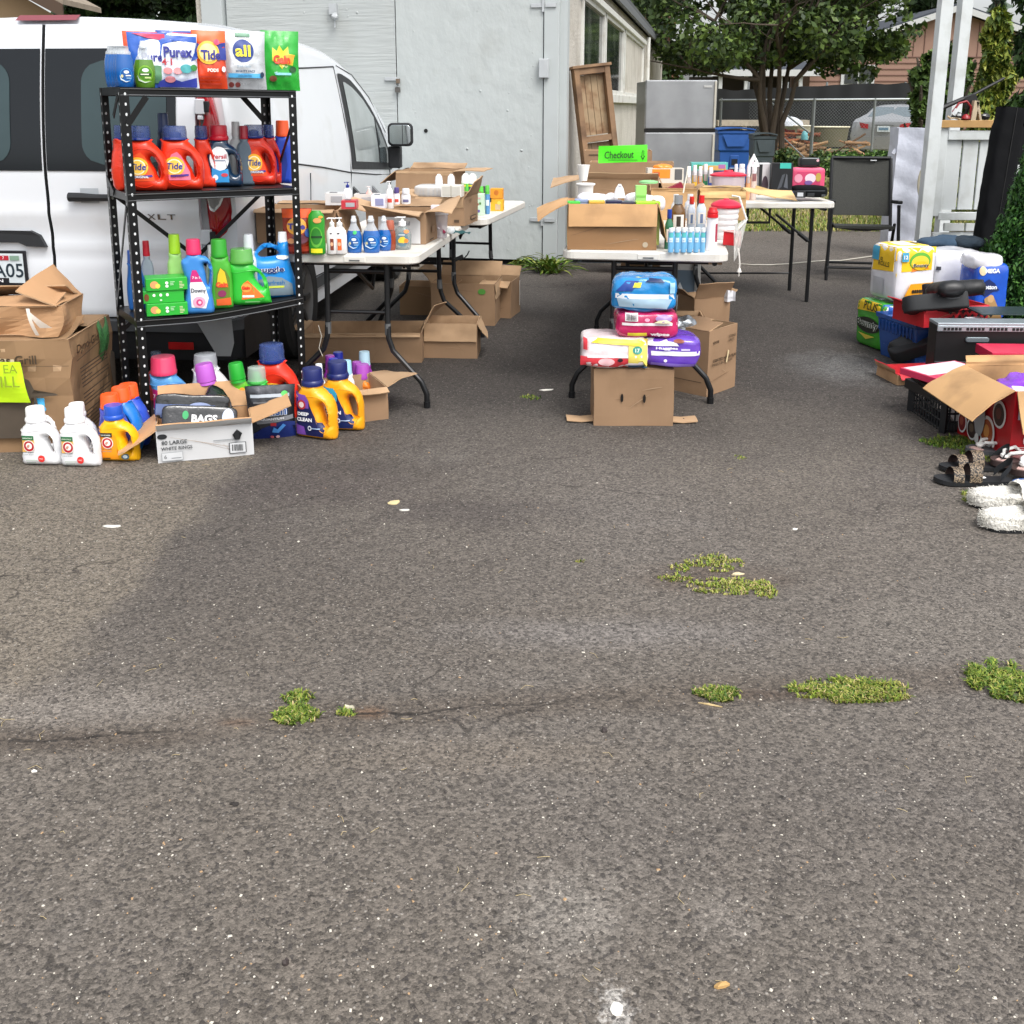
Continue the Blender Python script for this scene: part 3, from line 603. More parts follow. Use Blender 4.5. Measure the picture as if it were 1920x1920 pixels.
#  chain link fence, screen fence
galv=mat('galvanised_steel','#8a8f90',.45,.7)
fy=24.5
def pt(px,py,Y=fy):return AY(px,py,Y)
xa,xb=pt(1348,200).x,pt(1760,200).x;ft=pt(960,188).z
fe=thing('chain_link_fence','galvanised chain link fence with top rail in front of the parked silver car','fence',(0,fy,0))
m=MB();m.tube([(xa,0,ft),(xb,0,ft+.03)],.028,galv,8);obj('top_rail',m,fe)
for px in(1352,1526,1640,1745):
 x=pt(px,200).x;m=MB();m.tube([(x,0,0),(x,0,ft+.05)],.04 if px==1526 else .03,galv,8);obj('post',m,fe)
m=MB();x=pt(1526,200).x;m.tube([(x,.02,.75),(x-1.0,.02,ft-.05)],.022,galv,6);m.tube([(x,.02,.1),(x-.9,.02,.9)],.018,galv,6);obj('brace',m,fe)
V=[];F=[];st_=.075;wr=.0022;x0=pt(1405,200).x;Lx=xb-x0;H=ft-.05;n=int((Lx+H)/st_)
for i in range(n):
 for sg in(1,-1):
  s0=i*st_-(H if sg>0 else 0);a,b=max(0,s0),min(Lx,s0+H)
  if sg<0:a,b=max(0,i*st_-H),min(Lx,i*st_)
  if b<=a:continue
  za,zb_=((a-s0),(b-s0))if sg>0 else((i*st_-a),(i*st_-b))
  k=len(V);V+=[(x0+a-wr,0,za+.05),(x0+a+wr,0,za+.05),(x0+b+wr,0,zb_+.05),(x0+b-wr,0,zb_+.05)];F.append((k,k+1,k+2,k+3))
m=MB();m.add(V,F,galv);obj('wire_mesh',m,fe)
sf=thing('screen_fence','long black fabric privacy screen fence in front of the pink brown house','fence',(0,33,0))
scr=mat('black_screen','#0f1113',.8,var=.15,scale=1.2)
xa,xb=pt(1330,200,33).x,pt(1770,200,33).x
m=MB();m.grid(lambda u,v:(xa+(xb-xa)*u,.04*math.sin(u*60)*v,.1+(pt(960,168,33).z+.06*mnoise.noise(Vector((u*14,0,0)))+.18*min(1,max(0,u*2-.3))-.1)*v),90,6,scr);obj('screen',m,sf)
for k in range(7):
 m=MB();m.tube([(xa+(xb-xa)*k/6,.12,0),(xa+(xb-xa)*k/6,.12,2.15)],.035,galv,6);obj('post',m,sf)
tm=mat('weathered_plank','#a99f8f',.85,var=.15)
def small(name,mb,label,cat,loc=(0,0,0),rz=0,group=None,**k):return tag(obj(name,mb,loc=loc,rot=(0,0,rz),**k),label,cat,group)
m=MB();a_=AY(1344,222,29);b_=AY(1515,222,29);m.box(((b_.x-a_.x)/2,0,0),(b_.x-a_.x,.35,.16),tm);m.box(((b_.x-a_.x)*.3,0,-.5),(.12,.3,.9),tm);m.box(((b_.x-a_.x)*.7,0,-.5),(.12,.3,.9),tm);small('plank_bench',m,'long pale weathered plank on trestles below the black screen','bench',(a_.x,29,0.96))
def logs(px,py,Y,n,label,seed,cols=('#8d6b4a','#a98660','#6d5238')):
 rr=random.Random(seed);p=AY(px,py,Y);t=thing('log_pile',label,'log pile',(p.x,Y,max(0,p.z)));
 for i in range(n):
  mb=MB();r=rr.uniform(.02,.045);l=rr.uniform(.3,.8);c=mat('log_'+cols[i%3].strip('#'),cols[i%3],.9,var=.2);x=rr.uniform(-.5,.5);z=r+rr.uniform(0,.30);a=rr.gauss(0,.25)
  mb.tube([(x-l/2*math.cos(a),rr.uniform(-.2,.2),z-l/2*math.sin(a)),(x+l/2*math.cos(a),rr.uniform(-.2,.2),z+l/2*math.sin(a))],r,c,8);obj('log',mb,t)
 return t
logs(1492,300,25.6,60,'heap of split firewood left of the leaning fence post',3)
logs(1486,272,26.5,14,'reddish brown boards piled above the firewood heap',4,('#8a4f2e','#9c5d38','#6b3a24'))
logs(1580,292,26.0,14,'short brown logs in front of the long cream trough',5)
def tub(px0,px1,y0,y1,Y,col,label,cat,kind,taper=.8,rimc=None):
 a=AY(px0,y1,Y);b=AY(px1,y1,Y);zt=AY(px0,y0,Y).z;w=b.x-a.x;h=zt-a.z;t=thing(kind,label,cat,((a.x+b.x)/2,Y,a.z));pm=mat('tub_'+col.strip('#'),col,.5,var=.08,dirt=('#6b6252',4,.5,.8))
 m=MB();m.lathe([(w/2*taper,0),(w/2*(taper+1)/2,h*.5),(w/2*.98,h*.93),(w/2,h*.94),(w/2,h),(w/2*.93,h),(w/2*.8,h*.4)],pm,22,sy=.6);obj('basin',m,t)
 m=MB();m.tube([(w/2*math.cos(q*PI/12),w*.3*math.sin(q*PI/12),h)for q in range(24)],.02,mat('rim_'+(rimc or col).strip('#'),rimc or col,.5),6,closed=True);obj('rim',m,t);return t
tub(1520,1590,238,275,27.2,'#5f5b46','long cream trough with a white rim behind the chain link fence','tub','plastic_tub',.85,'#d4cdb2')
tub(1487,1522,236,262,27.0,'#c9c4ae','round white tub left of the long cream trough','tub','plastic_tub',.6,'#dcd8c8')
tub(1460,1496,236,256,27.6,'#8f2028','dark red tub behind the grey wheeled bin','tub','plastic_tub',.8,'#a02a32')
m=MB();m.lathe([(.16,0),(.34,.10),(.30,.22),(.12,.32),(.02,.34)],mat('white_tarp','#c8cdd4',.6,bump=.02,bscale=5),14);p=AY(1482,236,27.6);small('tarp_bundle',m,'white tarp bundle resting in the dark red tub','tarp',(p.x,27.6,p.z-.1))
m=MB();m.lathe([(.09,0),(.085,.1),(.07,.18),(.03,.22)],mat('teal_jar','#63a7ae',.4),12);p=AY(1508,262,26.2);small('teal_bucket',m,'small pale teal bucket in front of the round white tub','bucket',(p.x,26.2,p.z))
#  silver car
car=thing('silver_sedan','silver sedan parked behind the chain link fence seen from the rear','car',(AY(1655,270,29).x,29,0),R(-32))
sil=mat('silver_paint','#a6a7a8',.3,.6,var=.03,coat=.4);blk=mat('black_trim','#101113',.5);cgl=mat('car_glass','#5d6a70',.08,spec=.9);redl=mat('tail_red','#a3131c',.2,coat=.5);tyr=mat('tyre_rubber','#161616',.85,bump=.003,bscale=40);rimm=mat('rim_silver','#8f9294',.3,.8)
prof=[(0,.35,.82),(.02,.55,.86),(.0,.75,.88),(.05,.98,.86),(.25,1.06,.84),(.55,1.10,.82),(.9,1.22,.70),(1.35,1.40,.62),(2.0,1.46,.60),(2.6,1.44,.60),(3.1,1.28,.66),(3.6,1.02,.78),(4.2,.92,.80),(4.6,.72,.76),(4.7,.45,.70)]
m=MB()
def carsec(y,H,hw):
 pts=[]
 for x,z in((.90,.22),(.97,.40),(1.0,.62),(.99,.86)):pts.append((x*.89,min(z,H*.93)))
 return pts
nS=len(prof);rows=[]
for y,H,hw in prof:
 ring=[(.80,.22),(.88,.38),(.90,min(.62,H-.02)),(.88,min(.9,H-.015)),(hw,H*.985 if H>1.1 else H-.008),(hw*.8,H),(0,H+.02)]
 rows.append([(x,y,z)for x,z in ring]+[(-x,y,z)for x,z in ring[-2::-1]])
vs=[p for r_ in rows for p in r_];K=len(rows[0]);fs=[(i*K+j,i*K+j+1,(i+1)*K+j+1,(i+1)*K+j)for i in range(nS-1)for j in range(K-1)]+[tuple(range(K)),tuple(range((nS-1)*K+K-1,(nS-1)*K-1,-1))]+[(i*K+K-1,i*K,(i+1)*K,(i+1)*K+K-1)for i in range(nS-1)]
m.add(vs,fs,sil,True);m.box((0,.0,.42),(1.7,.16,.34),sil);obj('body',m,car,bevel=.0,sharp=50)
m=MB();m.add([(-.60,.60,1.125),(.60,.60,1.125),(.54,1.28,1.39),(-.54,1.28,1.39)],[(0,1,2,3)],cgl);obj('rear_window',m,car)
for s in(-1,1):
 m=MB();m.add([(s*.80,.95,1.0),(s*.83,3.3,1.0),(s*.68,2.6,1.38),(s*.68,1.4,1.36)],[(0,1,2,3)if s>0 else(3,2,1,0)],cgl);m.warp(lambda v:v+Vector((s*.035,0,0)));obj('side_window',m,car)
 m=MB();m.grid(lambda u,v:(s*(.42+.44*u),-.02+.30*u**3,.80+.04*u+(.17-.05*(1-u))*v),8,3,redl,flip=(s<0));m.warp(lambda v:v);obj('tail_light',m,car)
 for y in(.95,3.75):
  w=thing('wheel',None,None,(s*.82,y,.31));w.parent=car
  mm=MB();mm.lathe([(.2,-.1),(.31,-.1),(.325,0),(.31,.1),(.2,.1)],tyr,24,M=Matrix.Rotation(R(90),4,'Y'));obj('tyre',mm,w)
  mm=MB();mm.lathe([(.02,-.09),(.2,-.1),(.21,0),(.2,.1),(.02,.09)],rimm,20,M=Matrix.Rotation(R(90),4,'Y'));obj('rim',mm,w)
m=MB();m.box((0,-.035,.80),(.34,.02,.16),mat('plate_white','#c9d2d6',.5));m.box((0,-.04,.80),(.26,.02,.07),mat('plate_blue','#5d7c92',.5));obj('licence_plate',m,car)
m=MB();m.box((0,-.03,.90),(.5,.03,.03),rimm);obj('chrome_strip',m,car)
#  pink brown house
HY=46.0;pk=mat('pink_siding','#8f7163',.8,var=.04,scale=.6);wtrim=mat('house_white','#b4b6b6',.6);rfd=mat('dark_shingle','#3a3f47',.85,var=.15,scale=3)
def hx(px):return AY(px,120,HY).x
def hz(py):return AY(960,py,HY).z
hs_=thing('pink_house','pink brown house with lap siding and white edged gable roof','house',(0,HY,0))
xl,xr,xm=hx(1520),hx(2040),hx(1780);ze,zr,zm=hz(112),hz(20),hz(107)
m=MB();vs=[(xl,0,0),(xr,0,0),(xr,0,ze),(xm,0,zr),(xl,0,ze)]
m.add(vs+[(x,9,z)for x,_,z in vs],[(0,1,2,3,4),(0,4,9,5),(1,6,7,2)],pk)
for k in range(14):
 z=.2+k*(zm-.2)/13;m.box(((xl+xr)/2,-.02,z),(xr-xl,.03,.035),mat('siding_shadow_gap','#6b4f47',.9))
for k in range(26):
 x=xl+(xr-xl)*(k+.5)/26;zt=ze+(zr-ze)*(1-abs(x-xm)/(xm-xl))-.1
 if zt>zm:m.box((x,-.015,(zm+zt)/2),(.025,.03,zt-zm),mat('siding_shadow_gap'))
obj('wall',m,hs_)
m=MB()
for s,xe in((-1,xl-.5),(1,xr+.5)):
 zz=ze-.3*.35;m.slab(lambda u,v:(xm+(xe-xm)*u,-.5+10*v,zr+.18+(zz-zr)*u),(0,0,1),.10,1,1,rfd)
rf=obj('roof',m,hs_)
m=MB()
for s,xe in((-1,xl-.5),(1,xr+.5)):
 zz=ze-.3*.35;m.slab(lambda u,v:(xm+(xe-xm)*u,-.54,zr-.06+(zz-zr)*u+.26*v),(0,-1,0),.05,1,1,wtrim)
obj('fascia',m,hs_)
f=MB();wx0,wx1,wz0,wz1=hx(1582),hx(1636),hz(157),hz(126);f.box(((wx0+wx1)/2,-.06,(wz0+wz1)/2),(wx1-wx0+.2,.06,wz1-wz0+.2),wtrim);w_=obj('window',f,hs_)
f=MB();f.box((wx0+(wx1-wx0)*.27,-.10,(wz0+wz1)/2),((wx1-wx0)*.46,.04,wz1-wz0),glass);f.box((wx0+(wx1-wx0)*.76,-.10,(wz0+wz1)/2),((wx1-wx0)*.42,.04,wz1-wz0),glass);obj('pane',f,w_)
po=thing('carport','low dark carport with a white eave left of the pink brown house','carport',(0,44,0))
x0,x1=AY(1330,150,44).x,AY(1540,150,44).x;zt=AY(960,138,44).z
m=MB();m.slab(lambda u,v:(x0+(x1-x0)*u,-.3+7*v,zt+1.7*v),(0,0,1),.12,1,1,rfd);m.box(((x0+x1)/2,-.34,zt+.02),(x1-x0,.06,.26),wtrim);obj('roof',m,po)
for px in(1350,1398,1462,1500):m=MB();m.box((AY(px,150,44).x,-.1,zt/2),(.14,.14,zt-.1),wtrim);obj('post',m,po)
m=MB();m.box(((x0+x1)/2,5,zt/2),(x1-x0,.15,zt),mat('carport_dark','#3b342e',.9));m.box(((x0+x1)/2-2,4.8,zt*.72),((x1-x0)*.5,.1,.35),mat('carport_tan','#8a765c',.9));obj('back_wall',m,po)
bh=thing('brown_house','tan brown house corner with dark eave at the top left','house',(0,17,0))
def bx_(px,py):return AY(px,py,17)
e0,e1=bx_(-260,-190),bx_(150,30)
m=MB();vs=[(bx_(-300,0).x,0,0),(e1.x-.3,0,0),(e1.x-.3,0,e1.z-.05),(e0.x,0,e0.z-.05),(bx_(-300,0).x,0,e0.z-.1)]
m.add(vs+[(x,.8,z)for x,_,z in vs],[(0,1,2,3,4),(1,6,7,2)],mat('tan_siding','#a98f6e',.8,var=.06,scale=2))
for k in range(22):m.box((bx_(-70,0).x,-.02,.2+k*.16),((e1.x-bx_(-300,0).x),.02,.012),mat('tan_gap','#7d6648',.9))if .2+k*.16<e1.z-.1 else None
obj('wall',m,bh)
m=MB();m.slab(lambda u,v:(e0.x+(e1.x-e0.x)*u,-.6+1.5*v,e0.z+(e1.z-e0.z)*u+.12),(0,0,1),.08,1,1,mat('brown_shingle','#8a7f70',.9,var=.2,scale=9));obj('roof',m,bh)
m=MB();m.slab(lambda u,v:(e0.x+(e1.x-e0.x)*u,-.6,e0.z+(e1.z-e0.z)*u-.08+.2*v),(0,-1,0),.04,1,1,mat('brown_fascia','#4b3a2c',.7));obj('fascia',m,bh)
#  fridge, bins, wooden cabinet door
FYc=10.95;a_=AY(1212,143,FYc);b_=AY(1347,143,FYc);fw=b_.x-a_.x;fz=AY(1212,150,FYc).z
fr=thing('refrigerator','old grey steel two door refrigerator standing behind the tables','refrigerator',(a_.x,FYc,0),R(1.5))
ste=mat('fridge_steel','#9fa1a3',.38,.55,var=.09,scale=2.2,dirt=('#87898b',3,.4,.8));fbody=mat('fridge_side','#7f8078',.5,.1,var=.06)
m=MB();m.box((fw/2,.40,fz/2),(fw-.01,.62,fz-.02),fbody);obj('cabinet',m,fr,bevel=.008);m=MB();m.box((fw/2,.04,AY(1280,245,FYc).z),(fw-.004,.07,.03),darkm);obj('door_gap',m,fr)
zg=AY(1280,245,FYc).z
for z0,z1 in((.08,zg-.018),(zg+.018,fz)):
 m=MB();m.box((fw/2,.035,(z0+z1)/2),(fw,.07,z1-z0),ste);d_=obj('door',m,fr,bevel=.012,seg=3)
 hm=MB();hm.box((fw-.02,-.006,(z0+z1)/2),(.022,.018,(z1-z0)*.96),mat('handle_trim','#b7b3a6',.4));obj('edge_trim',hm,d_,bevel=.004)
m=MB();m.box((fw-.10,-.004,AY(1330,162,FYc).z),(.085,.006,.022),mat('badge_silver','#c9c9c6',.3,.5));obj('badge',m,fr)
def bin_(px0,px1,yt,Y,col,label,rz=0,name='wheeled_bin'):
 a=AY(px0,yt,Y);b=AY(px1,yt,Y);w=b.x-a.x;h=a.z;t=thing(name,label,'bin',((a.x+b.x)/2,Y,0),rz,'wheeled bins beside the refrigerator')
 pm=mat('bin_'+col.strip('#'),col,.5,var=.05,scale=3)
 def sec(k,z):return[(-w*k/2,0+w*(1-k)*.4,z),(w*k/2,w*(1-k)*.4,z),(w*k/2,w*(1.05),z),(-w*k/2,w*(1.05),z)]
 L_=[sec(.76,.05),sec(.80,h*.62),sec(.90,h*.64),sec(.92,h*.88),sec(1.0,h*.885),sec(1.0,h*.93)]
 vs=[p for s in L_ for p in s];fs=[(i*4+j,i*4+(j+1)%4,(i+1)*4+(j+1)%4,(i+1)*4+j)for i in range(5)for j in range(4)]+[(3,2,1,0)]
 m=MB();m.add(vs,fs,pm)
 m.box((0,w*.07,h*.42),(w*.24,.02,h*.30),mat(pm.name+'_d',col,.6,var=.1));obj('body',m,t,bevel=.01)
 m=MB();m.slab(lambda u,v:(-w*.52+w*1.04*u,-.03+w*1.12*v,h*.935+.06*math.sin(PI*u)*h*.5*(1-v*.3)),(0,0,1),.02,8,4,pm);obj('lid',m,t)
 m=MB();m.box((0,w*.05,h*.38),(w*.26,.03,.02),mat('bin_bar','#8fa0b4',.4));m.box((0,w*.055,h*.47),(w*.16,.02,h*.09),mat('bin_recess','#0c1420',.7));m.box((0,w*.058,h*.32),(w*.16,.02,h*.09),mat('bin_recess'));obj('lift_bar',m,t)
 m=MB();m.add([(-w*.36,-.012,h*.875),(w*.36,-.012,h*.875),(w*.22,-.012,h*.70),(-w*.22,-.012,h*.70)],[(3,2,1,0)],mat(pm.name+'_d'));deco(m,[('txt','CITY' if w>.5 else 'CAN',0,.60,.022,mat('bin_white','#aab8cc',.5))],w,h,flat(w*.06),.006)if False else None;obj('front_panel',m,t)
 for s in(-1,1):
  mm=MB();mm.lathe([(.04,-.03),(.12,-.03),(.12,.03),(.04,.03)],tyr,16,M=Matrix.Translation((s*w*.42,w,.12))@Matrix.Rotation(R(90),4,'Y'));obj('wheel',mm,t)
 return t
bin_(1346,1416,236,17.0,'#1d4f96','blue wheeled recycling bin right of the refrigerator')
bin_(1414,1457,246,16.0,'#3a4448','dark grey wheeled bin right of the blue bin',name='wheeled_bin')
wdm=mat('worn_wood','#876a4e',.7,var=.22,scale=7,dirt=('#4c3422',5,.5,.8),bump=.002,bscale=25);wdl=mat('worn_wood_pale','#a08a6c',.75,var=.2,scale=9,dirt=('#6d4a2e',9,.45,.7))
wt=thing('wooden_cabinet','narrow worn wooden shutter cabinet leaning on the stucco wall','cabinet',(0.93,9.55,0),0,None,(R(-4),R(-6.5),R(14)))
W_,H_=.34,1.76
m=MB()
for x in(-W_/2+.025,W_/2-.025):m.box((x,0,H_/2),(.05,.11,H_),wdm)
for z in(.03,H_*.30,H_*.64,H_-.03):m.box((0,.0,z),(W_-.10,.10,.055),wdm)
m.box((0,0,H_+.012),(W_+.03,.14,.026),wdm);obj('frame',m,wt,bevel=.003)
for z0,z1 in((.06,H_*.28),(H_*.32,H_*.62),(H_*.66,H_-.06)):
 m=MB()
 for k in range(4):m.box((-W_/2+.05+(W_-.10)*(k+.5)/4,.03,(z0+z1)/2),((W_-.10)/4-.004,.02,z1-z0),wdl)
 obj('panel',m,wt)
 #  white posts and gate
wp=mat('white_post_paint','#cdd2d2',.6,var=.04,scale=3,dirt=('#a3a69f',5,.5,.85),bump=.001,bscale=40)
def post(px0,px1,py,Y,label,s,d=.09,base=0):
 a=AY(px0,py,Y);b=AY(px1,py,Y);w=b.x-a.x;m=MB();m.box((0,d/2,2.2),(w,d,4.4),wp);small('wooden_post',m,label,'post',((a.x+b.x)/2,Y,0),0,'white posts at the gate',bevel=.004).rotation_euler=(0,R(s),0)
post(1721,1743,457,7.75,'near white square post in front of the gate',.5)
post(1783,1803,185,9.3,'farther white square post behind the gate top',.6,.12)
gt=thing('white_gate','white panelled gate between the post and the black bag','gate',(AY(1745,400,8.0).x,8.0,0),R(0))
gw=AY(1900,400,8.0).x-AY(1745,400,8.0).x;z1=AY(1800,246,8.0).z;z0=AY(1760,405,8.0).z
m=MB();m.box((.035,0,(z0+z1)/2+.02),(.07,.05,z1-z0+.04),wp);m.box((gw-.03,0,(z0+z1)/2+.02),(.06,.05,z1-z0+.04),wp);m.box((gw/2,-.006,z1-.03),(gw-.14,.05,.07),wp);m.box((gw/2,-.006,z0),(gw-.10,.05,.06),wp);obj('frame',m,gt,bevel=.004)
for k in range(4):
 m=MB();m.box((.07+(gw-.13)*(k+.5)/4,.01,(z0+z1)/2),((gw-.13)/4-.014,.02,z1-z0-.1),wp);obj('panel',m,gt,bevel=.002)
m=MB()
for k in range(3):m.box((.10+(gw-.14)*(k+.5)/3,-.01,z0-.085),((gw-.12)/3-.02,.03,.06),wp)
obj('lower_blocks',m,gt,bevel=.004)
m=MB();m.box((gw/2,.01,(z0-.13)/2),(gw-.06,.03,z0-.13),wp)
for k in range(5):
 x=.06+k*(gw-.1)/5;m.box((x+.035,-.012,z0-.20),(.09,.012,.012),wp,(0,R(-40),0));m.box((x+.105,-.012,z0-.20),(.09,.012,.012),wp,(0,R(40),0));m.box((x+.035,-.012,z0-.25),(.09,.012,.012),wp,(0,R(-40),0));m.box((x+.105,-.012,z0-.25),(.09,.012,.012),wp,(0,R(40),0))
obj('chevron_panel',m,gt)
m=MB();m.box((gw/2,.03,z1+.055),(gw,.16,.055),mat('tan_board','#b08a56',.7,var=.1));obj('top_board',m,gt,bevel=.003)
zt=z1+.083
def gx(px):return AY(px,235,8.0).x
m=MB();m.tube([(gx(1762),8.0,AY(1762,203,8).z),(gx(1800),8.03,AY(1800,187,8).z),(gx(1820),8.05,AY(1820,180,8).z)],[.02,.016,.014],blk,8);m.tube([(gx(1820),8.05,AY(1820,180,8).z),(gx(1885),8.1,AY(1885,146,8).z)],.011,blk,8);m.box((gx(1820),8.05,AY(1820,190,8).z),(.09,.06,.09),blk,(0,R(-20),0));m.tube([(gx(1820),8.05,AY(1820,190,8).z),(gx(1812),8.05,zt)],.012,blk,6);small('black_tripod',m,'black folding tripod pole lying slanted above the gate','tripod')
m=MB();rdm=mat('red_enamel','#8f1d24',.35);m.tube([(gx(1782),7.98,zt+.06),(gx(1792),7.98,zt+.125),(gx(1806),7.98,zt+.14),(gx(1815),7.98,zt+.10),(gx(1816),7.98,zt+.02)],.009,rdm,8);m.lathe([(.02,0),(.035,.012),(.03,.03),(.012,.045)],rdm,14,c=(gx(1806),7.97,zt));m.box((gx(1795),7.99,zt+.03),(.09,.05,.05),blk,(0,.3,0));small('red_hand_tool',m,'red handled tool with black grip on the gate board','tool')
m=MB();wd2=mat('pale_wood','#b6a58a',.7);m.box((gx(1821),7.98,zt+.07),(.035,.05,.15),wd2,(0,R(6),0));m.box((gx(1829),7.98,zt+.065),(.016,.05,.15),wd2,(0,R(-16),0));small('wooden_wedge',m,'pale wooden wedge frame standing on the gate board','wood frame')
m=MB();m.lathe([(.0,0),(.03,.005),(.036,.025),(.028,.045),(.0,.055)],blk,14,c=(gx(1843),7.98,zt));m.lathe([(.0,0),(.012,.003),(.012,.012)],P('#d8d8d8'),10,c=(gx(1838),7.95,zt+.03));small('pulley_wheel',m,'round black knob at the right end of the gate board','knob')
m=MB();m.tube([(gx(1772),7.97,zt+.03),(gx(1778),7.97,zt+.012),(gx(1788),7.97,zt+.018),(gx(1797),7.97,zt+.006)],.008,wd2,6);m.box((gx(1785),7.97,zt+.06),(.03,.02,.05),P('#d0d3d4'),(0,.5,0));m.lathe([(.0,0),(.016,.002),(.016,.02)],P('#d0d3d4'),12,c=(gx(1791),7.95,zt+.03));small('curved_branch',m,'curved pale stick with white pulley beside the near post','stick')
a_,b_=AY(1663,455,9.7),AY(1716,455,9.7);h_=AY(1690,240,9.7).z
wrap=mat('white_wrap','#ccd0dc',.55,var=.03,bump=.02,bscale=6)
m=MB();w=b_.x-a_.x+.04
def wr(u,v):
 q=u*4;k=int(min(3,q));f=q-k;c=[(-w/2,0),(w/2,0),(w/2,.22),(-w/2,.22),(-w/2,0)];x=c[k][0]+(c[k+1][0]-c[k][0])*f;y=c[k][1]+(c[k+1][1]-c[k][1])*f
 n_=mnoise.noise(Vector((x*7,y*7,v*9)))*.008;return(x+n_,y+n_-.01*abs(math.sin(v*17+x*6)),h_*v)
m.grid(wr,48,40,wrap);m.grid(lambda u,v:(-w/2+w*u,.22*v,h_+.006*mnoise.noise(Vector((u*4,v*4,0)))),8,6,wrap);m.box((-w/2-.015,.02,h_*.82),(.03,.02,.05),wrap,(0,.5,0));small('wrapped_foam_block',m,'tall block wrapped in crinkled white plastic behind the mesh chair','wrapped block',((a_.x+b_.x)/2+.02,9.7,0),0).rotation_euler=(0,R(1.2),0)
m=MB();c_=AY(1738,330,9.5);m.tube([(c_.x+.09*math.cos(t)+.02,9.5,c_.z+.18*math.sin(t)-.06)for t in[i*PI/12+1.0 for i in range(14)]],.014,mat('hose_cream','#b9b29c',.5),8);m.tube([(c_.x-.03,9.5,c_.z),(c_.x-.04,9.5,.3),(c_.x-.03,9.5,0)],.012,mat('hose_cream'),8);small('cream_hose',m,'coiled cream hose hanging left of the near white post','hose')
bgm=mat('black_nylon','#0b0c0f',.85,spec=.2,var=.2,scale=8,bump=.006,bscale=9)
bg=thing('black_bag','long black padded bag leaning against the white gate','bag',AY(1838,470,7.5).xy.to_3d()+Vector((.0,-.05,0)),0,None,(R(-3),R(5.5),R(4)))
hb=1.40
m=MB();m.grid(lambda u,v:(.10*math.copysign(abs(math.cos(2*PI*u))**.45,math.cos(2*PI*u))*(1-.12*v*(v>.9))+.006*mnoise.noise(Vector((u*9,v*14,0))),.075*math.copysign(abs(math.sin(2*PI*u))**.5,math.sin(2*PI*u))+.006*mnoise.noise(Vector((u*7,v*12,4))),hb*v),40,50,bgm)
m.grid(lambda u,v:(.10*(2*u-1)*.9,.07*(2*v-1),hb),6,4,bgm);obj('body',m,bg)
m=MB();m.tube([(0.005,-.078,hb*k/20)for k in range(21)],.0035,mat('black_seam','#050506',.5),6);obj('zip',m,bg)
m=MB();m.slab(lambda u,v:(.10+.035*u,-.05+.02*u,hb*.35+(hb*.28)*v),(0,1,0),.05,4,8,bgm);m.slab(lambda u,v:(.095+.04*u,-.05+.02*u,hb*.72+(hb*.27)*v),(0,1,0),.05,4,8,bgm);obj('side_pocket',m,bg)
def cord(pts,r,m_,label,z=.012,name='extension_lead',cat='cord'):
 mb=MB();mb.tube(pts,r,m_,6);return small(name,mb,label,cat)
cw=mat('white_cord','#b8b4a8',.5)
pp=[G(x,y)+Vector((0,0,.012))for x,y in((1384,497),(1410,499),(1445,499),(1480,497),(1510,494),(1545,491),(1575,491),(1605,487),(1640,482),(1665,474),(1700,470))]
pc=[]
for i in range(len(pp)-1):
 for k in range(4):t=k/4;pc.append(pp[i].lerp(pp[i+1],t))
cord(pc,.006,cw,'white extension cord lying across the asphalt under the mesh chair')
from mathutils.geometry import delaunay_2d_cdt
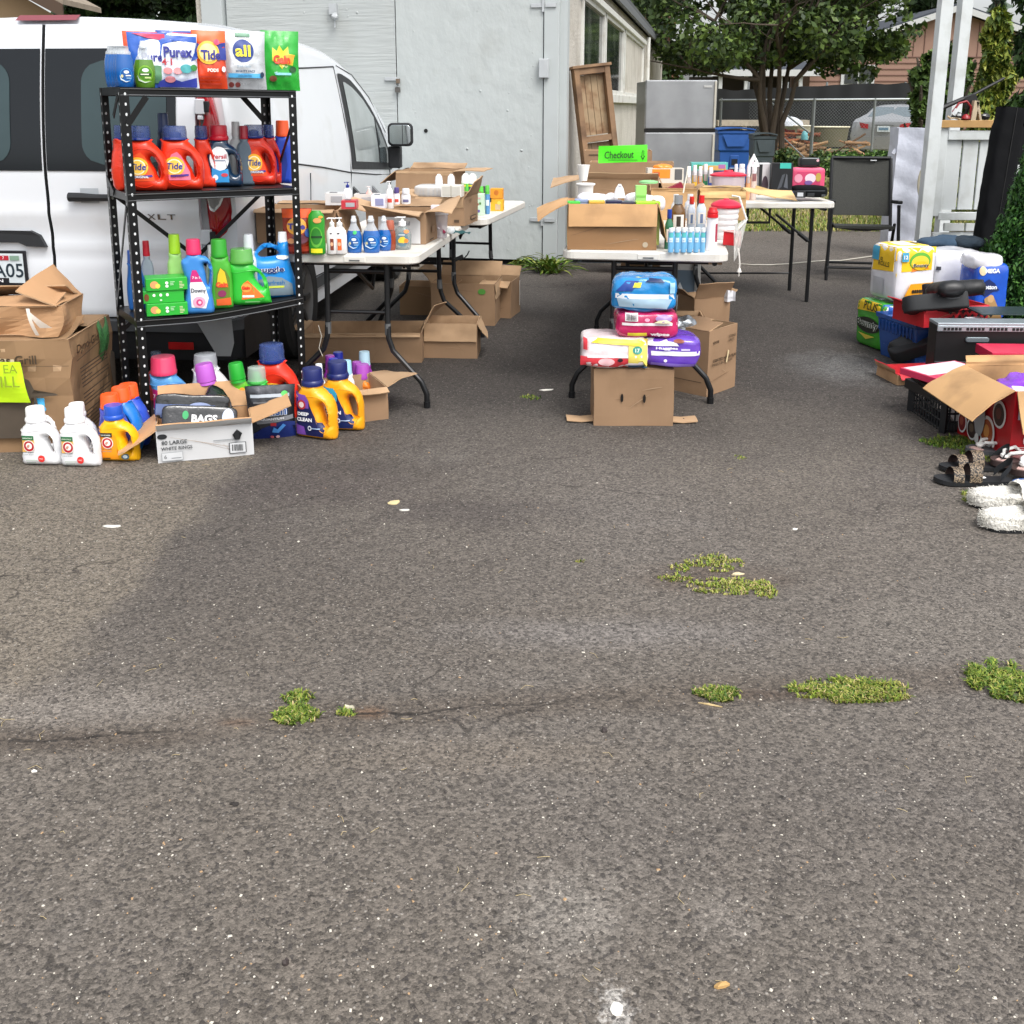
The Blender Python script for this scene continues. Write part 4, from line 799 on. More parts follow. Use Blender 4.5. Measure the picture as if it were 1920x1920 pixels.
#  soft moulded shapes
def _dist(p,loops):
 best=9e9
 for lp in loops:
  n=len(lp)
  for i in range(n):
   ax,ay=lp[i];bx,by=lp[(i+1)%n];dx,dy=bx-ax,by-ay;L2=dx*dx+dy*dy+1e-12
   t=max(0,min(1,((p[0]-ax)*dx+(p[1]-ay)*dy)/L2));ex,ey=p[0]-ax-dx*t,p[1]-ay-dy*t
   d=ex*ex+ey*ey
   if d<best:best=d
 return math.sqrt(best)
def _inside(p,lp):
 c=False;n=len(lp);x,y=p
 for i in range(n):
  ax,ay=lp[i];bx,by=lp[i-1]
  if(ay>y)!=(by>y)and x<(bx-ax)*(y-ay)/(by-ay+1e-12)+ax:c=not c
 return c
_INF={}
def inflate(key,loops,T,Rb,sp,edge=.22):
 """outline loops in unit space (first outer, then holes) -> cached vertices (x,t,z), faces, height function"""
 if key in _INF:return _INF[key]
 def th(x,z):
  if not _inside((x,z),loops[0]):return T*edge
  d=min(1,_dist((x,z),loops)/Rb);return T*(edge+(1-edge)*math.sqrt(max(0,1-(1-d)**2)))
 pts=[];edges=[]
 for lp in loops:
  k=len(pts);pts+=[Vector(p)for p in lp];edges+=[(k+i,k+(i+1)%len(lp))for i in range(len(lp))]
 nb=len(pts)
 xs=[p[0]for p in loops[0]];zs=[p[1]for p in loops[0]]
 z=min(zs)+sp*.5;row=0
 while z<max(zs):
  x=min(xs)+sp*(.5 if row%2 else .1)
  while x<max(xs):
   if _inside((x,z),loops[0])and not any(_inside((x,z),h)for h in loops[1:])and _dist((x,z),loops)>sp*.35:pts.append(Vector((x,z)))
   x+=sp
  z+=sp*.87;row+=1
 r=delaunay_2d_cdt(pts,edges,[],1,1e-6);V2,F2=r[0],r[2];fs=[]
 for f in F2:
  c=(sum(V2[i][0]for i in f)/3,sum(V2[i][1]for i in f)/3)
  if _inside(c,loops[0])and not any(_inside(c,h)for h in loops[1:]):fs.append(tuple(f))
 t=[th(v[0],v[1])for v in V2];n=len(V2)
 V=[(v[0],-t[i],v[1])for i,v in enumerate(V2)]+[(v[0],t[i],v[1])for i,v in enumerate(V2)]
 def cw(f):
  a,b,c=(V2[i]for i in f);return(b[0]-a[0])*(c[1]-a[1])-(b[1]-a[1])*(c[0]-a[0])<0
 F=[];ec={}
 for f in fs:
  if cw(f):f=f[::-1]
  F.append(f);F.append(tuple(i+n for i in f[::-1]))
  for i in range(3):ec[(f[i],f[(i+1)%3])]=1
 for(a,b)in list(ec):
  if(b,a)not in ec:F.append((b,a,a+n,b+n))
 _INF[key]=(V,F,th);return _INF[key]
STY={}
STY['round']=dict(out=[(-.40,.005),(-.2,0),(.2,0),(.42,.005),(.475,.10),(.497,.25),(.49,.42),(.42,.56),(.31,.67),(.22,.735),(.18,.77),(.18,.805),(-.37,.805),(-.375,.75),(-.40,.64),(-.47,.46),(-.495,.28),(-.47,.10)],hole=[(.13,.52),(.20,.53),(.30,.42),(.345,.30),(.33,.20),(.28,.21),(.23,.33),(.14,.45)],cap=(-.095,.265,.79,1.0),T=.26,Rb=.20)
STY['square']=dict(out=[(-.44,.005),(0,0),(.44,.005),(.495,.05),(.495,.22),(.49,.40),(.42,.55),(.28,.66),(.14,.72),(.12,.79),(-.30,.79),(-.33,.72),(-.44,.64),(-.47,.52),(-.45,.40),(-.485,.22),(-.49,.05)],hole=[(.17,.51),(.28,.52),(.34,.42),(.36,.26),(.33,.20),(.24,.22),(.19,.33),(.15,.44)],cap=(-.09,.225,.78,1.0),T=.24,Rb=.16)
STY['softener']=dict(out=[(-.42,.005),(0,0),(.42,.005),(.47,.10),(.42,.30),(.47,.45),(.485,.58),(.42,.70),(.28,.77),(.14,.785),(.12,.82),(-.28,.82),(-.32,.77),(-.47,.72),(-.46,.62),(-.36,.45),(-.42,.30),(-.47,.10)],hole=[(.22,.68),(.32,.67),(.38,.58),(.36,.46),(.31,.38),(.27,.44),(.25,.55),(.21,.62)],cap=(-.08,.225,.81,1.0),T=.22,Rb=.17)
STY['slanted']=dict(out=[(-.36,.005),(.1,0),(.48,.03),(.495,.10),(.46,.30),(.40,.46),(.28,.60),(.16,.68),(.10,.72),(.08,.77),(-.42,.77),(-.46,.70),(-.47,.62),(-.42,.45),(-.44,.20),(-.42,.05)],hole=[(.14,.58),(.24,.57),(.33,.45),(.34,.32),(.28,.33),(.20,.40),(.13,.49)],cap=(-.16,.27,.76,1.0),T=.22,Rb=.18)
STY['tall']=dict(out=[(-.40,.005),(0,0),(.40,.005),(.46,.10),(.46,.30),(.44,.50),(.42,.62),(.33,.70),(.30,.77),(-.30,.77),(-.33,.70),(-.42,.62),(-.44,.50),(-.46,.30),(-.46,.10)],hole=None,cap=(0,.30,.76,1.0),T=.26,Rb=.25)
STY['plain']=dict(out=[(-.44,.005),(0,0),(.44,.005),(.49,.06),(.49,.40),(.47,.60),(.36,.70),(.24,.74),(.22,.80),(-.22,.80),(-.24,.74),(-.36,.70),(-.47,.60),(-.49,.40),(-.49,.06)],hole=None,cap=(0,.25,.79,1.0),T=.26,Rb=.2)
CLR=lambda c,a=.55:mat('clear_'+c.strip('#')+'_%d'%(a*100),c,.12,alpha=a,var=.02,spec=.6)
def jug(label,cat,loc,w,h,rz,body,cap,style='round',items=(),group=None,name='detergent_bottle',thick=1.0,capclear=None,M=None,top=None,lean=None):
 s=STY[style];asp=h/w;lo=[[(x,z*asp)for x,z in catmull(s['out'],3)]]
 if s['hole']:lo.append([(x,z*asp)for x,z in catmull(s['hole'],3)])
 V,F,th=inflate((style,round(asp,1)),lo if True else lo,s['T']*thick,s['Rb'],.075)if(style,round(asp,1))not in _INF else _INF[(style,round(asp,1))]
 ka=asp/round(asp,1)if False else 1.0
 t=thing(name,label,cat,loc,rz,group)
 if M is not None:t.matrix_world=M
 zmax=max(v[2]for v in V);kz=(h/w)*.80/zmax if s['cap'][2]>.77 else 1.0
 zsc=(h*(s['cap'][2]+.012))/(zmax*w)
 bm_=body if not isinstance(body,str)else P(body)
 mb=MB();yo=s['T']*thick*w
 mb.add([(x*w,y*w+yo,z*w*zsc)for x,y,z in V],F,bm_,True)
 surf=lambda x,z:-th(x/w,z/w/zsc)*w+yo
 if style in('round','square','slanted')and s['hole']:
  cxh=sum(p[0]for p in s['hole'])/8;ring=[]
  if style=='round':
   for q in range(28):a=2*PI*q/28;x,z=(-.0+.40*math.cos(a))*w,(.36+.30*math.sin(a))*h;ring.append((x,surf(x,z)-.0005,z))
   mb.tube(ring,.008*w,bm_,5,closed=True)
  else:
   pts=catmull([(-.46,.62),(-.25,.60),(.0,.63),(.25,.60),(.40,.48),(.43,.30),(.36,.14),(.22,.13),(.12,.24),(.06,.42)],4,False)
   mb.tube([(x*w,surf(x*w,z*h)-.0005,z*h)for x,z in pts],.008*w,bm_,5)
 obj('body',mb,t,sharp=70)
 cx,r,z0,z1=s['cap'];cm=P(cap)if isinstance(cap,str)else cap
 c=MB();R_=r*w;zz0,zz1=z0*h,z1*h;H=zz1-zz0
 Mt=Matrix.Translation((cx*w,yo,zz0))
 if capclear:
  c.lathe([(R_*1.02,-.01*h),(R_*1.05,0),(R_*1.02,H*.12),(R_*.55,H*.2),(R_*.5,H*.5),(R_*.2,H*.62)],cm,18,M=Mt)
  c.lathe([(R_*.98,H*.12),(R_*1.0,H*.55),(R_*.93,H*.97),(R_*.86,H)],capclear,18,M=Mt)
 elif style=='square':
  c.lathe([(R_*1.12,-.02*h),(R_*1.16,H*.08),(R_*1.08,H*.22),(R_*1.02,H*.26),(R_*1.0,H*.9),(R_*.93,H)],cm,20,M=Mt)
 else:
  c.lathe([(R_*1.05,-.01*h),(R_*1.08,H*.10),(R_*1.03,H*.18),(R_*.97,H*.9),(R_*.90,H)],cm,20,M=Mt)
 obj('cap',c,t,sharp=40)
 if items:
  lb=MB();deco(lb,items,w,h,surf,.0018,.0007,.0012);obj('label',lb,t)
 return t
def T_(s,x,z,h,c,**k):return('txt',s,x,z,h,INK(c)if isinstance(c,str)else c,k)
#  printed fronts
def pr_swirl(word,c2='#f58220',x=-.06,z=.36,sub=None,subc='#ffffff',pan='#e8501e'):
 o=[('poly',[(x-.17,z-.20),(x+.28,z-.20),(x+.27,z-.08),(x+.10,z+.18),(x+.02,z+.24),(x-.10,z+.20),(x-.20,z+.06),(x-.22,z-.1)],INK(pan)),('ell',x-.05,z+.015,.215,.15,INK('#f7b52c')),('ell',x-.05,z+.015,.165,.115,INK('#fff3c8')),('ell',x-.05,z+.015,.14,.097,INK('#f7c651')),T_(word,x-.045,z+.02,.10,'#1b3a8c',bold=.02,shear=.1,w=.34,fix=1)]
 o+=[('poly',[(x-.14,z-.115),(x+.24,z-.105),(x+.25,z-.135),(x-.14,z-.15)],INK('#3b2e8c'))]
 if sub:o.append(T_(sub,x+.02,z-.135,.035,subc,bold=.02))
 return o
def pr_hammer(x=-.22,z=.30,head='#1d6b3c',sun='#f6a62e',name=True,bg=None):
 o=[]
 if bg:o.append(('poly',bg,INK('#f6921e')))
 if sun:o.append(('poly',[(x-.16,z-.09),(x+.14,z-.07),(x+.18,z+.08),(x+.16,z+.17),(x-.14,z+.17)],INK(sun)))
 if head:o+=[('rect',x-.14,z+.12,x+.17,z+.20,INK(head)),T_('ESSENTIALS' if head=='#1d6b3c' else '2X POWER',x+.015,z+.16,.026,'#e9f2e2',w=.25)]
 o+=[('ell',x+.04,z+.02,.15,.105,INK('#f1ece4')),('ell',x+.04,z+.02,.13,.092,INK('#b3202c')),('ell',x+.045,z+.025,.08,.057,INK('#f3ece4')),('poly',[(x-.02,z+.0),(x+.03,z-.01),(x+.07,z+.03),(x+.05,z+.05),(x+.0,z+.035)],INK('#c98d7a')),T_('ARM & HAMMER',x+.02,z-.085,.022,'#4c5a5c',w=.30),T_('CLEAN BURST',x+.02,z-.125,.018,'#7b8a8c',w=.26)]
 return o
 #  pouches, packs, bottles
def pouch(label,loc,w,h,rz,col,items,group=None,cat='detergent pouch',name='detergent_pouch',d=.07,seed=0,flare=.0,back=None,metallic=0.0,M=None,lean=None):
 t=thing(name,label,cat,loc,rz,group)
 if M is not None:t.matrix_world=M
 m_=mat('foil_'+col.strip('#')+('m' if metallic else ''),col,.28,metallic,var=.05,scale=12,bump=.004,bscale=16,coat=.3)
 def wd(v):return 1-.05*math.sin(PI*v)+flare*(v-.5)
 def surf(x,z):
  v=max(0,min(1,z/h));u=max(-1,min(1,x/(w/2*wd(v))));b=(1-abs(u)**2.6)**.7 if abs(u)<1 else 0;k=(1-v**3.0)*(.35+.65*min(1,v*4+.2))
  wr_=.006*mnoise.noise(Vector((x*26+seed*7,z*17,seed)))+.004*mnoise.noise(Vector((x*60,z*34+seed,3)))
  return d/2-(d/2)*b*k-.003+wr_*b*(1 if v<.93 else .2)
 mb=MB();nu,nv=22,26
 mb.grid(lambda u,v:((u-.5)*w*wd(v),surf((u-.5)*w*wd(v),v*h),v*h),nu,nv,m_)
 mb.grid(lambda u,v:((u-.5)*w*wd(v),d-surf((u-.5)*w*wd(v),v*h)+.001,v*h),nu,nv,m_,flip=True)
 obj('pouch',mb,t,sharp=80)
 sk=skin(mb);lb=MB();deco(lb,items,w*.96,h,sk,.0018,.0012,.0022);obj('label',lb,t)
 return t
def bottle(label,cat,loc,w,h,rz,prof,body,cap=None,split=None,items=(),group=None,name='bottle',sy=.6,clear=None,extra=None,M=None):
 """prof: (r 0..1 of half width, z 0..1); split: index where the cap begins; clear: material above liquid level index"""
 t=thing(name,label,cat,loc,rz,group)
 if M is not None:t.matrix_world=M
 R_=w/2;yo=R_*sy;bm_=body if not isinstance(body,str)else P(body)
 pr=[(r*R_,z*h)for r,z in prof];k=split or len(pr)
 mb=MB()
 if clear:
  q=clear[0];mb.lathe(pr[:q+1],bm_,22,sy=sy,c=(0,yo,0));mb.lathe(pr[q:k],clear[1],22,sy=sy,c=(0,yo,0))
 else:mb.lathe(pr[:k],bm_,22,sy=sy,c=(0,yo,0))
 obj('body',mb,t,sharp=50)
 if split:
  c=MB();c.lathe([(r,z)for r,z in pr[k-1:]],P(cap)if isinstance(cap,str)else cap,18,c=(0,yo,0))
  if extra=='pump':
   zt=h;cm=P(cap);c.tube([(0,yo,h*.97),(0,yo,h*1.05)],w*.05,cm,8);c.box((-.06*w,yo,h*1.06),(w*.5,w*.2,h*.03),cm);c.box((-.36*w,yo,h*1.045),(w*.12,w*.12,h*.03),cm)
  obj('cap',c,t,sharp=40)
 def surf(x,z):
  for i in range(len(pr)-1):
   if pr[i][1]<=z<=pr[i+1][1]+1e-9:
    f=(z-pr[i][1])/max(1e-6,pr[i+1][1]-pr[i][1]);r=pr[i][0]+(pr[i+1][0]-pr[i][0])*f;break
  else:r=R_
  return yo-sy*math.sqrt(max(0,r*r-x*x))
 if items:lb=MB();deco(lb,items,w,h,surf,.0014,.0005);obj('label',lb,t)
 return t
DISH=[(.80,0),(.88,.015),(.93,.12),(1.0,.30),(.97,.46),(.78,.60),(.50,.72),(.36,.80),(.36,.84),(.37,.845),(.37,.90),(.30,.92),(.26,.99),(.2,1.0)]
CAN=[(.93,0),(1,.01),(1,.80),(.96,.82),(.80,.88),(.78,.89),(.76,.99),(.7,1.0)]
PUMPB=[(.9,0),(1,.02),(1,.55),(.9,.68),(.55,.78),(.4,.81),(.4,.83),(.42,.835),(.42,.92),(.2,.94),(.15,.98)]
SLIM=[(.80,0),(.9,.02),(.97,.2),(1,.45),(.94,.62),(.80,.70),(.76,.74),(.82,.75),(.80,.80),(.74,.97),(.66,1.0)]
def softbox(label,cat,loc,w,d,h,rz,m_,items=(),sides=(),top=(),group=None,name='pack',n=5,seed=0,noise=.006,M=None,nm='wrapper',freq=9):
 t=thing(name,label,cat,loc,rz,group)
 if M is not None:t.matrix_world=M
 a,b,c=w/2,d/2,h/2
 def sp(x,e):return math.copysign(abs(x)**e,x)
 def f(x,y,z):
  return Vector((x,y,z))
 vs=[];mb=MB();N_=14
 def proj(p):
  k=(abs(p.x/a)**n+abs(p.y/b)**n+abs(p.z/c)**n)**(-1/n);q=p*k;q+=q.normalized()*noise*(mnoise.noise(Vector((q.x*freq+seed,q.y*freq,q.z*freq)))+.5*mnoise.noise(Vector((q.x*28,q.y*28+seed,q.z*28))));return q
 for ax in range(3):
  for s in(-1,1):
   def g_(u,v,ax=ax,s=s):
    u2,v2=2*u-1,2*v-1;u2=math.sin(u2*PI/2)*.4+u2*.6;v2=math.sin(v2*PI/2)*.4+v2*.6
    p=[0,0,0];p[ax]=s;p[(ax+1)%3]=u2;p[(ax+2)%3]=v2;q=proj(Vector((p[0]*a,p[1]*b,p[2]*c)));return(q.x,q.y+b,q.z+c)
   mb.grid(g_,N_,N_,m_,flip=(s<0))
 obj(nm,mb,t,sharp=80)
 def surf(x,z):
  q=1-min(.999,abs(x/a)**n+abs((z-c)/c)**n);y=-b*q**(1/n);k=noise*(mnoise.noise(Vector((x*freq+seed,y*freq,(z-c)*freq)))+.5*mnoise.noise(Vector((x*28,y*28+seed,(z-c)*28))))
  return y+b-k*(1 if y<0 else-1)
 lb=MB()
 if items:deco(lb,items,w,h,skin(mb),.0022,.0012,.0022)
 if sides:
  s0=len(lb.v);q_=MB();q_.v=[(b-y_,x_,z_)for x_,y_,z_ in mb.v];q_.f=mb.f;deco(lb,sides,d,h,skin(q_),.0022,.0012,.0022)
  for i in range(s0,len(lb.v)):x,y,z=lb.v[i];lb.v[i]=(y,b-x,z)
 if top:
  s0=len(lb.v);q_=MB();q_.v=[(x_,c-z_,y_)for x_,y_,z_ in mb.v];q_.f=mb.f;deco(lb,top,w,d,skin(q_),.0022,.0012,.0022)
  for i in range(s0,len(lb.v)):x,y,z=lb.v[i];lb.v[i]=(x,z,c-y)
 if lb.v:obj('label',lb,t)
 return t
 #  cardboard
def cardm(name,col,tone=.10):
 m=mat(name,col,.85,var=.05,scale=6,bump=.0015,bscale=9,dirt=('#7d6247',4.2,.48,.80));return m
CB=cardm('cardboard','#94775b');CBD=cardm('cardboard_worn','#8d7051');CBL=cardm('cardboard_inside','#b39473');CBK=mat('cardboard_print','#4a3a2c',.8,var=.1)
def carton(label,loc,w,d,h,rz=0,flaps=None,out=None,inn=None,items=(),sides=(),lsides=(),group=None,name='cardboard_box',th=.005,cat='box',closed=False,rot=None,fl=None,bow=0.004,seed=0):
 bow=bow*1.5
 """flaps: dict side->(angle, length[, twist]) angle 0 up, 90 flat outward, 180 hanging, negative inward"""
 out=out or CB;inn=inn or CBL
 t=thing(name,label,cat,loc,rz,group,rot)
 mb=MB()
 def wob(p,k=1.0):return(p[0]+bow*k*mnoise.noise(Vector((p[1]*6+seed,p[2]*6,seed))),p[1]+bow*k*mnoise.noise(Vector((p[0]*6,p[2]*6+seed,seed+9))),p[2])
 def wall(a,b,nrm,m_):
  mb.grid(lambda u,v:wob((a[0]+(b[0]-a[0])*u,a[1]+(b[1]-a[1])*u,h*v)),10,6,m_,False)
 x,y=w/2,d
 wall((-x,0),(x,0),None,out);wall((x,0),(x,y),None,out);wall((x,y),(-x,y),None,out);wall((-x,y),(-x,0),None,out)
 q=th
 if not closed:
  for a,b in(((x-q,q),(-x+q,q)),((x-q,y-q),(x-q,q)),((-x+q,y-q),(x-q,y-q)),((-x+q,q),(-x+q,y-q))):wall(a,b,None,inn)
  for a,b,c,e in(((-x,0),(x,0),(x-q,q),(-x+q,q)),((x,0),(x,y),(x-q,y-q),(x-q,q)),((x,y),(-x,y),(-x+q,y-q),(x-q,y-q)),((-x,y),(-x,0),(-x+q,q),(-x+q,y-q))):
   mb.add([wob((p[0],p[1],h))for p in(a,b,c,e)],[(0,1,2,3)],inn)
  mb.add([(-x+q,q,q),(x-q,q,q),(x-q,y-q,q),(-x+q,y-q,q)],[(0,1,2,3)],inn)
  mb.add([(-x,0,0.001),(x,0,0.001),(x,y,0.001),(-x,y,0.001)],[(3,2,1,0)],out)
 else:
  mb.add([wob((-x,0,h)),wob((0,0,h)),wob((0,y,h)),wob((-x,y,h))],[(0,1,2,3)],out);mb.add([wob((0,0,h)),wob((x,0,h)),wob((x,y,h)),wob((0,y,h))],[(0,1,2,3)],out)
  mb.box((0,y/2,h+.001),(w*.996,.006,.003),CBK);mb.box((0,y/2,h+.002),(w*.99,.055,.002),mat('packing_tape','#b79a74',.3,var=.05))
 obj('body',mb,t)
 for s,f in(flaps or{}).items():
  ang,ln=R(f[0]),f[1];tw=f[2]if len(f)>2 else 0
  a,b,nr={'f':((-x,0),(x,0),(0,-1)),'b':((x,y),(-x,y),(0,1)),'r':((x,0),(x,y),(1,0)),'l':((-x,y),(-x,0),(-1,0))}[s]
  m2=MB();cr=random.Random(seed+ord(s));cb_=cr.uniform(-.02,.035)
  def P_(u,v,o=0):
   an=ang+tw*(u-.5);l=ln*v;bx,by=a[0]+(b[0]-a[0])*(.01+.98*u),a[1]+(b[1]-a[1])*(.01+.98*u)
   k=cb_*v*v+.006*mnoise.noise(Vector((u*3+seed,v*3,ord(s))))
   return Vector((bx+nr[0]*(math.sin(an)*l+math.cos(an)*(k-o)),by+nr[1]*(math.sin(an)*l+math.cos(an)*(k-o)),h+math.cos(an)*l-math.sin(an)*(k-o)))
  m2.grid(lambda u,v:P_(u,v,-.001),8,5,out);m2.grid(lambda u,v:P_(u,v,th*.8),8,5,inn,flip=True)
  n_=8
  for edge in([(i/n_,1)for i in range(n_+1)],[(0,i/n_)for i in range(n_+1)],[(1,i/n_)for i in range(n_+1)]):
   vs=[P_(u,v,-.001)for u,v in edge]+[P_(u,v,th*.8)for u,v in edge];m2.add(vs,[(i,i+1,n_+2+i,n_+1+i)for i in range(n_)],inn)
  obj('flap',m2,t)
 lb=MB();cr_=random.Random(seed*7+1);CR=mat('cardboard_crease','#7c6148',.85);CL=mat('cardboard_scuff','#a3886c',.85)
 for q in range(3):
  x0_,z0_,x1_,z1_=cr_.uniform(-.46,.3),cr_.uniform(.1,.9),cr_.uniform(-.3,.46),cr_.uniform(.1,.9);k_=.004+.004*cr_.random();deco(lb,[('poly',[(x0_,z0_),(x1_,z1_),(x1_,z1_+k_),((x0_+x1_)/2,(z0_+z1_)/2+k_*2),(x0_,z0_+k_*.5)],CR if q%2 else CL)],w,h,flat(-.001-bow*.4),.0012,0)
 if items:deco(lb,items,w,h,flat(-.001-bow*.5),.0015,.0006)
 for lst,sg in((sides,1),(lsides,-1)):
  if lst:
   s0=len(lb.v);deco(lb,lst,d,h,flat(-.001-bow*.5),.0015,.0006)
   for i in range(s0,len(lb.v)):px_,py_,pz_=lb.v[i];lb.v[i]=(x-py_,y/2+px_,pz_)if sg>0 else(-x+py_,y/2-px_,pz_)
 if lb.v:obj('print',lb,t)
 return t
def bars(x0,x1,z0,z1,n,col='#3a3a3a',seed=0):
 rr=random.Random(seed);o=[];x=x0
 while x<x1:ww=(x1-x0)/n*rr.uniform(.3,.8);o.append(('rect',x,z0,min(x1,x+ww),z1,INK(col)));x+=ww+(x1-x0)/n*rr.uniform(.3,.7)
 return o
def lines(x0,x1,z0,z1,n,col,th=.4,seed=0,ragged=.4):
 rr=random.Random(seed);o=[];dz=(z1-z0)/n
 for i in range(n):z=z1-dz*(i+.5);o.append(('rect',x0,z-dz*th/2,x0+(x1-x0)*(1-ragged*rr.random()),z+dz*th/2,INK(col)))
 return o
 #  folding table
tabw=mat('table_plastic','#d6d3cb',.5,var=.03,scale=5,bump=.0008,bscale=120,dirt=('#b5ac9c',3.2,.55,.8));blks=mat('black_tube','#17181a',.38,.2,var=.1);brk=mat('bracket_grey','#6d6f70',.4,.5)
def rrect(w,d,r,n=5):
 o=[]
 for cx,cy,a0 in((w/2-r,r,-90),(w/2-r,d-r,0),(-w/2+r,d-r,90),(-w/2+r,r,180)):
  for i in range(n+1):a=R(a0+90*i/n);o.append((cx+r*math.cos(a),cy+r*math.sin(a)))
 return o
def folding_table(label,FR,w,d,rz,ztop=.74,legs='wish',group='white folding tables',r=.06):
 ax=Vector((math.cos(rz),math.sin(rz),0));c=Vector(FR)-ax*w/2;c.z=0
 t=thing('folding_table',label,'table',c,rz,group)
 out=rrect(w,d,r);n=len(out);th=.045;mb=MB()
 inn=[((x)*(1-.012/w),(y-d/2)*(1-.012/d)+d/2)for x,y in out]
 vs=[(x,y,ztop-th)for x,y in inn]+[(x,y,ztop-th+.006)for x,y in out]+[(x,y,ztop-.008)for x,y in out]+[(x,y,ztop)for x,y in inn]
 fs=[tuple(range(n-1,-1,-1)),tuple(range(3*n,4*n))]+[(k*n+i,k*n+(i+1)%n,(k+1)*n+(i+1)%n,(k+1)*n+i)for k in range(3)for i in range(n)]
 mb.add(vs,fs,tabw);obj('tabletop',mb,t)
 mb=MB();mb.box((.02,-.001,ztop-th*.55),(.10,.006,.026),tabw);mb.box((.02,-.006,ztop-th*.62),(.05,.004,.006),brk);obj('latch',mb,t,bevel=.002)
 for y0,sg in((.10,1),(d-.14,-1)):
  for s in(-1,1):
   if legs=='straight':
    mb=MB();xx=s*(w/2-.14);mb.tube([(xx,y0,ztop-th),(xx,y0,0)],.014,blks,8);obj('leg',mb,t)
    mb=MB();mb.tube([(xx,y0,.44),(xx-s*.26,y0,ztop-th-.05)],.009,blks,8);mb.tube([(xx-s*.02,y0,.455),(xx-s*.09,y0,.51)],.015,blks,8);obj('brace',mb,t);continue
   mb=MB();pts=[(s*.145,y0,ztop-th),(s*.145,y0-sg*.01,.42),(s*.15,y0-sg*.02,.33),(s*.17,y0-sg*.02,.27),(s*.26,y0-sg*.04,.18),(s*.31,y0-sg*.05,.13),(s*.335,y0-sg*.05,.07),(s*.335,y0-sg*.05,.0)]
   pts=[Vector(p)for p in pts];sm=[]
   for i in range(len(pts)-1):sm+=[pts[i].lerp(pts[i+1],k/3)for k in range(3)]
   sm.append(pts[-1]);mb.tube(sm,.0135,blks,10);lg=obj('leg',mb,t)
   mb=MB();mb.tube([(s*.145,y0-sg*.012,.40),(s*.146,y0-sg*.014,.345)],.0155,brk,10);obj('clip',mb,lg)
   mb=MB();mb.tube([(s*.335,y0-sg*.05,.0),(s*.335,y0-sg*.05,.035)],.0165,blks,10);obj('foot',mb,lg)
  if legs=='straight':
   mb=MB();mb.tube([(-w/2+.14,y0,.14),(w/2-.14,y0,.14)],.008,blks,6)if sg<0 else mb.tube([(w/2-.58,y0+.1,ztop-th),(w/2-.58,y0+.1,ztop-th-.12),(w/2-.42,y0+.1,ztop-th-.12),(w/2-.42,y0+.1,ztop-th)],.011,blks,6);obj('brace',mb,t);continue
  mb=MB();mb.tube([(-.145,y0,ztop-th-.05),(.145,y0,ztop-th-.05)],.011,blks,8);mb.tube([(-.30,y0,ztop-th-.012),(.30,y0,ztop-th-.012)],.012,blks,8)
  mb.tube([(0,y0,ztop-th-.05),(0,y0+sg*.28,ztop-th-.18),(0,y0+sg*.36,ztop-th-.02)],.009,blks,8);mb.tube([(-.14,y0,.45),(.14,y0,.45)],.009,blks,8);obj('brace',mb,t)
 mb=MB()
 for s in(-1,1):mb.tube([(s*(w/2-.06),.06,ztop-th-.012),(s*(w/2-.06),d-.06,ztop-th-.012)],.013,blks,8)
 obj('side_rail',mb,t)
 return t
 #  white van
VR=Vector((-2.20,4.93,0));VZ=R(-5.0)
van=thing('white_van','white panel van parked left with its rear doors behind the black shelf','van',VR,VZ)
vp=mat('van_white','#dfe3e8',.22,var=.012,scale=2,coat=.6,dirt=('#c6c6c3',2.5,.55,.9));vbk=mat('van_black_plastic','#1c1e21',.55,var=.1,bump=.0006,bscale=300)
vgl=mat('tinted_glass','#171b1f',.10,spec=.35,var=.05);vgl2=mat('inner_glass','#37474a',.10,spec=.35,var=.16,scale=2.5);vgl3=mat('side_glass','#9aa3a3',.12,spec=.8,var=.25,scale=2.5)
VL=4.5
def roofz(y):
 pts=[(0,1.78),(.12,1.815),(.5,1.835),(1.6,1.835),(2.2,1.81),(2.6,1.74),(3.0,1.62),(3.4,1.44),(3.75,1.22),(3.95,1.10),(4.2,1.00),(4.4,.90),(4.5,.78)]
 for(a,za),(b,zb)in zip(pts,pts[1:]):
  if a<=y<=b:return za+(zb-za)*(y-a)/(b-a)
 return pts[-1][1]
def planw(y):
 k=1.0
 if y>3.2:k-=.10*((y-3.2)/1.3)**2+(.30*max(0,(y-4.1)/.4)**2)
 if y<.25:k-=.02*((.25-y)/.25)**2
 return k
def hw(z,y):
 if z<.35:b=.86
 elif z<.75:b=.86+.05*(z-.35)/.4
 elif z<1.02:b=.91
 else:b=.91-.115*((z-1.02)/.75)**1.35
 return b*planw(y)
def section(y):
 H=roofz(y);rr_=.13 if H>1.3 else .10;pts=[];zt=H-rr_
 for k in range(11):z=.205+(zt-.205)*k/10;pts.append((hw(z,y),z))
 xe=hw(zt,y)
 for k in range(1,7):a=R(90*k/6);pts.append((xe-rr_*1.2*(1-math.cos(a)),zt+(rr_-.03)*math.sin(a)))
 xl_=pts[-1][0]
 for k in range(1,5):f=k/4;pts.append((xl_*(1-f),H-.03*(1-f)**2))
 return pts
ys=[0.0,.02,.06,.12,.25,.5,.9,1.3,1.7,2.1,2.4,2.7,3.0,3.25,3.5,3.75,3.95,4.1,4.2,4.3,4.4,4.46,4.5]
def yr(z):
 if z<.42:return .0
 if z<.80:return-.010
 if z<1.08:return-.010
 return-.010+.13*((z-1.08)/.75)**1.5
m=MB();rows=[]
for y in ys:
 s=section(y);row=[(x,(max(y,yr(z)+.03)if y<.2 else y),z)for x,z in s];rows.append(row+[(-x,yy,z)for x,yy,z in row[-2::-1]])
K=len(rows[0]);vs=[p for r_ in rows for p in r_]
fs=[]
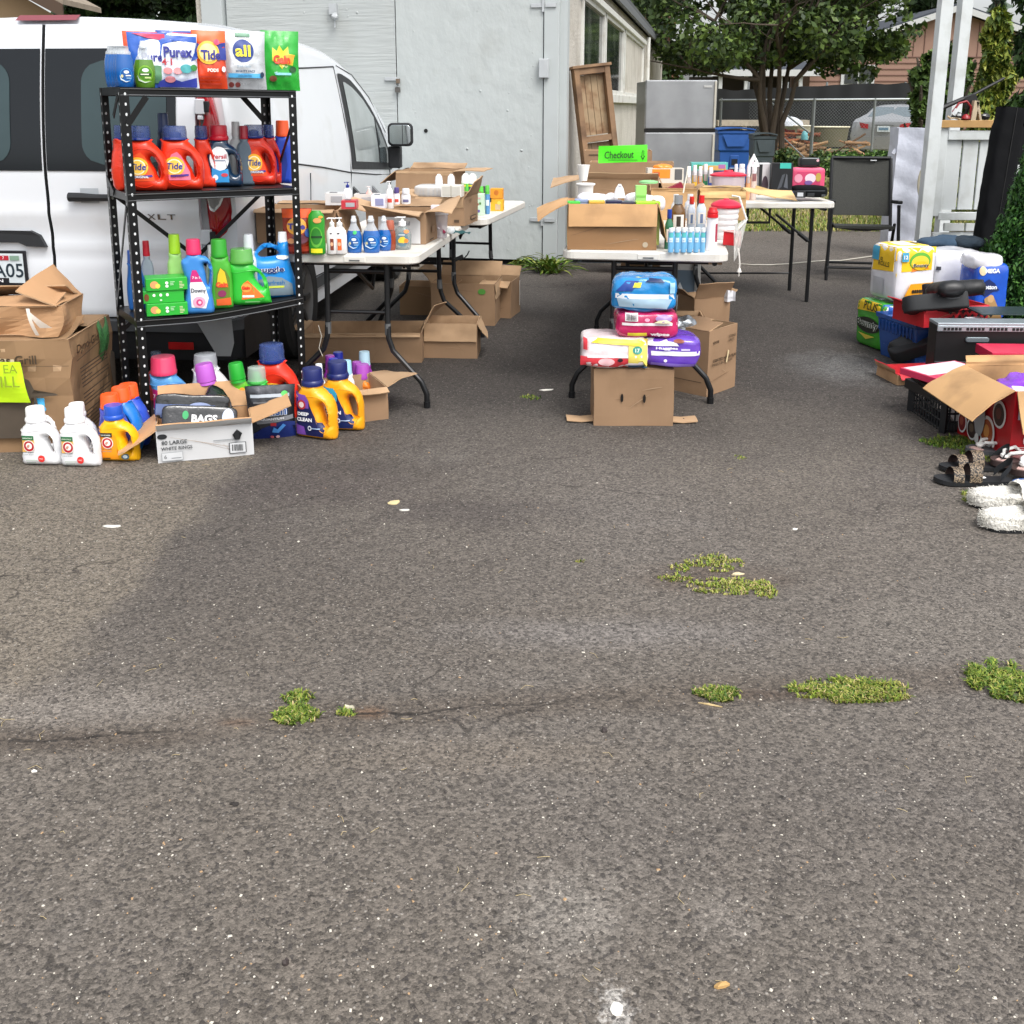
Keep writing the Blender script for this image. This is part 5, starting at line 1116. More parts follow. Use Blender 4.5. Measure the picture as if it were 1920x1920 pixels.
def arch(y,z,s):
 for yc in(.88,3.62):
  if(y-yc)**2+(z-.30)**2<.37**2:return True
 return False
for i in range(len(ys)-1):
 for j in range(K-1):fs.append((i*K+j,(i+1)*K+j,(i+1)*K+j+1,i*K+j+1)[::-1])
m.add(vs,fs,vp,True);m.add(rows[0],[tuple(range(K))[::-1]],vp,False);m.add(rows[-1],[tuple(range(K))],vp,False)
obj('body',m,van,sharp=45)
def rearpt(x,z,off=0.0):
 c=0
 for zc,dz,am in((.905,.03,-.006),(.80,.045,.008),(.70,.03,.006)):
  c+=am*math.exp(-((z-zc)/dz)**2)
 edge=max(0,(abs(x)/.90-.80)/.2);return Vector((x,yr(z)+c+.045*edge**2-off,z))
def rquad(mb,x0,x1,z0,z1,mm,off,r=0.0,nu=16,nv=24,slant=0):
 def f(u,v):
  z=z0+(z1-z0)*v;xa,xb=x0,x1
  if r:
   dz=min(z-z0,z1-z);k=r-math.sqrt(max(0,r*r-(r-min(dz,r))**2))if dz<r else 0;xa,xb=x0+k*(1 if not slant else 1),x1-k
  return rearpt(xa+(xb-xa)*u,z,off)
 mb.grid(f,nu,nv,mm)
def wtop(z):return min(.865,hw(z,.1)-.03)
for sgn,a,b in((-1,-1.0,-.012),(1,.012,1.0)):
 m=MB()
 def f(u,v):
  z=.405+(1.775-.405)*v;e=min(.735,hw(z,.1)-.035);xe=e-(.06*max(0,(z-1.66)/.115)**2)
  x=sgn*(.008+(xe-.008)*(u if sgn>0 else 1-u));return rearpt(x,z,.022)
 m.grid(f,20,60,vp);gp_=mat('panel_gap','#26282a',.8)
 m.grid(lambda u,v:f(0,v)+Vector((0,.03*u,0)),1,60,gp_ if sgn>0 else vp,flip=True);m.grid(lambda u,v:f(1,v)+Vector((0,.03*u,0)),1,60,vp if sgn>0 else gp_);m.grid(lambda u,v:f(u,0)+Vector((0,.03*v,0)),20,1,vp,flip=True)
 d_=obj('rear_door',m,van,sharp=60);d_['label']='left rear door with number plate' if sgn<0 else 'right rear door with black handle'
 w=MB();xa,xb=(.012,.645)if sgn>0 else(-.645,-.012)
 rquad(w,xa,xb,1.105,1.665,vgl,.027);w_=obj('rear_window',w,d_)
 w=MB();xa,xb=(.19,.60)if sgn>0 else(-.60,-.16)
 rquad(w,xa,xb,1.135,1.61,vgl2,.030,r=.10);obj('glass_opening',w,w_)
 if sgn>0:
  h=MB();pts=[(.11,1.0),(.14,1.0),(.30,.995),(.34,.995)]
  h.tube([rearpt(x,z,.05)for x,z in((.12,.985),(.17,.985),(.25,.983),(.32,.983))],[.022,.021,.017,.017],vbk,10);h.grid(lambda u,v:rearpt(.165+.09*u,.955+.07*v,.028),4,4,mat('handle_recess','#aab0b5',.4));obj('door_handle',h,d_)
  for zz in(1.40,.80):
   h=MB();p=rearpt(.765,zz,.035);h.box(p,(.045,.03,.07),vp);h.box(p+Vector((.03,-.002,-.0)),(.02,.03,.05),vbk);h.box(p+Vector((.0,-.008,-.05)),(.025,.02,.02),vp);obj('hinge',h,d_,bevel=.004)
  h=MB();lb_=[];deco(h,[('txt','X',-.30,.5,.05,mat('chrome_badge','#6f7275',.25,.8),dict(bold=.02,w=.028,fix=1)),('txt','L',0,.5,.05,mat('chrome_badge'),dict(bold=.02,w=.028,fix=1)),('txt','T',.30,.5,.05,mat('chrome_badge'),dict(bold=.02,w=.028,fix=1))],1,1,flat(0),0,0)
  h=MB();cbm=mat('chrome_badge','#6f7275',.25,.8)
  for q,(ch,cx_)in enumerate((('X',.505),('L',.555),('T',.602))):deco(h,[('txt',ch,cx_,.893,.026,cbm,dict(bold=.015,w=.040,fix=1))],1,1,lambda x,z:rearpt(x,z,.026).y,.0,0)
  obj('badge',h,d_)
 else:
  h=MB();zc=.80
  h.add([rearpt(x,z,.045)for x,z in((-.62,.825),(-.10,.822),(-.055,.80),(-.005-.02,.745),(-.12,.748),(-.16,.765),(-.56,.765),(-.64,.76))],[tuple(range(8))[::-1]],vbk);h.add([rearpt(x,z,.02)for x,z in((-.10,.822),(-.055,.80),(-.025,.745))]+[rearpt(x,z,.045)for x,z in((-.10,.822),(-.055,.80),(-.025,.745))],[(0,1,4,3),(1,2,5,4)],vbk);obj('plate_lamp_strip',h,d_)
  h=MB();px1=-.135;px0=px1-.335;z0,z1=.555,.725
  y0=rearpt(-.3,.64,.030).y;h.box(((px0+px1)/2,y0,(z0+z1)/2),(px1-px0,.012,z1-z0),mat('plate_frame','#15151c',.5));pl=obj('licence_plate',h,d_,bevel=.004)
  h=MB();wn_,hn_=px1-px0,z1-z0;deco(h,[('rect',-.46,.08,.46,.92,mat('plate_face','#cfd8dc',.5,var=.1,scale=30)),('rect',-.46,.06,.22,.22,mat('plate_frame')),T_('OREGON',-.10,.135,.09,'#f2f2f2',bold=.02,w=.46,fix=1),T_('A05',.22,.44,.40,'#1f2f3a',w=.46,fix=1),T_('723',-.28,.44,.40,'#1f2f3a',w=.40,fix=1),('rect',.10,.73,.25,.86,INK('#b02335')),T_('7',.17,.795,.08,'#ffffff'),('rect',.27,.73,.41,.86,INK('#7d9a88'))],wn_,hn_,flat(y0-.0065),.001,.0006);h.warp(lambda v:v+Vector(((px0+px1)/2,0,z0)));obj('plate_print',h,pl)
m=MB();m.grid(lambda u,v:(-.15+.30*u,.10+.05*v+.0,1.795+.028*v),8,2,mat('brake_red_dull','#7f3a42',.3));obj('high_brake_light',m,van)
m=MB()
def bsec(u,v,z0,z1,yy,hwx):
 x=(2*u-1)*hwx;e=max(0,abs(2*u-1)-.82)/.18;return(x,yy+.10*e*e,z0+(z1-z0)*v)
grb=mat('bumper_grey','#3d4043',.5,var=.1);m.grid(lambda u,v:Vector(bsec(u,v,.345,.395,-.075,.90)),30,2,grb);m.grid(lambda u,v:Vector(bsec(u,v,.395,.397,-.075,.90))+Vector((0,.075*v,0)),30,2,grb);m.grid(lambda u,v:Vector(bsec(u,v,.20,.345,-.065+0,.90))+Vector((0,.03*(1-v),0)),30,3,vbk)
m.grid(lambda u,v:(-.86+1.72*u,-.035+.5*v,.20),2,2,vbk,flip=True)
for s in(-1,1):m.grid(lambda u,v:(s*.90,.025+.42*u,.20+.2*v),3,2,vbk,flip=(s<0))
obj('rear_bumper',m,van,sharp=50)
m=MB();m.box((0,2.2,.20),(1.66,4.2,.02),mat('underbody','#0c0c0d',.9));obj('underbody',m,van)
for s in(-1,1):
 m=MB();m.grid(lambda u,v:Vector((s*.62+(u-.5)*.125,-.080,.262+.036*v)),2,2,mat('reflector_red','#9a1216',.25,coat=.5));obj('reflector',m,van)
 m=MB();m.add([Vector((s*a_,-.09+.05*max(0,a_-.78),z))for a_,z in((.70,.42),(.88,.42),(.885,.30),(.865,.235),(.80,.235),(.76,.31))],[tuple(range(6))if s<0 else tuple(range(6))[::-1]],mat('bumper_corner_grey','#8f9293',.45));obj('bumper_corner',m,van)
trd=mat('lamp_red','#9c0d18',.12,var=.2,scale=25,coat=.8);tcl=mat('lamp_clear','#8a8a8a',.12,var=.25,scale=30,coat=.8);tdk=mat('lamp_dark','#4b4d50',.2)
for s in(-1,1):
 pl_=[(.738,1.48),(.80,1.48),(.835,1.30),(.868,1.08),(.896,.88),(.862,.82),(.79,.775),(.765,.77),(.752,.95),(.742,1.2)]
 pl_=[(s*x,z)for x,z in pl_][::s];V,F,th_=inflate(('tail',s),[pl_],.045,.03,.03,.35);y0=.035
 m=MB();m.add([(x,y+y0+.05*max(0,(abs(x)-.80)/.1)**1.5,z)for x,y,z in V],F,trd,True);L_=obj('tail_light',m,van,sharp=50);sk=skin(m)
 m=MB();deco(m,[('poly',[(s*x,z)for x,z in((.75,1.24),(.825,1.24),(.80,1.46),(.748,1.46))],tdk),('poly',[(s*x,z)for x,z in((.80,1.19),(.835,1.19),(.826,1.25))],INK('#d8d8da')),('poly',[(s*x,z)for x,z in((.765,1.06),(.85,1.06),(.848,.99),(.83,.945),(.80,.915),(.78,.925),(.768,.98))],mat('chrome_line','#c9cccd',.2,.7)),('poly',[(s*x,z)for x,z in((.771,1.056),(.842,1.056),(.840,.995),(.824,.955),(.80,.93),(.784,.94),(.774,.985))],tcl)],1,1,sk,.002,.001);obj('clear_lens',m,L_)
def sp_(y,z,off=.004):return Vector((hw(z,y)+off,y,z))
def spatch(mb,f0,f1,y0,y1,mm,off=.004,nu=24,nv=12):mb.grid(lambda u,v:sp_(y0+(y1-y0)*u,f0(y0+(y1-y0)*u)+(f1(y0+(y1-y0)*u)-f0(y0+(y1-y0)*u))*v,off),nu,nv,mm)
def curve(pts):
 def f(y):
  if y<=pts[0][0]:return pts[0][1]
  for(a,za),(b,zb)in zip(pts,pts[1:]):
   if a<=y<=b:t=(y-a)/(b-a);return za+(zb-za)*t
  return pts[-1][1]
 return f
wt_=curve([(2.22,1.615),(2.35,1.62),(2.6,1.585),(2.85,1.50),(3.1,1.38),(3.3,1.25),(3.5,1.08),(3.62,.98)]);wb_=curve([(2.22,.985),(3.62,.90)])
m=MB();spatch(m,wb_,wt_,2.27,3.66,vbk,.006);sw=obj('window_surround',m,van)
wt2=curve([(2.22,1.56),(2.4,1.565),(2.6,1.53),(2.85,1.45),(3.1,1.32),(3.3,1.18),(3.5,1.02)]);wb2=curve([(2.2,1.04),(3.62,.955)])
m=MB();spatch(m,wb2,wt2,2.36,3.10,vgl3,.010);obj('pane',m,sw);m=MB();spatch(m,wb2,wt2,3.14,3.46,mat('quarter_glass','#4e5759',.1),.010);obj('pane',m,sw)
gapm=mat('panel_gap','#26282a',.8)
def sline(mb,pts,r=.004,off=.001):
 ps=[sp_(y,z,off)for y,z in pts];o=[]
 for a,b in zip(ps,ps[1:]):o+=[a.lerp(b,k/4)for k in range(4)]
 mb.tube(o+[ps[-1]],r,gapm,5)
m=MB();sline(m,[(.95,1.09),(1.5,1.04),(2.2,.965),(3.0,.90),(3.66,.86)],.0045);sline(m,[(2.22,1.66),(2.23,1.3),(2.24,.95),(2.20,.60),(2.18,.40)],.004);sline(m,[(.92,1.60),(1.6,1.63),(2.22,1.66)],.0045)
sline(m,[(3.55,.93),(3.60,.80),(3.42,.60),(3.30,.35)],.004);sline(m,[(1.25,1.02),(1.22,.8),(1.24,.60),(1.30,.38),(2.1,.36)],.0035);sline(m,[(2.3,1.67),(2.7,1.62),(3.1,1.47),(3.5,1.2)],.003);obj('panel_seams',m,van)
m=MB();spatch(m,curve([(1.3,.30),(3.2,.30)]),curve([(1.3,.37),(3.2,.37)]),1.28,3.24,grb,.012,20,3);obj('sill',m,van)
for yc in(.88,3.62):
 m=MB();m.tube([sp_(yc+.40*math.cos(R(a)),.31+.40*math.sin(R(a)),.006)for a in range(0,181,12)],.022,vbk,8)
 def ar(u,v):a=R(180*u);r_=.39*v;return sp_(yc+r_*math.cos(a),max(.24,.31+r_*math.sin(a)),.003)
 m.grid(ar,24,4,mat('arch_black','#08080a',.95),flip=True);obj('wheel_arch',m,van)
 for s in(-1,1):
  w=thing('wheel',None,None,(s*.80,yc,.325));w.parent=van
  Mx=Matrix.Rotation(R(90*s),4,'Y');mm=MB();mm.lathe([(.18,-.12),(.295,-.12),(.322,-.09),(.325,0),(.322,.125),(.295,.145),(.215,.14),(.18,.10)],tyr,32,M=Mx);obj('tyre',mm,w)
  mm=MB();mm.lathe([(.0,.12),(.05,.13),(.08,.115),(.19,.125),(.212,.14),(.215,.11),(.19,.09),(.0,.09)][::-1],mat('wheel_cover','#6e6f70',.4,.5),30,M=Mx)
  for k in range(7):a=2*PI*k/7;mm.box((0,0,0),(.03,.10,.012),mat('wheel_cover_dark','#2b2c2d',.5),M=Mx@Matrix.Rotation(a,4,'Z')@Matrix.Translation((0,.135,.126)))
  obj('rim',mm,w)
mr=MB();c0=sp_(3.40,1.02,.02)
mr.box(c0+Vector((.05,.03,-.01)),(.10,.09,.17),vbk);mi=obj('mirror',mr,van,bevel=.012)
mm=MB();mm.mesh(shape([[(x,z)for x,z in rrect(.185,.165,.035)]],.09,.018),vp);mm.mesh(shape([[(x,z)for x,z in rrect(.20,.18,.04)]],.03,.01),vbk,M=Matrix.Translation((0,-.035,-.0075)))
mm.warp(lambda v:v+c0+Vector((.115,-.03,.085)));obj('housing',mm,mi)
mm=MB();mm.mesh(shape([[(x,z)for x,z in rrect(.168,.148,.03)]],.01,.003),mat('mirror_glass','#b9c0c2',.03,1.0,var=.01),M=Matrix.Translation(c0+Vector((.115,-.082,.0935))));mm.box(c0+Vector((.135,-.089,.168)),(.004,.004,.15),vbk);obj('mirror_glass',mm,mi)
m=MB();m.grid(lambda u,v:Vector(((2*u-1)*(.62+.12*(1-v)),3.80-.95*v,roofz(3.80-.95*v)+.004-.03*(abs(2*u-1))**2)),14,10,vgl);obj('windscreen',m,van)
m=MB();m.tube([sp_(3.68,.93,.02)+Vector((-.05,0,.10)),sp_(3.6,1.02,0)+Vector((-.10,.05,.13)),sp_(3.5,1.25,0)+Vector((-.16,.2,.1))],.012,vbk,6);obj('wiper',m,van)
#  black steel shelf
FLp=Vector((-1.575,4.20,0));SRZ=R(34);LEAN=Matrix.Rotation(R(.6),4,'Y')
SM=Matrix.Translation(FLp)@LEAN@Matrix.Rotation(SRZ,4,'Z')
SW,SD=.74,.34
sh=thing('metal_shelf','black perforated steel shelf rack full of laundry products','shelf');sh.matrix_world=SM
bks=mat('shelf_black','#101113',.35,.3,var=.1);hol=mat('punched_hole','#cfd2d3',.6)
LEV=[1.475,1.055,.530,.10]
def on_level(px,py,z):
 n=(SM.to_3x3()@Vector((0,0,1))).normalized();p0=SM@Vector((0,0,z));d=ray(px,py);o=Vector((0,0,CAM_H));t=(p0-o).dot(n)/d.dot(n);w=o+d*t
 return SM.inverted()@w
PH=1.475
for i,(x,y,sx,sy)in enumerate(((0,0,1,1),(SW,0,-1,1),(0,SD,1,-1),(SW,SD,-1,-1))):
 m=MB();m.box((x+sx*.016,y,PH/2),(.034,.003,PH),bks);m.box((x,y+sy*.016,PH/2),(.003,.034,PH),bks)
 for k in range(36):
  z=.05+k*.04
  for hx_,hy_,sz in((x+sx*.018,y,'y'),(x,y+sy*.018,'x')):
   r=.0045;vs=[]
   for q in range(8):
    a=2*PI*q/8;vs.append((hx_+r*math.cos(a),y-.0022,z+r*1.4*math.sin(a))if sz=='y' else(x-sx*.0022,hy_+r*math.cos(a),z+r*1.4*math.sin(a)))
   m.add(vs,[tuple(range(8))],hol)
   vs2=[(v[0],2*y-v[1],v[2])if sz=='y' else(2*x-v[0],v[1],v[2])for v in vs];m.add(vs2,[tuple(range(8))[::-1]],hol)
 obj('post',m,sh)
for k,z in enumerate(LEV):
 m=MB();bend=k==2
 def zf(x,y):return z if not bend else LEV[2]+.034*max(0,x/SW*1.6-.6)-.010*math.sin(PI*min(1,max(0,x/SW*.8)))
 def g_(x0,x1,y0,y1,f,nn=10,mm=bks,fl=False):m.grid(lambda u,v:Vector(f(x0+(x1-x0)*u,y0+(y1-y0)*v)),nn,3,mm,False,flip=fl)
 g_(.004,SW-.004,.004,SD-.004,lambda x,y:(x,y,zf(x,y)),mm=mat('shelf_deck','#1e2022',.4,.2,var=.15))
 g_(.004,SW-.004,.004,SD-.004,lambda x,y:(x,y,zf(x,y)-.004),fl=True)
 for yy,fl in((.002,False),(SD-.002,True)):
  m.grid(lambda u,v:Vector((SW*u,yy,zf(SW*u,yy)+.001-.032*v)),12,1,bks,False,flip=not fl);m.grid(lambda u,v:Vector((SW*u,yy+(.004 if yy<.1 else-.004),zf(SW*u,yy)+.001-.032*v)),12,1,bks,False,flip=fl)
  m.tube([Vector((SW*u/12,yy-.001,zf(SW*u/12,yy)-.006))for u in range(13)],.004,bks,6);m.tube([Vector((SW*u/12,yy-.001,zf(SW*u/12,yy)-.030))for u in range(13)],.0035,mat('shelf_lip','#3a3d40',.35,.3),6)
 for xx in(.002,SW-.002):m.box((xx,SD/2,z-.015),(.004,SD,.032),bks)
 obj('shelf_board',m,sh)
def bar(a,b,w=.018,name='cross_brace'):
 a,b=Vector(a),Vector(b);m=MB();d=b-a;L_=d.length;q=d.to_track_quat('X','Z').to_matrix().to_4x4();m.box((L_/2,0,0),(L_,.003,w),bks,M=Matrix.Translation(a)@q);obj(name,m,sh)
bar((.02,SD+.004,.42),(SW-.02,SD+.004,1.03));bar((.02,SD+.007,1.03),(SW-.02,SD+.007,.42))
bar((-.004,.02,1.0),(-.004,SD-.02,.52));bar((SW+.004,.02,1.38),(SW+.004,SD-.02,1.05))
for a,b in(((.02,-.004,1.33),(.10,-.004,1.44)),((-.004,.03,1.44),(-.004,.12,1.36)),((SW-.12,SD,1.45),(SW-.02,SD,1.34)),((-.004,SD-.02,1.10),(-.004,SD-.12,1.04))):
 bar(a,b,.024,'gusset')
SG={0:'detergent pouches and dish soap on the top shelf',1:'laundry jugs on the second shelf',2:'softener and detergent bottles on the third shelf',3:'bottles standing below the lowest visible shelf'}
def zbend(x):return LEV[2]+.034*max(0,x/SW*1.6-.6)-.010*math.sin(PI*min(1,max(0,x/SW*.8)))
def shelf_M(px0,px1,yb,yt,lev,rz=0,row=None):
 z=LEV[lev]+.001
 if lev<2:
  if row is None:row=max(.012,.03+(350-yb)*.016)if lev==1 else .03+(162-yb)*.03
  n=(SM.to_3x3()@Vector((0,1,0))).normalized();p0=SM@Vector((0,row,z));d=ray((px0+px1)/2,yb);o=Vector((0,0,CAM_H));l=SM.inverted()@(o+d*((p0-o).dot(n)/d.dot(n)));l=Vector((l.x,row,z))
 else:
  pc_=(px0+px1)/2;row=min(.20,max(.012,.02+(576-(pc_-265)*.085-yb)*.022))if row is None else row
  if 1:
   n=(SM.to_3x3()@Vector((0,1,0))).normalized();p0=SM@Vector((0,row,z));d=ray((px0+px1)/2,yb);o=Vector((0,0,CAM_H));l=SM.inverted()@(o+d*((p0-o).dot(n)/d.dot(n)));l=Vector((l.x,row,z))
  if lev==2:l.z=zbend(l.x)+.002
 w_=SM@l
 D=w_.y*CT+(CAM_H-w_.z)*ST;w=(px1-px0)/FPX*D;h=AY((px0+px1)/2,yt,w_.y).z-w_.z
 return SM@Matrix.Translation(l)@Matrix.Rotation(rz-SRZ+R(18),4,'Z'),w,h
def sj(label,px0,px1,yb,yt,lev,body,cap,style,items=(),rz=0,cat='detergent bottle',name='detergent_bottle',**k):
 M_,w,h=shelf_M(px0,px1,yb,yt,lev,rz);return jug(label,cat,(0,0,0),w,h,0,body,cap,style,items,SG[lev],name,M=M_,**k)
def spo(label,px0,px1,yb,yt,lev,col,items,rz=0,**k):
 M_,w,h=shelf_M(px0,px1,yb,yt,lev,rz+R(4));return pouch(label,(0,0,0),w,h,0,col,items,SG[lev],M=M_,**k)
spo('orange pouch edge peeking out at the far left behind the blue pouch',238,300,158,58,0,'#e8562c',[('rect',-.4,.2,.1,.8,INK('#f07a45'))],seed=1,d=.05,rz=R(2))
spo('blue pouch half hidden behind the green dish soap bottle',246,318,160,60,0,'#2b5fb8',[('ell',.15,.62,.42,.26,INK('#e9eef6')),T_('Purex',.18,.56,.16,'#2a2f86',bold=.03,w=.72,fix=1),('poly',[(-.4,.98),(.45,.98),(.45,.86),(0,.90)],INK('#c8325a')),('ell',.2,.25,.3,.16,INK('#5e8f6a'))],seed=2,d=.05)
spo('blue and red pouch hidden behind the white Purex pouch'.replace('Purex ','4 in 1 '),300,372,157,57,0,'#2c4fa5',[('rect',-.1,.78,.48,.97,INK('#c7304f')),('ell',.2,.5,.25,.2,INK('#f29a3a'))],seed=3,d=.05)
spo('white and blue pouch with large Purex lettering and red numerals'.replace('Purex','dark blue'),292,374,161,62,0,'#d9e0ee',[('poly',[(-.5,.98),(.5,.95),(.5,.84),(-.1,.88),(-.28,.8),(-.36,.5),(-.46,.45)],INK('#1f55b0')),('poly',[(.5,.86),(.5,.55),(.34,.5),(.44,.66)],INK('#27489c')),T_('Purex',.06,.66,.20,'#2a2f86',bold=.035,w=.66,fix=1),T_('4',-.27,.48,.12,'#b42a35',bold=.03),T_('1',-.11,.48,.12,'#b42a35',bold=.03),T_('in',-.19,.49,.04,'#b42a35'),('ell',-.2,.32,.1,.06,INK('#e98f92')),('ell',.02,.32,.1,.06,INK('#e98f92')),('poly',[(-.46,.02),(.46,.02),(.46,.2),(.1,.12),(-.2,.2),(-.4,.12)],INK('#3b47a8')),('ell',.22,.36,.14,.08,INK('#4aa3a8')),('ell',.40,.38,.08,.06,INK('#3f8b49')),('ell',-.16,.16,.12,.06,INK('#d98a94'))],seed=4)
spo('orange pouch with a yellow round swirl logo',366,428,161,56,0,'#d8441f',[('rect',-.5,.80,.5,.99,INK('#f0642a')),('poly',[(-.42,.8),(-.2,.72),(.5,.8),(.5,.5),(-.3,.5)],INK('#2f3f92')),('ell',-.05,.62,.34,.20,INK('#f6b73a')),('ell',-.05,.62,.27,.155,INK('#fbe08a')),T_('Tide',.02,.58,.17,'#2b2f86',bold=.035,w=.60,fix=1),('ell',.22,.80,.09,.05,INK('#e0446a')),T_('PODS',.06,.32,.06,'#f7e9df',bold=.05),('ell',.4,.34,.07,.05,INK('#e8e8ee'))]+lines(-.36,.44,.06,.24,3,'#b9361f',.5,3),seed=5)
spo('silver white pouch with a dark blue round logo',417,502,160,57,0,'#c5c9cd',[('ell',.0,.66,.235,.195,INK('#1f3d86')),T_('all',-.01,.66,.20,'#f2e034',bold=.025,w=.34,fix=1),('rect',-.16,.90,.17,.965,INK('#5f8f74')),T_('free clear',0,.40,.045,'#8ea4b4'),T_('MIGHTY PACS',.02,.315,.04,'#33506e',bold=.03),('rect',-.36,.20,.42,.275,INK('#4fa7d8')),T_('UNSCENTED',0,.237,.03,'#2a5f8a'),('ell',-.3,.08,.06,.045,INK('#7a3a36')),('ell',-.16,.08,.06,.045,INK('#7a3a36')),('ell',.4,.26,.05,.045,INK('#1f2f4a'))],seed=6,metallic=.3)
spo('bright green pouch with orange lettering on a yellow burst',495,565,156,57,0,'#2aa637',[('poly',[(-.26,.50),(-.24,.72),(-.12,.66),(-.05,.76),(.05,.66),(.2,.74),(.2,.62),(.36,.60),(.24,.50),(.3,.42),(.1,.44),(0,.36),(-.1,.44)],INK('#d9d43c')),('poly',[(.08,.6),(.38,.6),(.28,.46),(.1,.46)],INK('#f0a12e')),T_('Gain',.0,.52,.15,'#d9431f',bold=.05,w=.46,fix=1),T_('flings!',.08,.405,.04,'#e9f0c0'),('ell',.30,.36,.10,.05,INK('#23522b')),T_('HE',-.18,.30,.03,'#bfe7ef'),('rect',-.2,.26,.24,.30,INK('#8fd0e0')),('ell',-.26,.2,.1,.05,INK('#7a4a34'))],seed=7)
DB=mat('soap_blue','#0f62b4',.12,var=.05,coat=.5,trans=.15);DG=mat('soap_green','#5d8f22',.12,var=.05,coat=.5,trans=.15);CW=CLR('#dfe6ea',.45)
DAWN=[('ell',.04,.30,.34,.17,INK('#2f86cc')),('ell',.04,.31,.30,.145,INK('#15579e')),('ell',.05,.37,.15,.04,INK('#e8eef2')),('rect',.0,.27,.3,.30,INK('#dfe9f0')),('rect',.04,.21,.3,.235,INK('#8fb8dc')),('ell',-.2,.27,.07,.04,INK('#d8cf9a')),('poly',[(-.34,.30),(-.28,.18),(0,.12),(.26,.16),(0,.145),(-.24,.21)],INK('#d9e8f2'))]
DAWN=[i if i[0]!='poly' else i for i in DAWN]
for q,(x0,x1,s)in enumerate(((201,233,0),(206,238,1),(212,244,2),(217,249,3),(221,253,4))):
 M_,w,h=shelf_M(x0,x1,160+q*.5,86,0,R(8))
 bottle(['blue dish soap bottle at the rear of the top shelf row','blue dish soap bottle fourth from the front of the top shelf row','blue dish soap bottle in the middle of the top shelf row','blue dish soap bottle second from the front of the top shelf row','blue dish soap bottle at the front of the row left of the green soap'][q],'soap bottle',(0,0,0),w,h,0,[(.80,0),(.9,.015),(1.0,.15),(1.05,.4),(1.0,.62),(.82,.80),(.8,.86),(.62,.90),(.62,.99),(.5,1)],DB,CLR('#e6ecef',.6),9,DAWN if q==4 else(),'blue dish soap bottles in a row on the top shelf','dish_soap_bottle',.7,(5,CW),M=M_)
M_,w,h=shelf_M(253,292,161,76,0,R(0));M_=SM@Matrix.Translation((0,0,0))@(SM.inverted()@M_)
GRN=[('ell',.04,.30,.34,.18,INK('#79b02e')),('ell',.05,.30,.30,.15,INK('#4e8a1c')),('ell',.05,.375,.15,.04,INK('#e8eef2')),('rect',-.22,.26,.3,.31,INK('#20421a')),('rect',-.18,.272,.2,.298,INK('#e9f2d8')),('rect',.0,.20,.28,.23,INK('#cfe29a')),('poly',[(-.34,.28),(-.28,.15),(0,.10),(.3,.14),(0,.125),(-.24,.18)],INK('#d9e8d2'))]
gb=bottle('green dish soap bottle in front of the blue pouches','soap bottle',(0,0,0),w,h,0,DISH,DG,CLR('#e6ecef',.7),9,GRN,SG[0],'dish_soap_bottle',.6,(5,CW),M=M_)
TR='#e2381c';BC=mat('cap_blue','#1b2f7a',.2,coat=.3);BCC=CLR('#4b5f9a',.62)
sj('red orange jug at the back left corner of the second shelf',222,290,343,235,1,TR,BC,'round',(),R(40),capclear=BCC,name='laundry_jug')
sj('dark blue slim bottle behind the second red orange jug',297,328,338,212,1,'#1d2f52','#22386a','tall',(),name='detergent_bottle')
sj('red orange jug behind the dark persil style jug'.replace('persil style','blue'),365,408,342,236,1,TR,BC,'round',(),capclear=BCC,name='laundry_jug')
sj('clear capped grey bottle behind the jugs on the second shelf',432,462,338,228,1,'#b9bdbf','#c9cccd','plain',(),name='detergent_bottle')
sj('small dark red and blue bottle between the blue jug and the right red jug',446,478,340,236,1,'#5a6a78','#a8152c','plain',(),name='detergent_bottle')
sj('red jug at the back right of the second shelf behind the tall blue bottle',493,530,338,234,1,'#c92f20',BC,'round',(),capclear=BCC,name='laundry_jug')
sj('front left red orange jug behind the black front post on the second shelf',228,313,348,236,1,TR,BC,'round',pr_swirl('Tide',sub='ORIGINAL'),R(-6),capclear=BCC,name='laundry_jug')
sj('red orange jug with a pink label second from left on the second shelf',297,381,348,236,1,TR,BC,'round',pr_swirl('Tide',sub='DOWNY',pan='#e6708a',subc='#6a2a7a'),R(-6),capclear=BCC,name='laundry_jug')
BLJ=mat('blue_liquid','#12304c',.12,coat=.6,var=.05)
sj('dark blue jug with a red cap and white oval label',386,455,343,235,1,BLJ,'#c0142c','square',[('ell',-.10,.46,.25,.20,INK('#eef1f4')),T_('Persil',-.10,.50,.07,'#c4203a',bold=.015,w=.38,fix=1),('rect',-.26,.425,.06,.445,INK('#8c98a8')),('poly',[(-.33,.08),(.14,.08),(.12,.3),(-.1,.27),(-.3,.32)],INK('#2f8fd0')),('ell',-.22,.16,.07,.045,INK('#e6eef4')),('ell',.02,.2,.09,.03,INK('#c9424e'))],R(-4),name='laundry_jug')
sj('red orange jug right of the dark blue jug on the second shelf',452,520,341,234,1,'#dc3520',BC,'round',pr_swirl('Tide',sub='PODS'[:0]or 'ORIGINAL'),R(-4),capclear=BCC,name='laundry_jug')
sj('tall bright blue bottle with an orange cap at the right of the second shelf',512,552,338,226,1,'#2447b8','#e8551f','tall',[('poly',[(-.2,.05),(.05,.05),(.2,.3),(.15,.5),(.0,.55),(-.12,.4)],mat('plastic_1a3590','#1a3590',.3))],R(-10),name='detergent_bottle',thick=1.2)
sj('red capped grey bottle behind the green boxes',268,292,560,452,2,'#8f98a6','#b8152a','plain',(),name='detergent_bottle')
sj('blue bottle edge left of the black front post on the third shelf',240,275,562,470,2,'#1f5fa8','#1f4fa0','round',[('ell',.1,.4,.2,.2,INK('#5fae4a'))],name='softener_bottle')
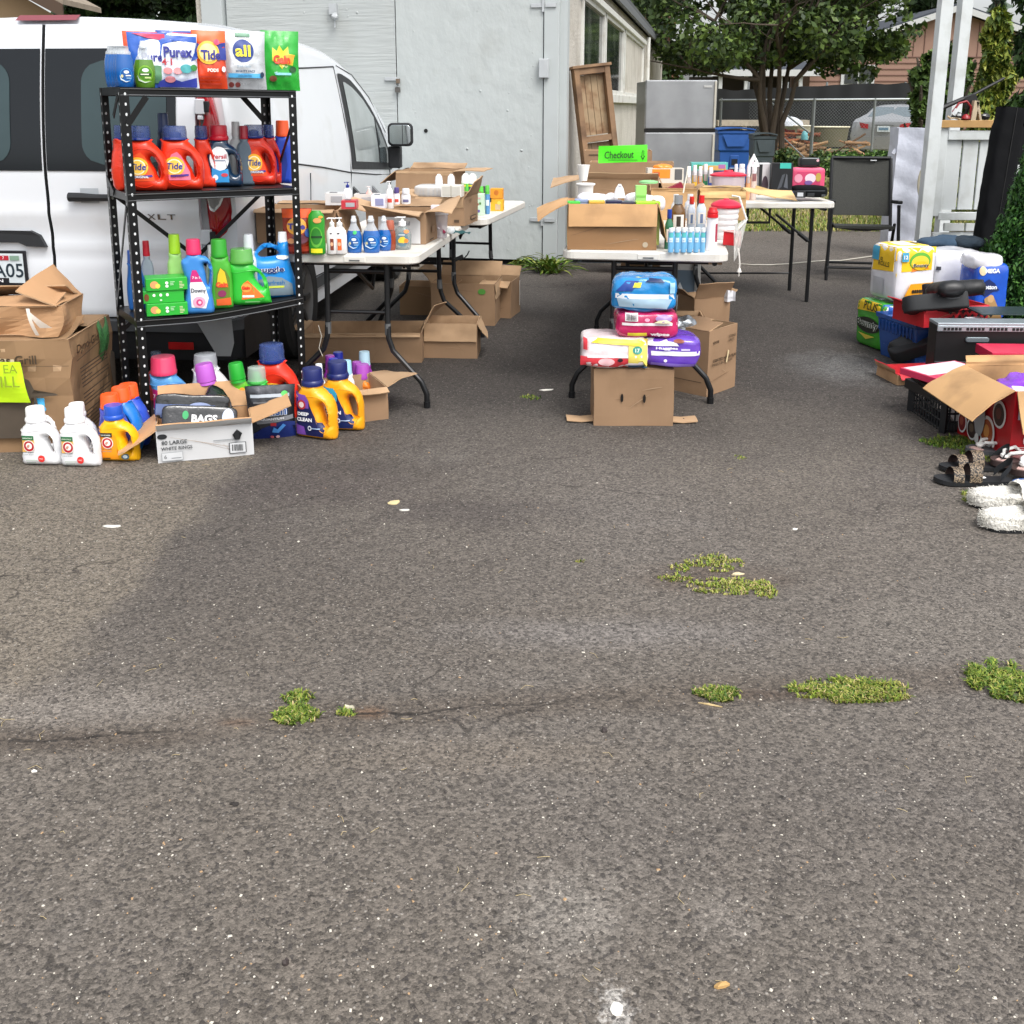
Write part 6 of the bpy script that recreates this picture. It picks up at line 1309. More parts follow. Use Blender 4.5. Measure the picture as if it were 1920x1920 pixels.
sj('lime green bottle with a translucent cap behind the green boxes',318,352,565,440,2,mat('lime_liquid','#9fcf7a',.2,coat=.4),'#9fd22a','tall',(),R(10),name='softener_bottle')
for q,(zz,off,lb_)in enumerate(((0,0,'lowest green dryer sheet box in the stack of three'),(1,-6,'middle green dryer sheet box set slightly back'),(2,2,'top green dryer sheet box of the stack of three'))):
 M0=shelf_M(275+off,352+off,576,500,2,row=.02 if q!=1 else .03)[0];l=SM.inverted()@M0.translation;bw,bh,bd=.168,.053,.11
 t=thing('dryer_sheet_box',lb_,'box',group='green dryer sheet boxes on the third shelf');t.matrix_world=SM@Matrix.Translation((l.x,l.y,LEV[2]+.002+q*(bh+.001)))@Matrix.Rotation(-R(12),4,'Z')
 m=MB();m.box((0,bd/2,bh/2),(bw,bd,bh),P('#2fae3a'));obj('carton',m,t,bevel=.002);m=MB()
 it=[('ell',-.30,.5,.10,.30,INK('#e9a06a')),('ell',-.22,.4,.06,.2,INK('#d9d45a')),('ell',0.0,.62,.04,.12,INK('#eaf5ea')),('ell',0.0,.36,.04,.12,INK('#eaf5ea'))]+lines(.08,.2,.4,.75,3,'#bfe6bf',.4,1)+lines(.30,.42,.15,.75,5,'#e0d8b0',.4,2)if q!=1 else[('ell',-.40,.5,.06,.3,INK('#7a4a2a')),('ell',-.22,.66,.035,.13,INK('#eaf5ea')),('ell',-.06,.66,.035,.13,INK('#eaf5ea')),('ell',.10,.66,.035,.13,INK('#eaf5ea')),('ell',-.06,.25,.03,.08,INK('#bfe6bf'))]
 deco(m,it,bw,bh,flat(0),.0012,.0005);obj('label',m,t)
GAINI=[('poly',[(-.22,.12),(.30,.12),(.34,.45),(.2,.56),(.0,.60),(-.12,.54),(-.24,.3)],INK('#5f7f2a')),('poly',[(-.16,.34),(.26,.32),(.16,.54),(0,.60),(-.1,.5)],INK('#e9c22e')),T_('Gain',.03,.36,.08,'#e0492a',bold=.06,w=.44,fix=1),('ell',.02,.23,.16,.05,INK('#8a2f5a')),('poly',[(-.2,.06),(.36,.06),(.34,.17),(-.2,.15)],INK('#d8602a'))]
sj('green bottle with a dark green ribbed cap behind the slanted green jug',392,440,562,450,2,'#4fae3a','#2f9a2a','tall',GAINI,name='detergent_bottle')
sj('small clear and white bottle behind the green ribbed cap bottle',390,408,556,460,2,'#bcd6cf','#e4e7e6','plain',(),name='detergent_bottle')
sj('tall white clear cap bottle behind the big blue jug',456,486,556,440,2,'#dfe3e6',CLR('#dfe3ea',.7),'tall',(),name='detergent_bottle')
M_,w,h=shelf_M(462,558,553,434,2,R(2));asp=h/w
BJ=dict(out=[(-.42,.005),(0,0),(.44,.01),(.495,.08),(.47,.30),(.40,.50),(.38,.66),(.37,.80),(.36,.84),(.18,.84),(.17,.78),(.02,.82),(-.14,.80),(-.30,.68),(-.44,.62),(-.49,.54),(-.47,.30),(-.495,.08)],hole=[(-.22,.67),(-.10,.745),(.05,.755),(.17,.70),(.16,.64),(.0,.62),(-.15,.62)],cap=(.27,.085,.835,.98),T=.20,Rb=.2)
STY['tophandle']=BJ
jug('big bright blue jug with a top handle at the right end of the third shelf','softener bottle',(0,0,0),w,h*.99,0,'#1f86d4','#e8eaec','tophandle',[('poly',[(-.40,.05),(.42,.05),(.40,.22),(.2,.32),(-.05,.35),(-.3,.28)],INK('#7d8f9c')),T_('superfresh',0,.24,.04,'#2f6fa8',w=.5),('rect',-.22,.17,.24,.20,INK('#c9d24a')),T_('Snuggle',-.06,.44,.10,'#f4f6f8',bold=.07,w=.64,fix=1),T_('Snuggle',-.06,.44,.10,'#1d2f6a',bold=.03,w=.62,fix=1),('ell',.24,.62,.12,.03,INK('#dfe6e6'))],SG[2],'softener_jug',thick=1.0,M=M_)
DOWNY=lambda bg='#f2f4f6':[('poly',[(-.22,.10),(.22,.08),(.32,.22),(.24,.36),(.10,.50),(-.02,.56),(-.18,.50),(-.24,.40)],INK(bg)),('poly',[(-.22,.44),(.16,.44),(.06,.52),(-.02,.60),(-.14,.60),(-.2,.52)],INK('#c92a7a')),T_('7 in 1',-.04,.50,.035,'#f6e6ee',bold=.04),T_('Downy',.02,.32,.075,'#25304a',bold=.02,w=.46,fix=1),('ell',.02,.17,.2,.075,INK('#e7a6c2')),('ell',.03,.165,.1,.045,INK('#c9407a')),('ell',.04,.165,.05,.022,INK('#f0c6d6'))]
sj('light blue softener bottle with a pink cap right of the green boxes',344,402,576,450,2,'#3f86cf','#d62a5e','softener',DOWNY(),R(-4),'softener bottle','softener_bottle')
sj('bright green slanted jug with a clear green cap in the front of the third shelf',430,507,576,468,2,'#33b838',CLR('#5fae4a',.75),'slanted',[('poly',[(-.18,.12),(.36,.16),(.10,.34),(-.02,.46),(-.14,.40)],INK('#e8742a')),('ell',-.06,.33,.12,.08,INK('#f0a04a')),T_('Gain',-.07,.33,.06,'#d9341f',bold=.06),('rect',-.16,.16,.12,.20,INK('#f4ece0')),('rect',-.10,.07,.25,.09,INK('#8fd08a'))],R(-8),name='detergent_jug')
#  goods on the ground at the left
def gj(label,x0,x1,yb,yt,body,cap,style,items=(),rz=0,group=None,Y=None,z=0.0,zb=.004,name='detergent_bottle',cat='detergent bottle',**k):
 c,w,h=fit(x0,x1,yb,yt,z,Y);zz=c.z if Y is not None else z
 return jug(label,cat,(c.x,c.y,max(zz,zb)if Y is None else zz),w,h,rz,body,cap,style,items,group,name,**k)
c0=G(147,852);wG=1.05;hG=AY(147,642,c0.y).z
gl=[T_('4-Burner Gas Grill',.20,.835,.035,'#4a3c2e',bold=.02,w=.36),('rect',-.5,.775,.5,.779,CBK)]
gc=mat('grill_print','#4d4338',.8,var=.12)
gl+=[('poly',[(.16,.42),(.155,.56),(.17,.66),(.22,.71),(.30,.705),(.345,.655),(.36,.57),(.35,.54),(.44,.535),(.45,.52),(.35,.50),(.335,.47),(.34,.14),(.16,.14)],gc),('poly',[(.355,.50),(.365,.50),(.395,.12),(.38,.12)],gc),('rect',.34,.37,.38,.385,gc),('rect',.34,.26,.385,.275,gc),('ell',.375,.12,.02,.035,gc),('rect',.245,.52,.255,.62,mat('grill_grey','#8d8475',.8))]
sl=[T_('Dyno-Glo',-.17,.88,.095,'#3b2d20',bold=.02,shear=.15,w=.52,fix=1),('poly',[(-.45,.80),(.12,.84),(.12,.832),(-.45,.792)],CBK)]+[('rect',-.40+.03*(i%2)*0,.74-i*.033,-.40+(.65 if i%5!=4 else .25),.752-i*.033,CBK)for i in range(1,20)if i not in(7,12)]+[('poly',[(.26,.50),(.25,.62),(.30,.70),(.38,.66),(.38,.52),(.34,.38),(.35,.2),(.30,.2),(.29,.40)],gc)]
gcart=carton('large brown grill carton printed with a gas grill and a green tape scrap',Vector((c0.x-wG/2-.01,c0.y,.004)),wG,.52,hG,R(3.5),{'f':(-86,.24,.04),'b':(-92,.25)},CBD,CBL,gl,sl,name='grill_carton',bow=.02,seed=3)
m=MB();m.grid(lambda u,v:(wG/2+.006+.012*math.sin(PI*v),.30+.13*u+.03*v,hG-.16+.15*v+.02*math.sin(u*9)),6,6,mat('green_tape','#4c8a52',.25,alpha=.85));obj('green_tape',m,gcart)
m=MB();m.grid(lambda u,v:(.02+.29*u,-.014,hG*.80+.028*v-.008*u+.003*math.sin(u*31)),12,2,mat('clear_tape','#cfc2a0',.2));obj('clear_tape',m,gcart)
m=MB();m.box((.45,.14,hG+.012),(.05,.03,.006),PAPER('#e2ded2'),(0,.4,.3));obj('torn_flap',m,gcart)
p=AY(30,760,c0.y-.05)
m=MB();a_,b_=AY(-70,755,c0.y-.03),AY(57,755,c0.y-.03);zt=AY(30,678,c0.y-.03).z;ww=b_.x-a_.x;hh=zt-a_.z
neon=mat('neon_yellow_paper','#c8f01c',.7,var=.03,bump=.001,bscale=20)
m.slab(lambda u,v:(a_.x+ww*u-.02*v,c0.y-.045+.006*math.sin(v*5+u*3)+.014*(1-v),a_.z+hh*v+.01*u*0),(0,1,0),.002,10,8,neon)
ns=obj('price_sheet',m);tag(ns,'neon yellow handwritten price sheet taped on the grill carton','sign')
m=MB();ik=mat('marker_faint','#8aa022',.8)
deco(m,[('txt','$ 5 EA',.16,.84,.14,ik,dict(w=.5)),('txt','GRILL',.12,.55,.16,ik,dict(w=.6)),('txt','new',-.15,.25,.16,ik,{})],ww,hh,flat(c0.y-.056),.001);m.warp(lambda v:Vector((v.x+a_.x+ww/2,v.y,v.z+a_.z)));obj('handwriting',m,ns)
cc=AY(60,625,c0.y+.10)
carton('crumpled brown carton with torn flaps lying on the grill carton',(cc.x-.17,c0.y+.05,hG+.012),.60,.28,.125,R(2),{'r':(-58,.17,.5),'f':(-80,.13,.3),'b':(-78,.16),'l':(-82,.2)},cardm('cardboard_smooth','#b48c66'),CBL,bow=.045,seed=12,name='crumpled_carton')
m=MB();q=AY(60,600,c0.y);tp_=mat('film_scrap','#e0dad0',.15,alpha=.8);m.grid(lambda u,v:(q.x-.03+.05*v+.05*u*v,c0.y+.02-.01*math.sin(v*3),hG+.135-.08*v),4,6,tp_);m.grid(lambda u,v:(q.x-.03+.03*v+.015*u,c0.y+.02-.014*math.sin(v*3),hG+.135-.11*v),2,6,tp_);small('tape_strip',m,'torn clear tape strips dangling on the crumpled carton','tape')
HM=[('rect',-.44,.02,.10,.03,INK('#e6e4de'))]
WH='#e9eaec'
def hammer_items(head,extra):return pr_hammer(-.24,.34,head,'#f0b860')+extra
ex=[('ell',.10,.145,.085,.062,INK('#d9332e')),T_('FREE',.10,.147,.02,'#f6d8d6'),('rect',-.30,.11,.0,.125,INK('#b8c4b8')),('rect',-.28,.07,-.05,.085,INK('#9aaaa0'))]
gW='white jugs in front of the grill carton'
gj('white jug with a light blue cap behind the leftmost white jug',54,112,850,750,'#e9eaec','#2d9fd4','square',[('rect',-.2,.86,.04,.93,INK('#bfe6f4'))],R(-12),gW)
gj('plain white jug behind the second white jug',118,180,858,762,'#e9eaec','#f0f0f0','square',(),R(-10),gW)
gj('leftmost front white jug with a green and orange label',37,111,876,770,WH,'#f2f2f2','square',hammer_items('#1d6b3c',ex),R(-3),gW)
gj('second front white jug beside the yellow jug',110,184,879,771,WH,'#f2f2f2','square',hammer_items('#1d6b3c',ex),R(-3),gW)
gB='orange capped blue bottles beside the shelf'
gj('orange capped blue jug at the far right of its row',212,276,838,726,'#2a4fc0','#ee5a1c','round',(),R(-18),gB)
gj('orange capped lighter blue jug in the middle of its row',198,262,848,732,'#1c76cf','#ee5a1c','round',(),R(-18),gB)
gj('orange capped purple blue jug at the front of its row',178,240,860,745,'#4a55bf','#ee5a1c','round',(),R(-18),gB)
ye=[('poly',[(-.44,.06),(.06,.06),(.02,.22),(.04,.38),(-.0,.5),(-.42,.5)],INK('#f59a1a'))]+pr_hammer(-.24,.34,'#26201c',None)+[('ell',.24,.115,.10,.05,INK('#4a6a78')),('ell',.24,.12,.06,.03,INK('#cfdde2')),('rect',-.32,.07,-.14,.10,INK('#6a4a1a'))]
gj('yellow jug with a royal blue cap beside the white jugs',183,257,869,766,'#f3b20c','#1c4fb5','square',ye,R(-3),gW)
bxl=Vector((G(388,862).x,G(388,862).y,.004))
pz=[T_('80 LARGE',-.32,.62,.10,'#4a4d50',w=.26,bold=.02),T_('WHITE RINGS',-.30,.44,.09,'#4a4d50',w=.32,bold=.02),('ell',-.44,.82,.05,.08,INK('#25282b')),('rect',-.46,.06,-.24,.32,INK('#8d9194')),('rect',-.455,.07,-.245,.31,INK('#c9cbcd')),T_('6',-.42,.19,.12,'#6a6d70'),('rect',-.36,.13,-.26,.15,INK('#7d8083')),('rect',.08,.55,.32,.58,INK('#8d9194')),('rect',.24,.12,.42,.46,INK('#2e3033')),('rect',.248,.135,.412,.445,INK('#c9cbcd'))]+bars(.27,.39,.2,.4,9,'#3a3c3e',2)+[('poly',[(.28,.72),(.33,.88),(.385,.75),(.355,.76),(.352,.55),(.31,.55),(.308,.73)],INK('#1f2123'))]
wc=mat('white_carton','#c4c5c6',.7,var=.04,scale=8);wcb=carton('open white carton of black trash bag packs with loose brown flaps',bxl,.375,.27,.135,R(17),{'f':(62,.05),'b':(38,.12),'l':(125,.17),'r':(72,.17)},wc,cardm('carton_tan','#c49a70'),pz,lsides=[('rect',-.45,.2,-.1,.85,INK('#4a5a50')),('ell',.3,.5,.1,.2,INK('#9a9c9e'))],name='open_carton',bow=.003)
BGK=mat('black_film','#101216',.18,coat=.6,var=.3,scale=9,bump=.006,bscale=22)
for q,(dx,dy,dz,rz_,rx_,its)in enumerate(((-.02,.05,.10,.10,.35,[T_('BAGS',.05,.5,.30,'#e6e6ea',bold=.04),('ell',.36,.55,.08,.35,INK('#b8c4da')),('ell',-.2,.62,.04,.16,INK('#35a060'))]),(-.05,.12,.13,.08,.2,[('rect',-.48,.1,.3,.6,INK('#5a6a94')),('ell',.1,.5,.16,.2,INK('#8f9cc0'))]),(.05,.19,.13,.5,1.0,[('ell',.1,.4,.2,.3,INK('#3a3d44'))]))):
 lab=['black trash bag pack with white lettering in the front of the white carton','black trash bag pack with a blue grey stripe in the white carton','black trash bag pack standing up at the back of the white carton'][q]
 t=softbox(lab,'pack',bxl+Matrix.Rotation(R(17),3,'Z')@Vector((dx,dy,dz)),.30 if q<2 else .16,.04,.11 if q<2 else .15,R(17)+(.0 if q<2 else-.1),BGK,its,group='black packs in the white carton',name='trash_bag_pack',n=6,seed=q,nm='film')
 t.rotation_euler=(-rx_,(.12 if q<2 else .7),R(17))
gS='bottles standing around the foot of the shelf'
gj('light blue softener jug with a pink cap behind the white carton',283,366,800,672,'#5c9fdc','#e04068','slanted',[('poly',[(-.40,.25),(.12,.25),(.0,.42),(-.16,.52),(-.4,.56)],INK('#c42a7e')),T_('7 in 1',-.26,.45,.06,'#f2dce8',bold=.03),('rect',-.42,.1,.12,.27,INK('#eef0f2'))],R(6),gS,Y=4.33)
gj('clear capped red bottle behind the light blue softener jug',278,318,780,662,'#b9433c',CLR('#5a6a80',.6),'plain',(),0,gS,Y=4.48,name='detergent_bottle')
gj('white jug with a clear cap behind the purple capped bottle',356,437,800,668,'#e2e4e6','#e8e8ea','round',[('ell',-.05,.30,.2,.1,INK('#f0a83a'))],R(4),gS,Y=4.42,capclear=CLR('#c9ced4',.55))
c,w,h=fit(380,424,810,684,0,4.28)
bottle('white scent bead bottle with a purple cap leaning right in the carton','scent bead bottle',(c.x,c.y,c.z),w,h,0,SLIM,P('#e8e6e8'),'#b25bc0',6,[T_('Downy',0,.46,.07,'#3a4050',w=.6,fix=1),('rect',-.3,.38,.3,.40,INK('#a8acb4')),('ell',-.1,.2,.25,.07,INK('#7d8fb4')),('ell',.2,.14,.2,.06,INK('#b59ac0'))],gS,'scent_bead_bottle').rotation_euler=(0,R(-7),0)
c,w,h=fit(440,476,800,682,0,4.30)
bottle('green scent bead bottle tilted left of the foil pouch','scent bead bottle',(c.x,c.y,c.z),w,h,0,SLIM,mat('green_beads','#63b52c',.25,coat=.4),'#1fa02c',6,[('ell',0,.45,.34,.16,INK('#b9d838')),('ell',.2,.56,.16,.06,INK('#e8a03a')),('rect',-.3,.05,.3,.24,INK('#3f8f3f')),('rect',-.1,.1,.3,.2,INK('#cfe0c0'))],gS,'scent_bead_bottle').rotation_euler=(0,R(-6),0)
gj('large red jug with a blue cap behind the foil pouch',474,562,800,650,'#e23420',BC,'round',[('ell',-.06,.40,.26,.15,INK('#f6b73a')),('ell',-.06,.40,.2,.11,INK('#f3e6b0')),T_('Tide',-.03,.41,.09,'#1b3a8c',bold=.04,w=.36,fix=1)],R(-4),gS,Y=4.52,capclear=BCC)
gj('green jug with a clear cap behind the foil pouch',458,522,824,692,'#35b845','#58c060','round',(),0,gS,Y=4.36,capclear=CLR('#c6d4cc',.5))
c,w,h=fit(466,556,825,728,0)
pouch('black and blue foil pouch with white finish lettering standing beside the yellow jugs'.replace('finish ',''),c+Vector((0,0,.004)),w,h,R(12),'#3b3d42',[('poly',[(-.5,.0),(.5,.0),(.5,.30),(.2,.34),(-.2,.22),(-.46,.06)],INK('#1c2c6c')),('poly',[(-.3,.30),(.46,.36),(.46,.44),(-.34,.40)],INK('#8a8d92')),('rect',-.27,.46,.34,.64,INK('#1f5fae')),T_('finish',.04,.56,.21,'#e8edf2',bold=.07,w=.58,fix=1),T_('finish',.04,.56,.19,'#2b62b0',bold=.015,w=.55,fix=1),T_('QUANTUM',.02,.40,.05,'#eceef0',bold=.05,w=.5,fix=1),('poly',[(0,.14),(.14,.12),(.30,.26),(.24,.3),(.12,.2),(.04,.24)],INK('#4f8fd8')),('rect',-.02,.27,.10,.33,INK('#b9303a')),('rect',-.42,.80,.4,.86,INK('#a6b0ba')),('ell',.30,.86,.07,.05,INK('#58c060')),('rect',-.36,.70,.3,.73,INK('#5a5c60')),('ell',.0,.05,.04,.03,INK('#c9606a')),('ell',.12,.05,.04,.03,INK('#d8b0b4'))],gS,'foil pouch','foil_pouch',.075,9,metallic=.5,flare=.04)
YL='#f5a81c';NV='#1a2460'
def deep(a,b):return[('poly',[(-.5,.05),(.28,.05),(.32,.14),(.26,.24),(.06,.27),(-.04,.40),(-.06,.56),(-.14,.64),(-.5,.66)],INK(b)),('poly',[(-.5,.45),(-.06,.45),(-.06,.56),(-.14,.64),(-.5,.66)],INK(a)),('poly',[(-.5,.06),(-.16,.06),(-.2,.18),(-.5,.22)],INK(a)),('ell',-.24,.50,.11,.07,INK('#b3363c')),('ell',-.24,.50,.065,.042,INK('#e9d4cc')),T_('DEEP',-.20,.37,.05,'#f2f2f4',bold=.05,w=.30,fix=1),T_('CLEAN',-.17,.29,.055,'#f2f2f4',bold=.05,w=.40,fix=1),('ell',-.04,.17,.05,.035,INK('#dfe6ee')),('ell',-.04,.17,.03,.02,INK(b)),('rect',.02,.165,.22,.18,INK('#9ab0d0'))]
gY='yellow jugs with navy caps'
gj('yellow jug with a teal and navy label at the right end of the bottles',598,680,811,684,YL,NV,'square',deep('#2f9fc4','#16265e'),R(-6),gY)
gj('yellow jug with a purple and navy label in front of the shelf foot',545,627,826,697,YL,NV,'square',deep('#7a4aa8','#1a1f52'),R(-22),gY)
def pc(px,py):return G(px,py).xy.to_3d()+Vector((0,0,.004))
dc=carton('brown open carton of purple bottles under the left table',pc(655,800)+Vector((0,.03,0)),.36,.28,.15,R(25),{'r':(72,.15,.4),'f':(120,.04)},CB,CBL,group='cartons under the left table',bow=.006,seed=5)
PU=mat('purple_bottle','#9a35a8',.3)
for lab,x0,x1,yb,yt,Y,b,cp in(('purple bottle with a blue cap at the back of the carton',620,652,760,662,4.95,PU,'#1c2a9a'),('purple capped purple bottle at the left of the carton',606,636,765,668,4.86,PU,'#8f3aa0'),('purple bottle with a pale blue cap at the right of the carton',668,702,765,661,4.92,PU,'#bfe0f0'),('blue capped bottle left of the pale blue capped one',612,642,770,674,4.72,'#dfe6f0','#1a1fa8'),('white bottle with a large pale blue cap in the carton',634,668,780,678,4.70,'#e8edf2','#9fd0e8'),('small purple bottle in the middle of the carton',656,686,775,680,4.80,PU,'#a24ab0')):
 gj(lab,x0,x1,yb,yt,b,cp,'tall',(),0,'bottles in the carton under the left table',Y=Y)
gj('orange and purple jug at the right of the carton under the table',658,706,790,686,'#f08a2a','#a24ab0','slanted',[('poly',[(-.2,.1),(.3,.1),(.4,.3),(.1,.26)],INK('#6a2a9a'))],R(-30),'bottles in the carton under the left table',Y=4.74)
gj('white and blue handled bottle behind the left yellow jug',588,614,790,684,'#dfe8ee','#e8eef2','plain',[('rect',-.2,.2,.15,.8,INK('#1f5a8a'))],0,'bottles in the carton under the left table',Y=4.62)
#  left tables
ZT=.74
T1=folding_table('near left white folding table beside the shelf and the van',(-.43,4.64,0),.63,1.50,R(-7))
T2=folding_table('second left white folding table in front of the plywood doors',(-.15,6.16,0),.76,1.22,R(-12),.745)
def tc_(px,py,z=ZT):return G(px,py,z)+Vector((0,0,.001))
gC='open cartons on the left tables'
carton('long brown carton with raised flaps at the back left of the table',tc_(548,462)+Vector((0,.12,0)),.40,.34,.16,R(-4),{'f':(60,.05),'b':(85,.1),'l':(82,.16),'r':(150,.15)},CB,CBL,group=gC,bow=.006,seed=1)
carton('brown carton with a white side print behind the dish soap bottles',tc_(748,460,ZT)+Vector((-.02,.05,0)),.30,.28,.155,R(-9),{'f':(62,.10,.5),'b':(82,.12),'l':(64,.14,.4),'r':(66,.13,-.5)},CB,CBL,[('poly',[(-.30,.02),(.42,.02),(.42,.72),(.34,.84),(-.28,.86)],mat('carton_white_print','#c9c9ca',.6)),T_('Dermasil',.08,.66,.10,'#6d7076',w=.34)],[('rect',-.1,.3,.1,.5,INK('#8a6a48')),('rect',-.3,.08,.0,.12,CBK)],group=gC,bow=.006,seed=2)
carton('brown carton with printed flap on the far part of the near left table',tc_(834,424,ZT)+Vector((-.03,.02,0)),.29,.30,.16,R(-13),{'f':(150,.05),'b':(86,.10),'l':(70,.12),'r':(30,.11,-.3)},CB,CBL,[('rect',.30,.12,.40,.22,CBK)],[T_('FSC',-.05,.85,.10,'#5a4632',bold=.03),('rect',-.1,.15,.3,.3,CBK),('rect',-.06,.18,.26,.27,CB)],group=gC,seed=3)
carton('tall brown carton with wide open flaps at the back of the left tables',tc_(800,400,ZT)+Vector((-.05,.45,0)),.40,.34,.235,R(-11),{'b':(78,.10),'r':(84,.20),'f':(165,.03),'l':(125,.14)},CB,CBL,group=gC,seed=4)
def tb(label,x0,x1,yb,yt,prof,body,cap,split,items=(),group=None,name='bottle',sy=.6,clear=None,extra=None,z=ZT,Y=None,rz=0,cat='bottle'):
 c,w,h=fit(x0,x1,yb,yt,z,Y);return bottle(label,cat,(c.x,c.y,c.z+.001),w,h,rz,prof,body,cap,split,items,group,name,sy,clear,extra)
c,w,h=fit(530,586,477,392,ZT)
pouch('tall orange and dark red detergent tub pouch behind the shelf post',c,w,h,R(4),'#8f2f1c',[('rect',-.5,.80,.5,.99,INK('#e8561c')),('ell',-.0,.62,.34,.19,INK('#e9a02e')),('ell',0,.62,.25,.13,INK('#caa45a')),T_('Tide',0,.62,.13,'#3a2a8a',bold=.04,w=.6,fix=1),('ell',.1,.34,.3,.1,INK('#6a3a4a')),('ell',-.2,.3,.12,.06,INK('#c98a5a')),('rect',-.4,.06,.4,.18,INK('#b5402a')),('ell',.4,.48,.12,.1,INK('#2a4a8a'))],'goods along the front edge of the left table',seed=11)
for lab,x0,x1,off in(('blue dish soap bottle left of the pair behind the pump bottles',648,678,0),('blue dish soap bottle in the middle of the table front',678,712,0),('blue dish soap bottle just behind the middle one',706,733,2)):
 tb(lab,x0,x1,475-off*2,406,DISH,DB,CLR('#e6ecef',.7),9,DAWN+([('ell',.12,.56,.12,.05,INK('#3fc06a'))]if x0==648 else[]),'blue dish soap bottles on the left table','dish_soap_bottle',.6,(5,CW),rz=R(-4))
tb('green and yellow dish soap bottle right of the orange pouch',578,610,478,396,[(.85,0),(.95,.02),(1,.2),(.92,.5),(1,.75),(.9,.9),(.6,.97),(.5,1)],P('#2f8f2a'),'#2f8f2a',None,[('ell',0,.4,.36,.24,INK('#5fae3a')),('ell',0,.42,.30,.19,INK('#2a7a26')),('ell',.1,.78,.24,.06,INK('#d89a5a')),('rect',-.3,.38,.34,.43,INK('#16401a')),('ell',.3,.86,.12,.03,INK('#e8a02e')),('rect',-.34,.04,.34,.14,INK('#e6e02a'))],'goods along the front edge of the left table','dish_soap_bottle',.55)
for lab,x0,x1,it in(('white pump bottle left of its twin on the table front',612,634,'#7a3a2a'),('white pump bottle right of its twin on the table front',624,650,'#e0642a')):
 tb(lab,x0,x1,477,414,PUMPB,P('#eceae8'),'#f2f2f2',6,[('rect',-.14,.12,.16,.46,INK(it)),('ell',.0,.30,.12,.06,INK('#e9b08a')),('ell',-.05,.62,.1,.02,INK('#3a2a3a'))],'white pump bottles on the left table','pump_bottle',.7,None,'pump')
tb('clear soap bottle with a yellow fish like label at the table corner'.replace('fish like ','and blue '),738,771,469,412,[(.75,0),(.9,.03),(1,.25),(1,.5),(.8,.66),(.5,.74),(.36,.76),(.36,.78),(.42,.785),(.42,.92),(.2,.94),(.16,.98)],CLR('#8f9a98',.55),'#eceeee',7,[('ell',0,.34,.34,.24,INK('#5a7884')),('poly',[(-.2,.24),(.1,.22),(.24,.34),(.1,.44),(-.1,.42),(-.24,.32)],INK('#e9c23a')),('ell',.22,.30,.12,.07,INK('#e8802e')),('ell',.24,.60,.14,.06,INK('#e88a4a')),('rect',-.2,.48,.16,.51,INK('#d8e0e0'))],'goods along the front edge of the left table','hand_soap_bottle',.6,None,'pump')
tb('reddish brown soap bottle behind the clear soap bottle',722,742,470,414,SLIM,mat('amber_soap','#8a3a1e',.2,coat=.4),'#a85a44',6,(),None,'soap_bottle',.5)
tb('navy capped pump bottle behind the open cartons',644,660,385,345,PUMPB,P('#e4e4ea'),'#1f2f8a',6,(),'small bottles in the back of the left tables','pump_bottle',.7,None,'pump',Y=5.35)
for lab,x0,x1,yb,yt,Y,b,cp,kind in(('white box of folded sachets behind the front carton',610,646,385,362,5.3,'#dcdcdc',None,'box'),('dark comb pack leaning on the van side of the table',662,690,380,350,5.5,'#2a2c2f',None,'tri'),('pink pump bottle among the small bottles',686,698,382,352,5.3,'#e8b4ac','#f2e8e6','b'),('grey wedge pack right of the pink bottle',698,726,380,348,5.5,'#6a6c70',None,'tri'),('white and blue label carton among the bottles',696,722,392,366,5.2,'#dfe2ee',None,'box'),('white pump bottle with a red label behind the cartons',724,738,392,344,5.3,'#eeeae8','#eeeeee','b'),('purple and white bottle right of the red labelled one',738,750,388,352,5.35,'#ece8ee','#4a3a7a','b'),('black and white bottle beside the purple one',752,770,388,354,5.35,'#dfe0e2','#d8dadc','b'),('red pack edge between the two front cartons',640,668,392,376,5.0,'#c23a44',None,'box'),('clear tray of white pens behind the long carton',664,712,388,364,5.3,'#cfcbc8',None,'box')):
 if kind=='b':tb(lab,x0,x1,yb,yt,PUMPB if 'pump' in lab else SLIM,b,cp,6,[('rect',-.3,.25,.3,.4,INK('#c9483a' if 'red' in lab else '#6a6a90'))],'small bottles in the back of the left tables','small_bottle',.7,None,'pump' if 'pump' in lab else None,Y=Y)
 else:
  c,w,h=fit(x0,x1,yb,yt,0,Y);m=MB();pm=P(b)
  if kind=='box':m.box((0,.04,h/2),(w,.08,h),pm);m.box((.1*w,-.001,h*.5),(w*.6,.002,h*.5),INK('#8a90b8' if 'blue' in lab else '#a8a8ac'));m.box((-.1*w,.03,h),(w*.4,.03,.004),INK('#3a3c40'))
  else:m.add([(-w/2,0,0),(w/2,0,0),(-w/2,0,h),(-w/2,.05,0),(w/2,.05,0),(-w/2,.05,h)],[(0,1,2),(3,5,4),(0,2,5,3),(1,4,5,2),(0,3,4,1)],pm)
  small('small_pack',m,lab,'pack',(c.x,c.y,c.z),0,'small packs in the back of the left tables',bevel=.002)
film=mat('clear_film','#dcdcdc',.15,alpha=.75,bump=.004,bscale=18)
softbox('shrink wrapped pack of white jars in the far carton','pack',AY(812,372,5.9),.24,.14,.075,R(-10),film,bars(-.45,.45,.2,.8,9,'#bdb9b4',4),name='wrapped_pack',n=5,noise=.004)
c=AY(846,372,5.75)
m=MB();m.box((0,.04,.04),(.115,.08,.065),P('#dddad2'));m.box((0,-.001,.04),(.10,.002,.05),INK('#c2bfb6'));m.box((0,-.0015,.04),(.004,.002,.065),INK('#8f8672'));small('boxed_jars',m,'cream window box of white jars in the far carton','box',c,R(-10),bevel=.002)
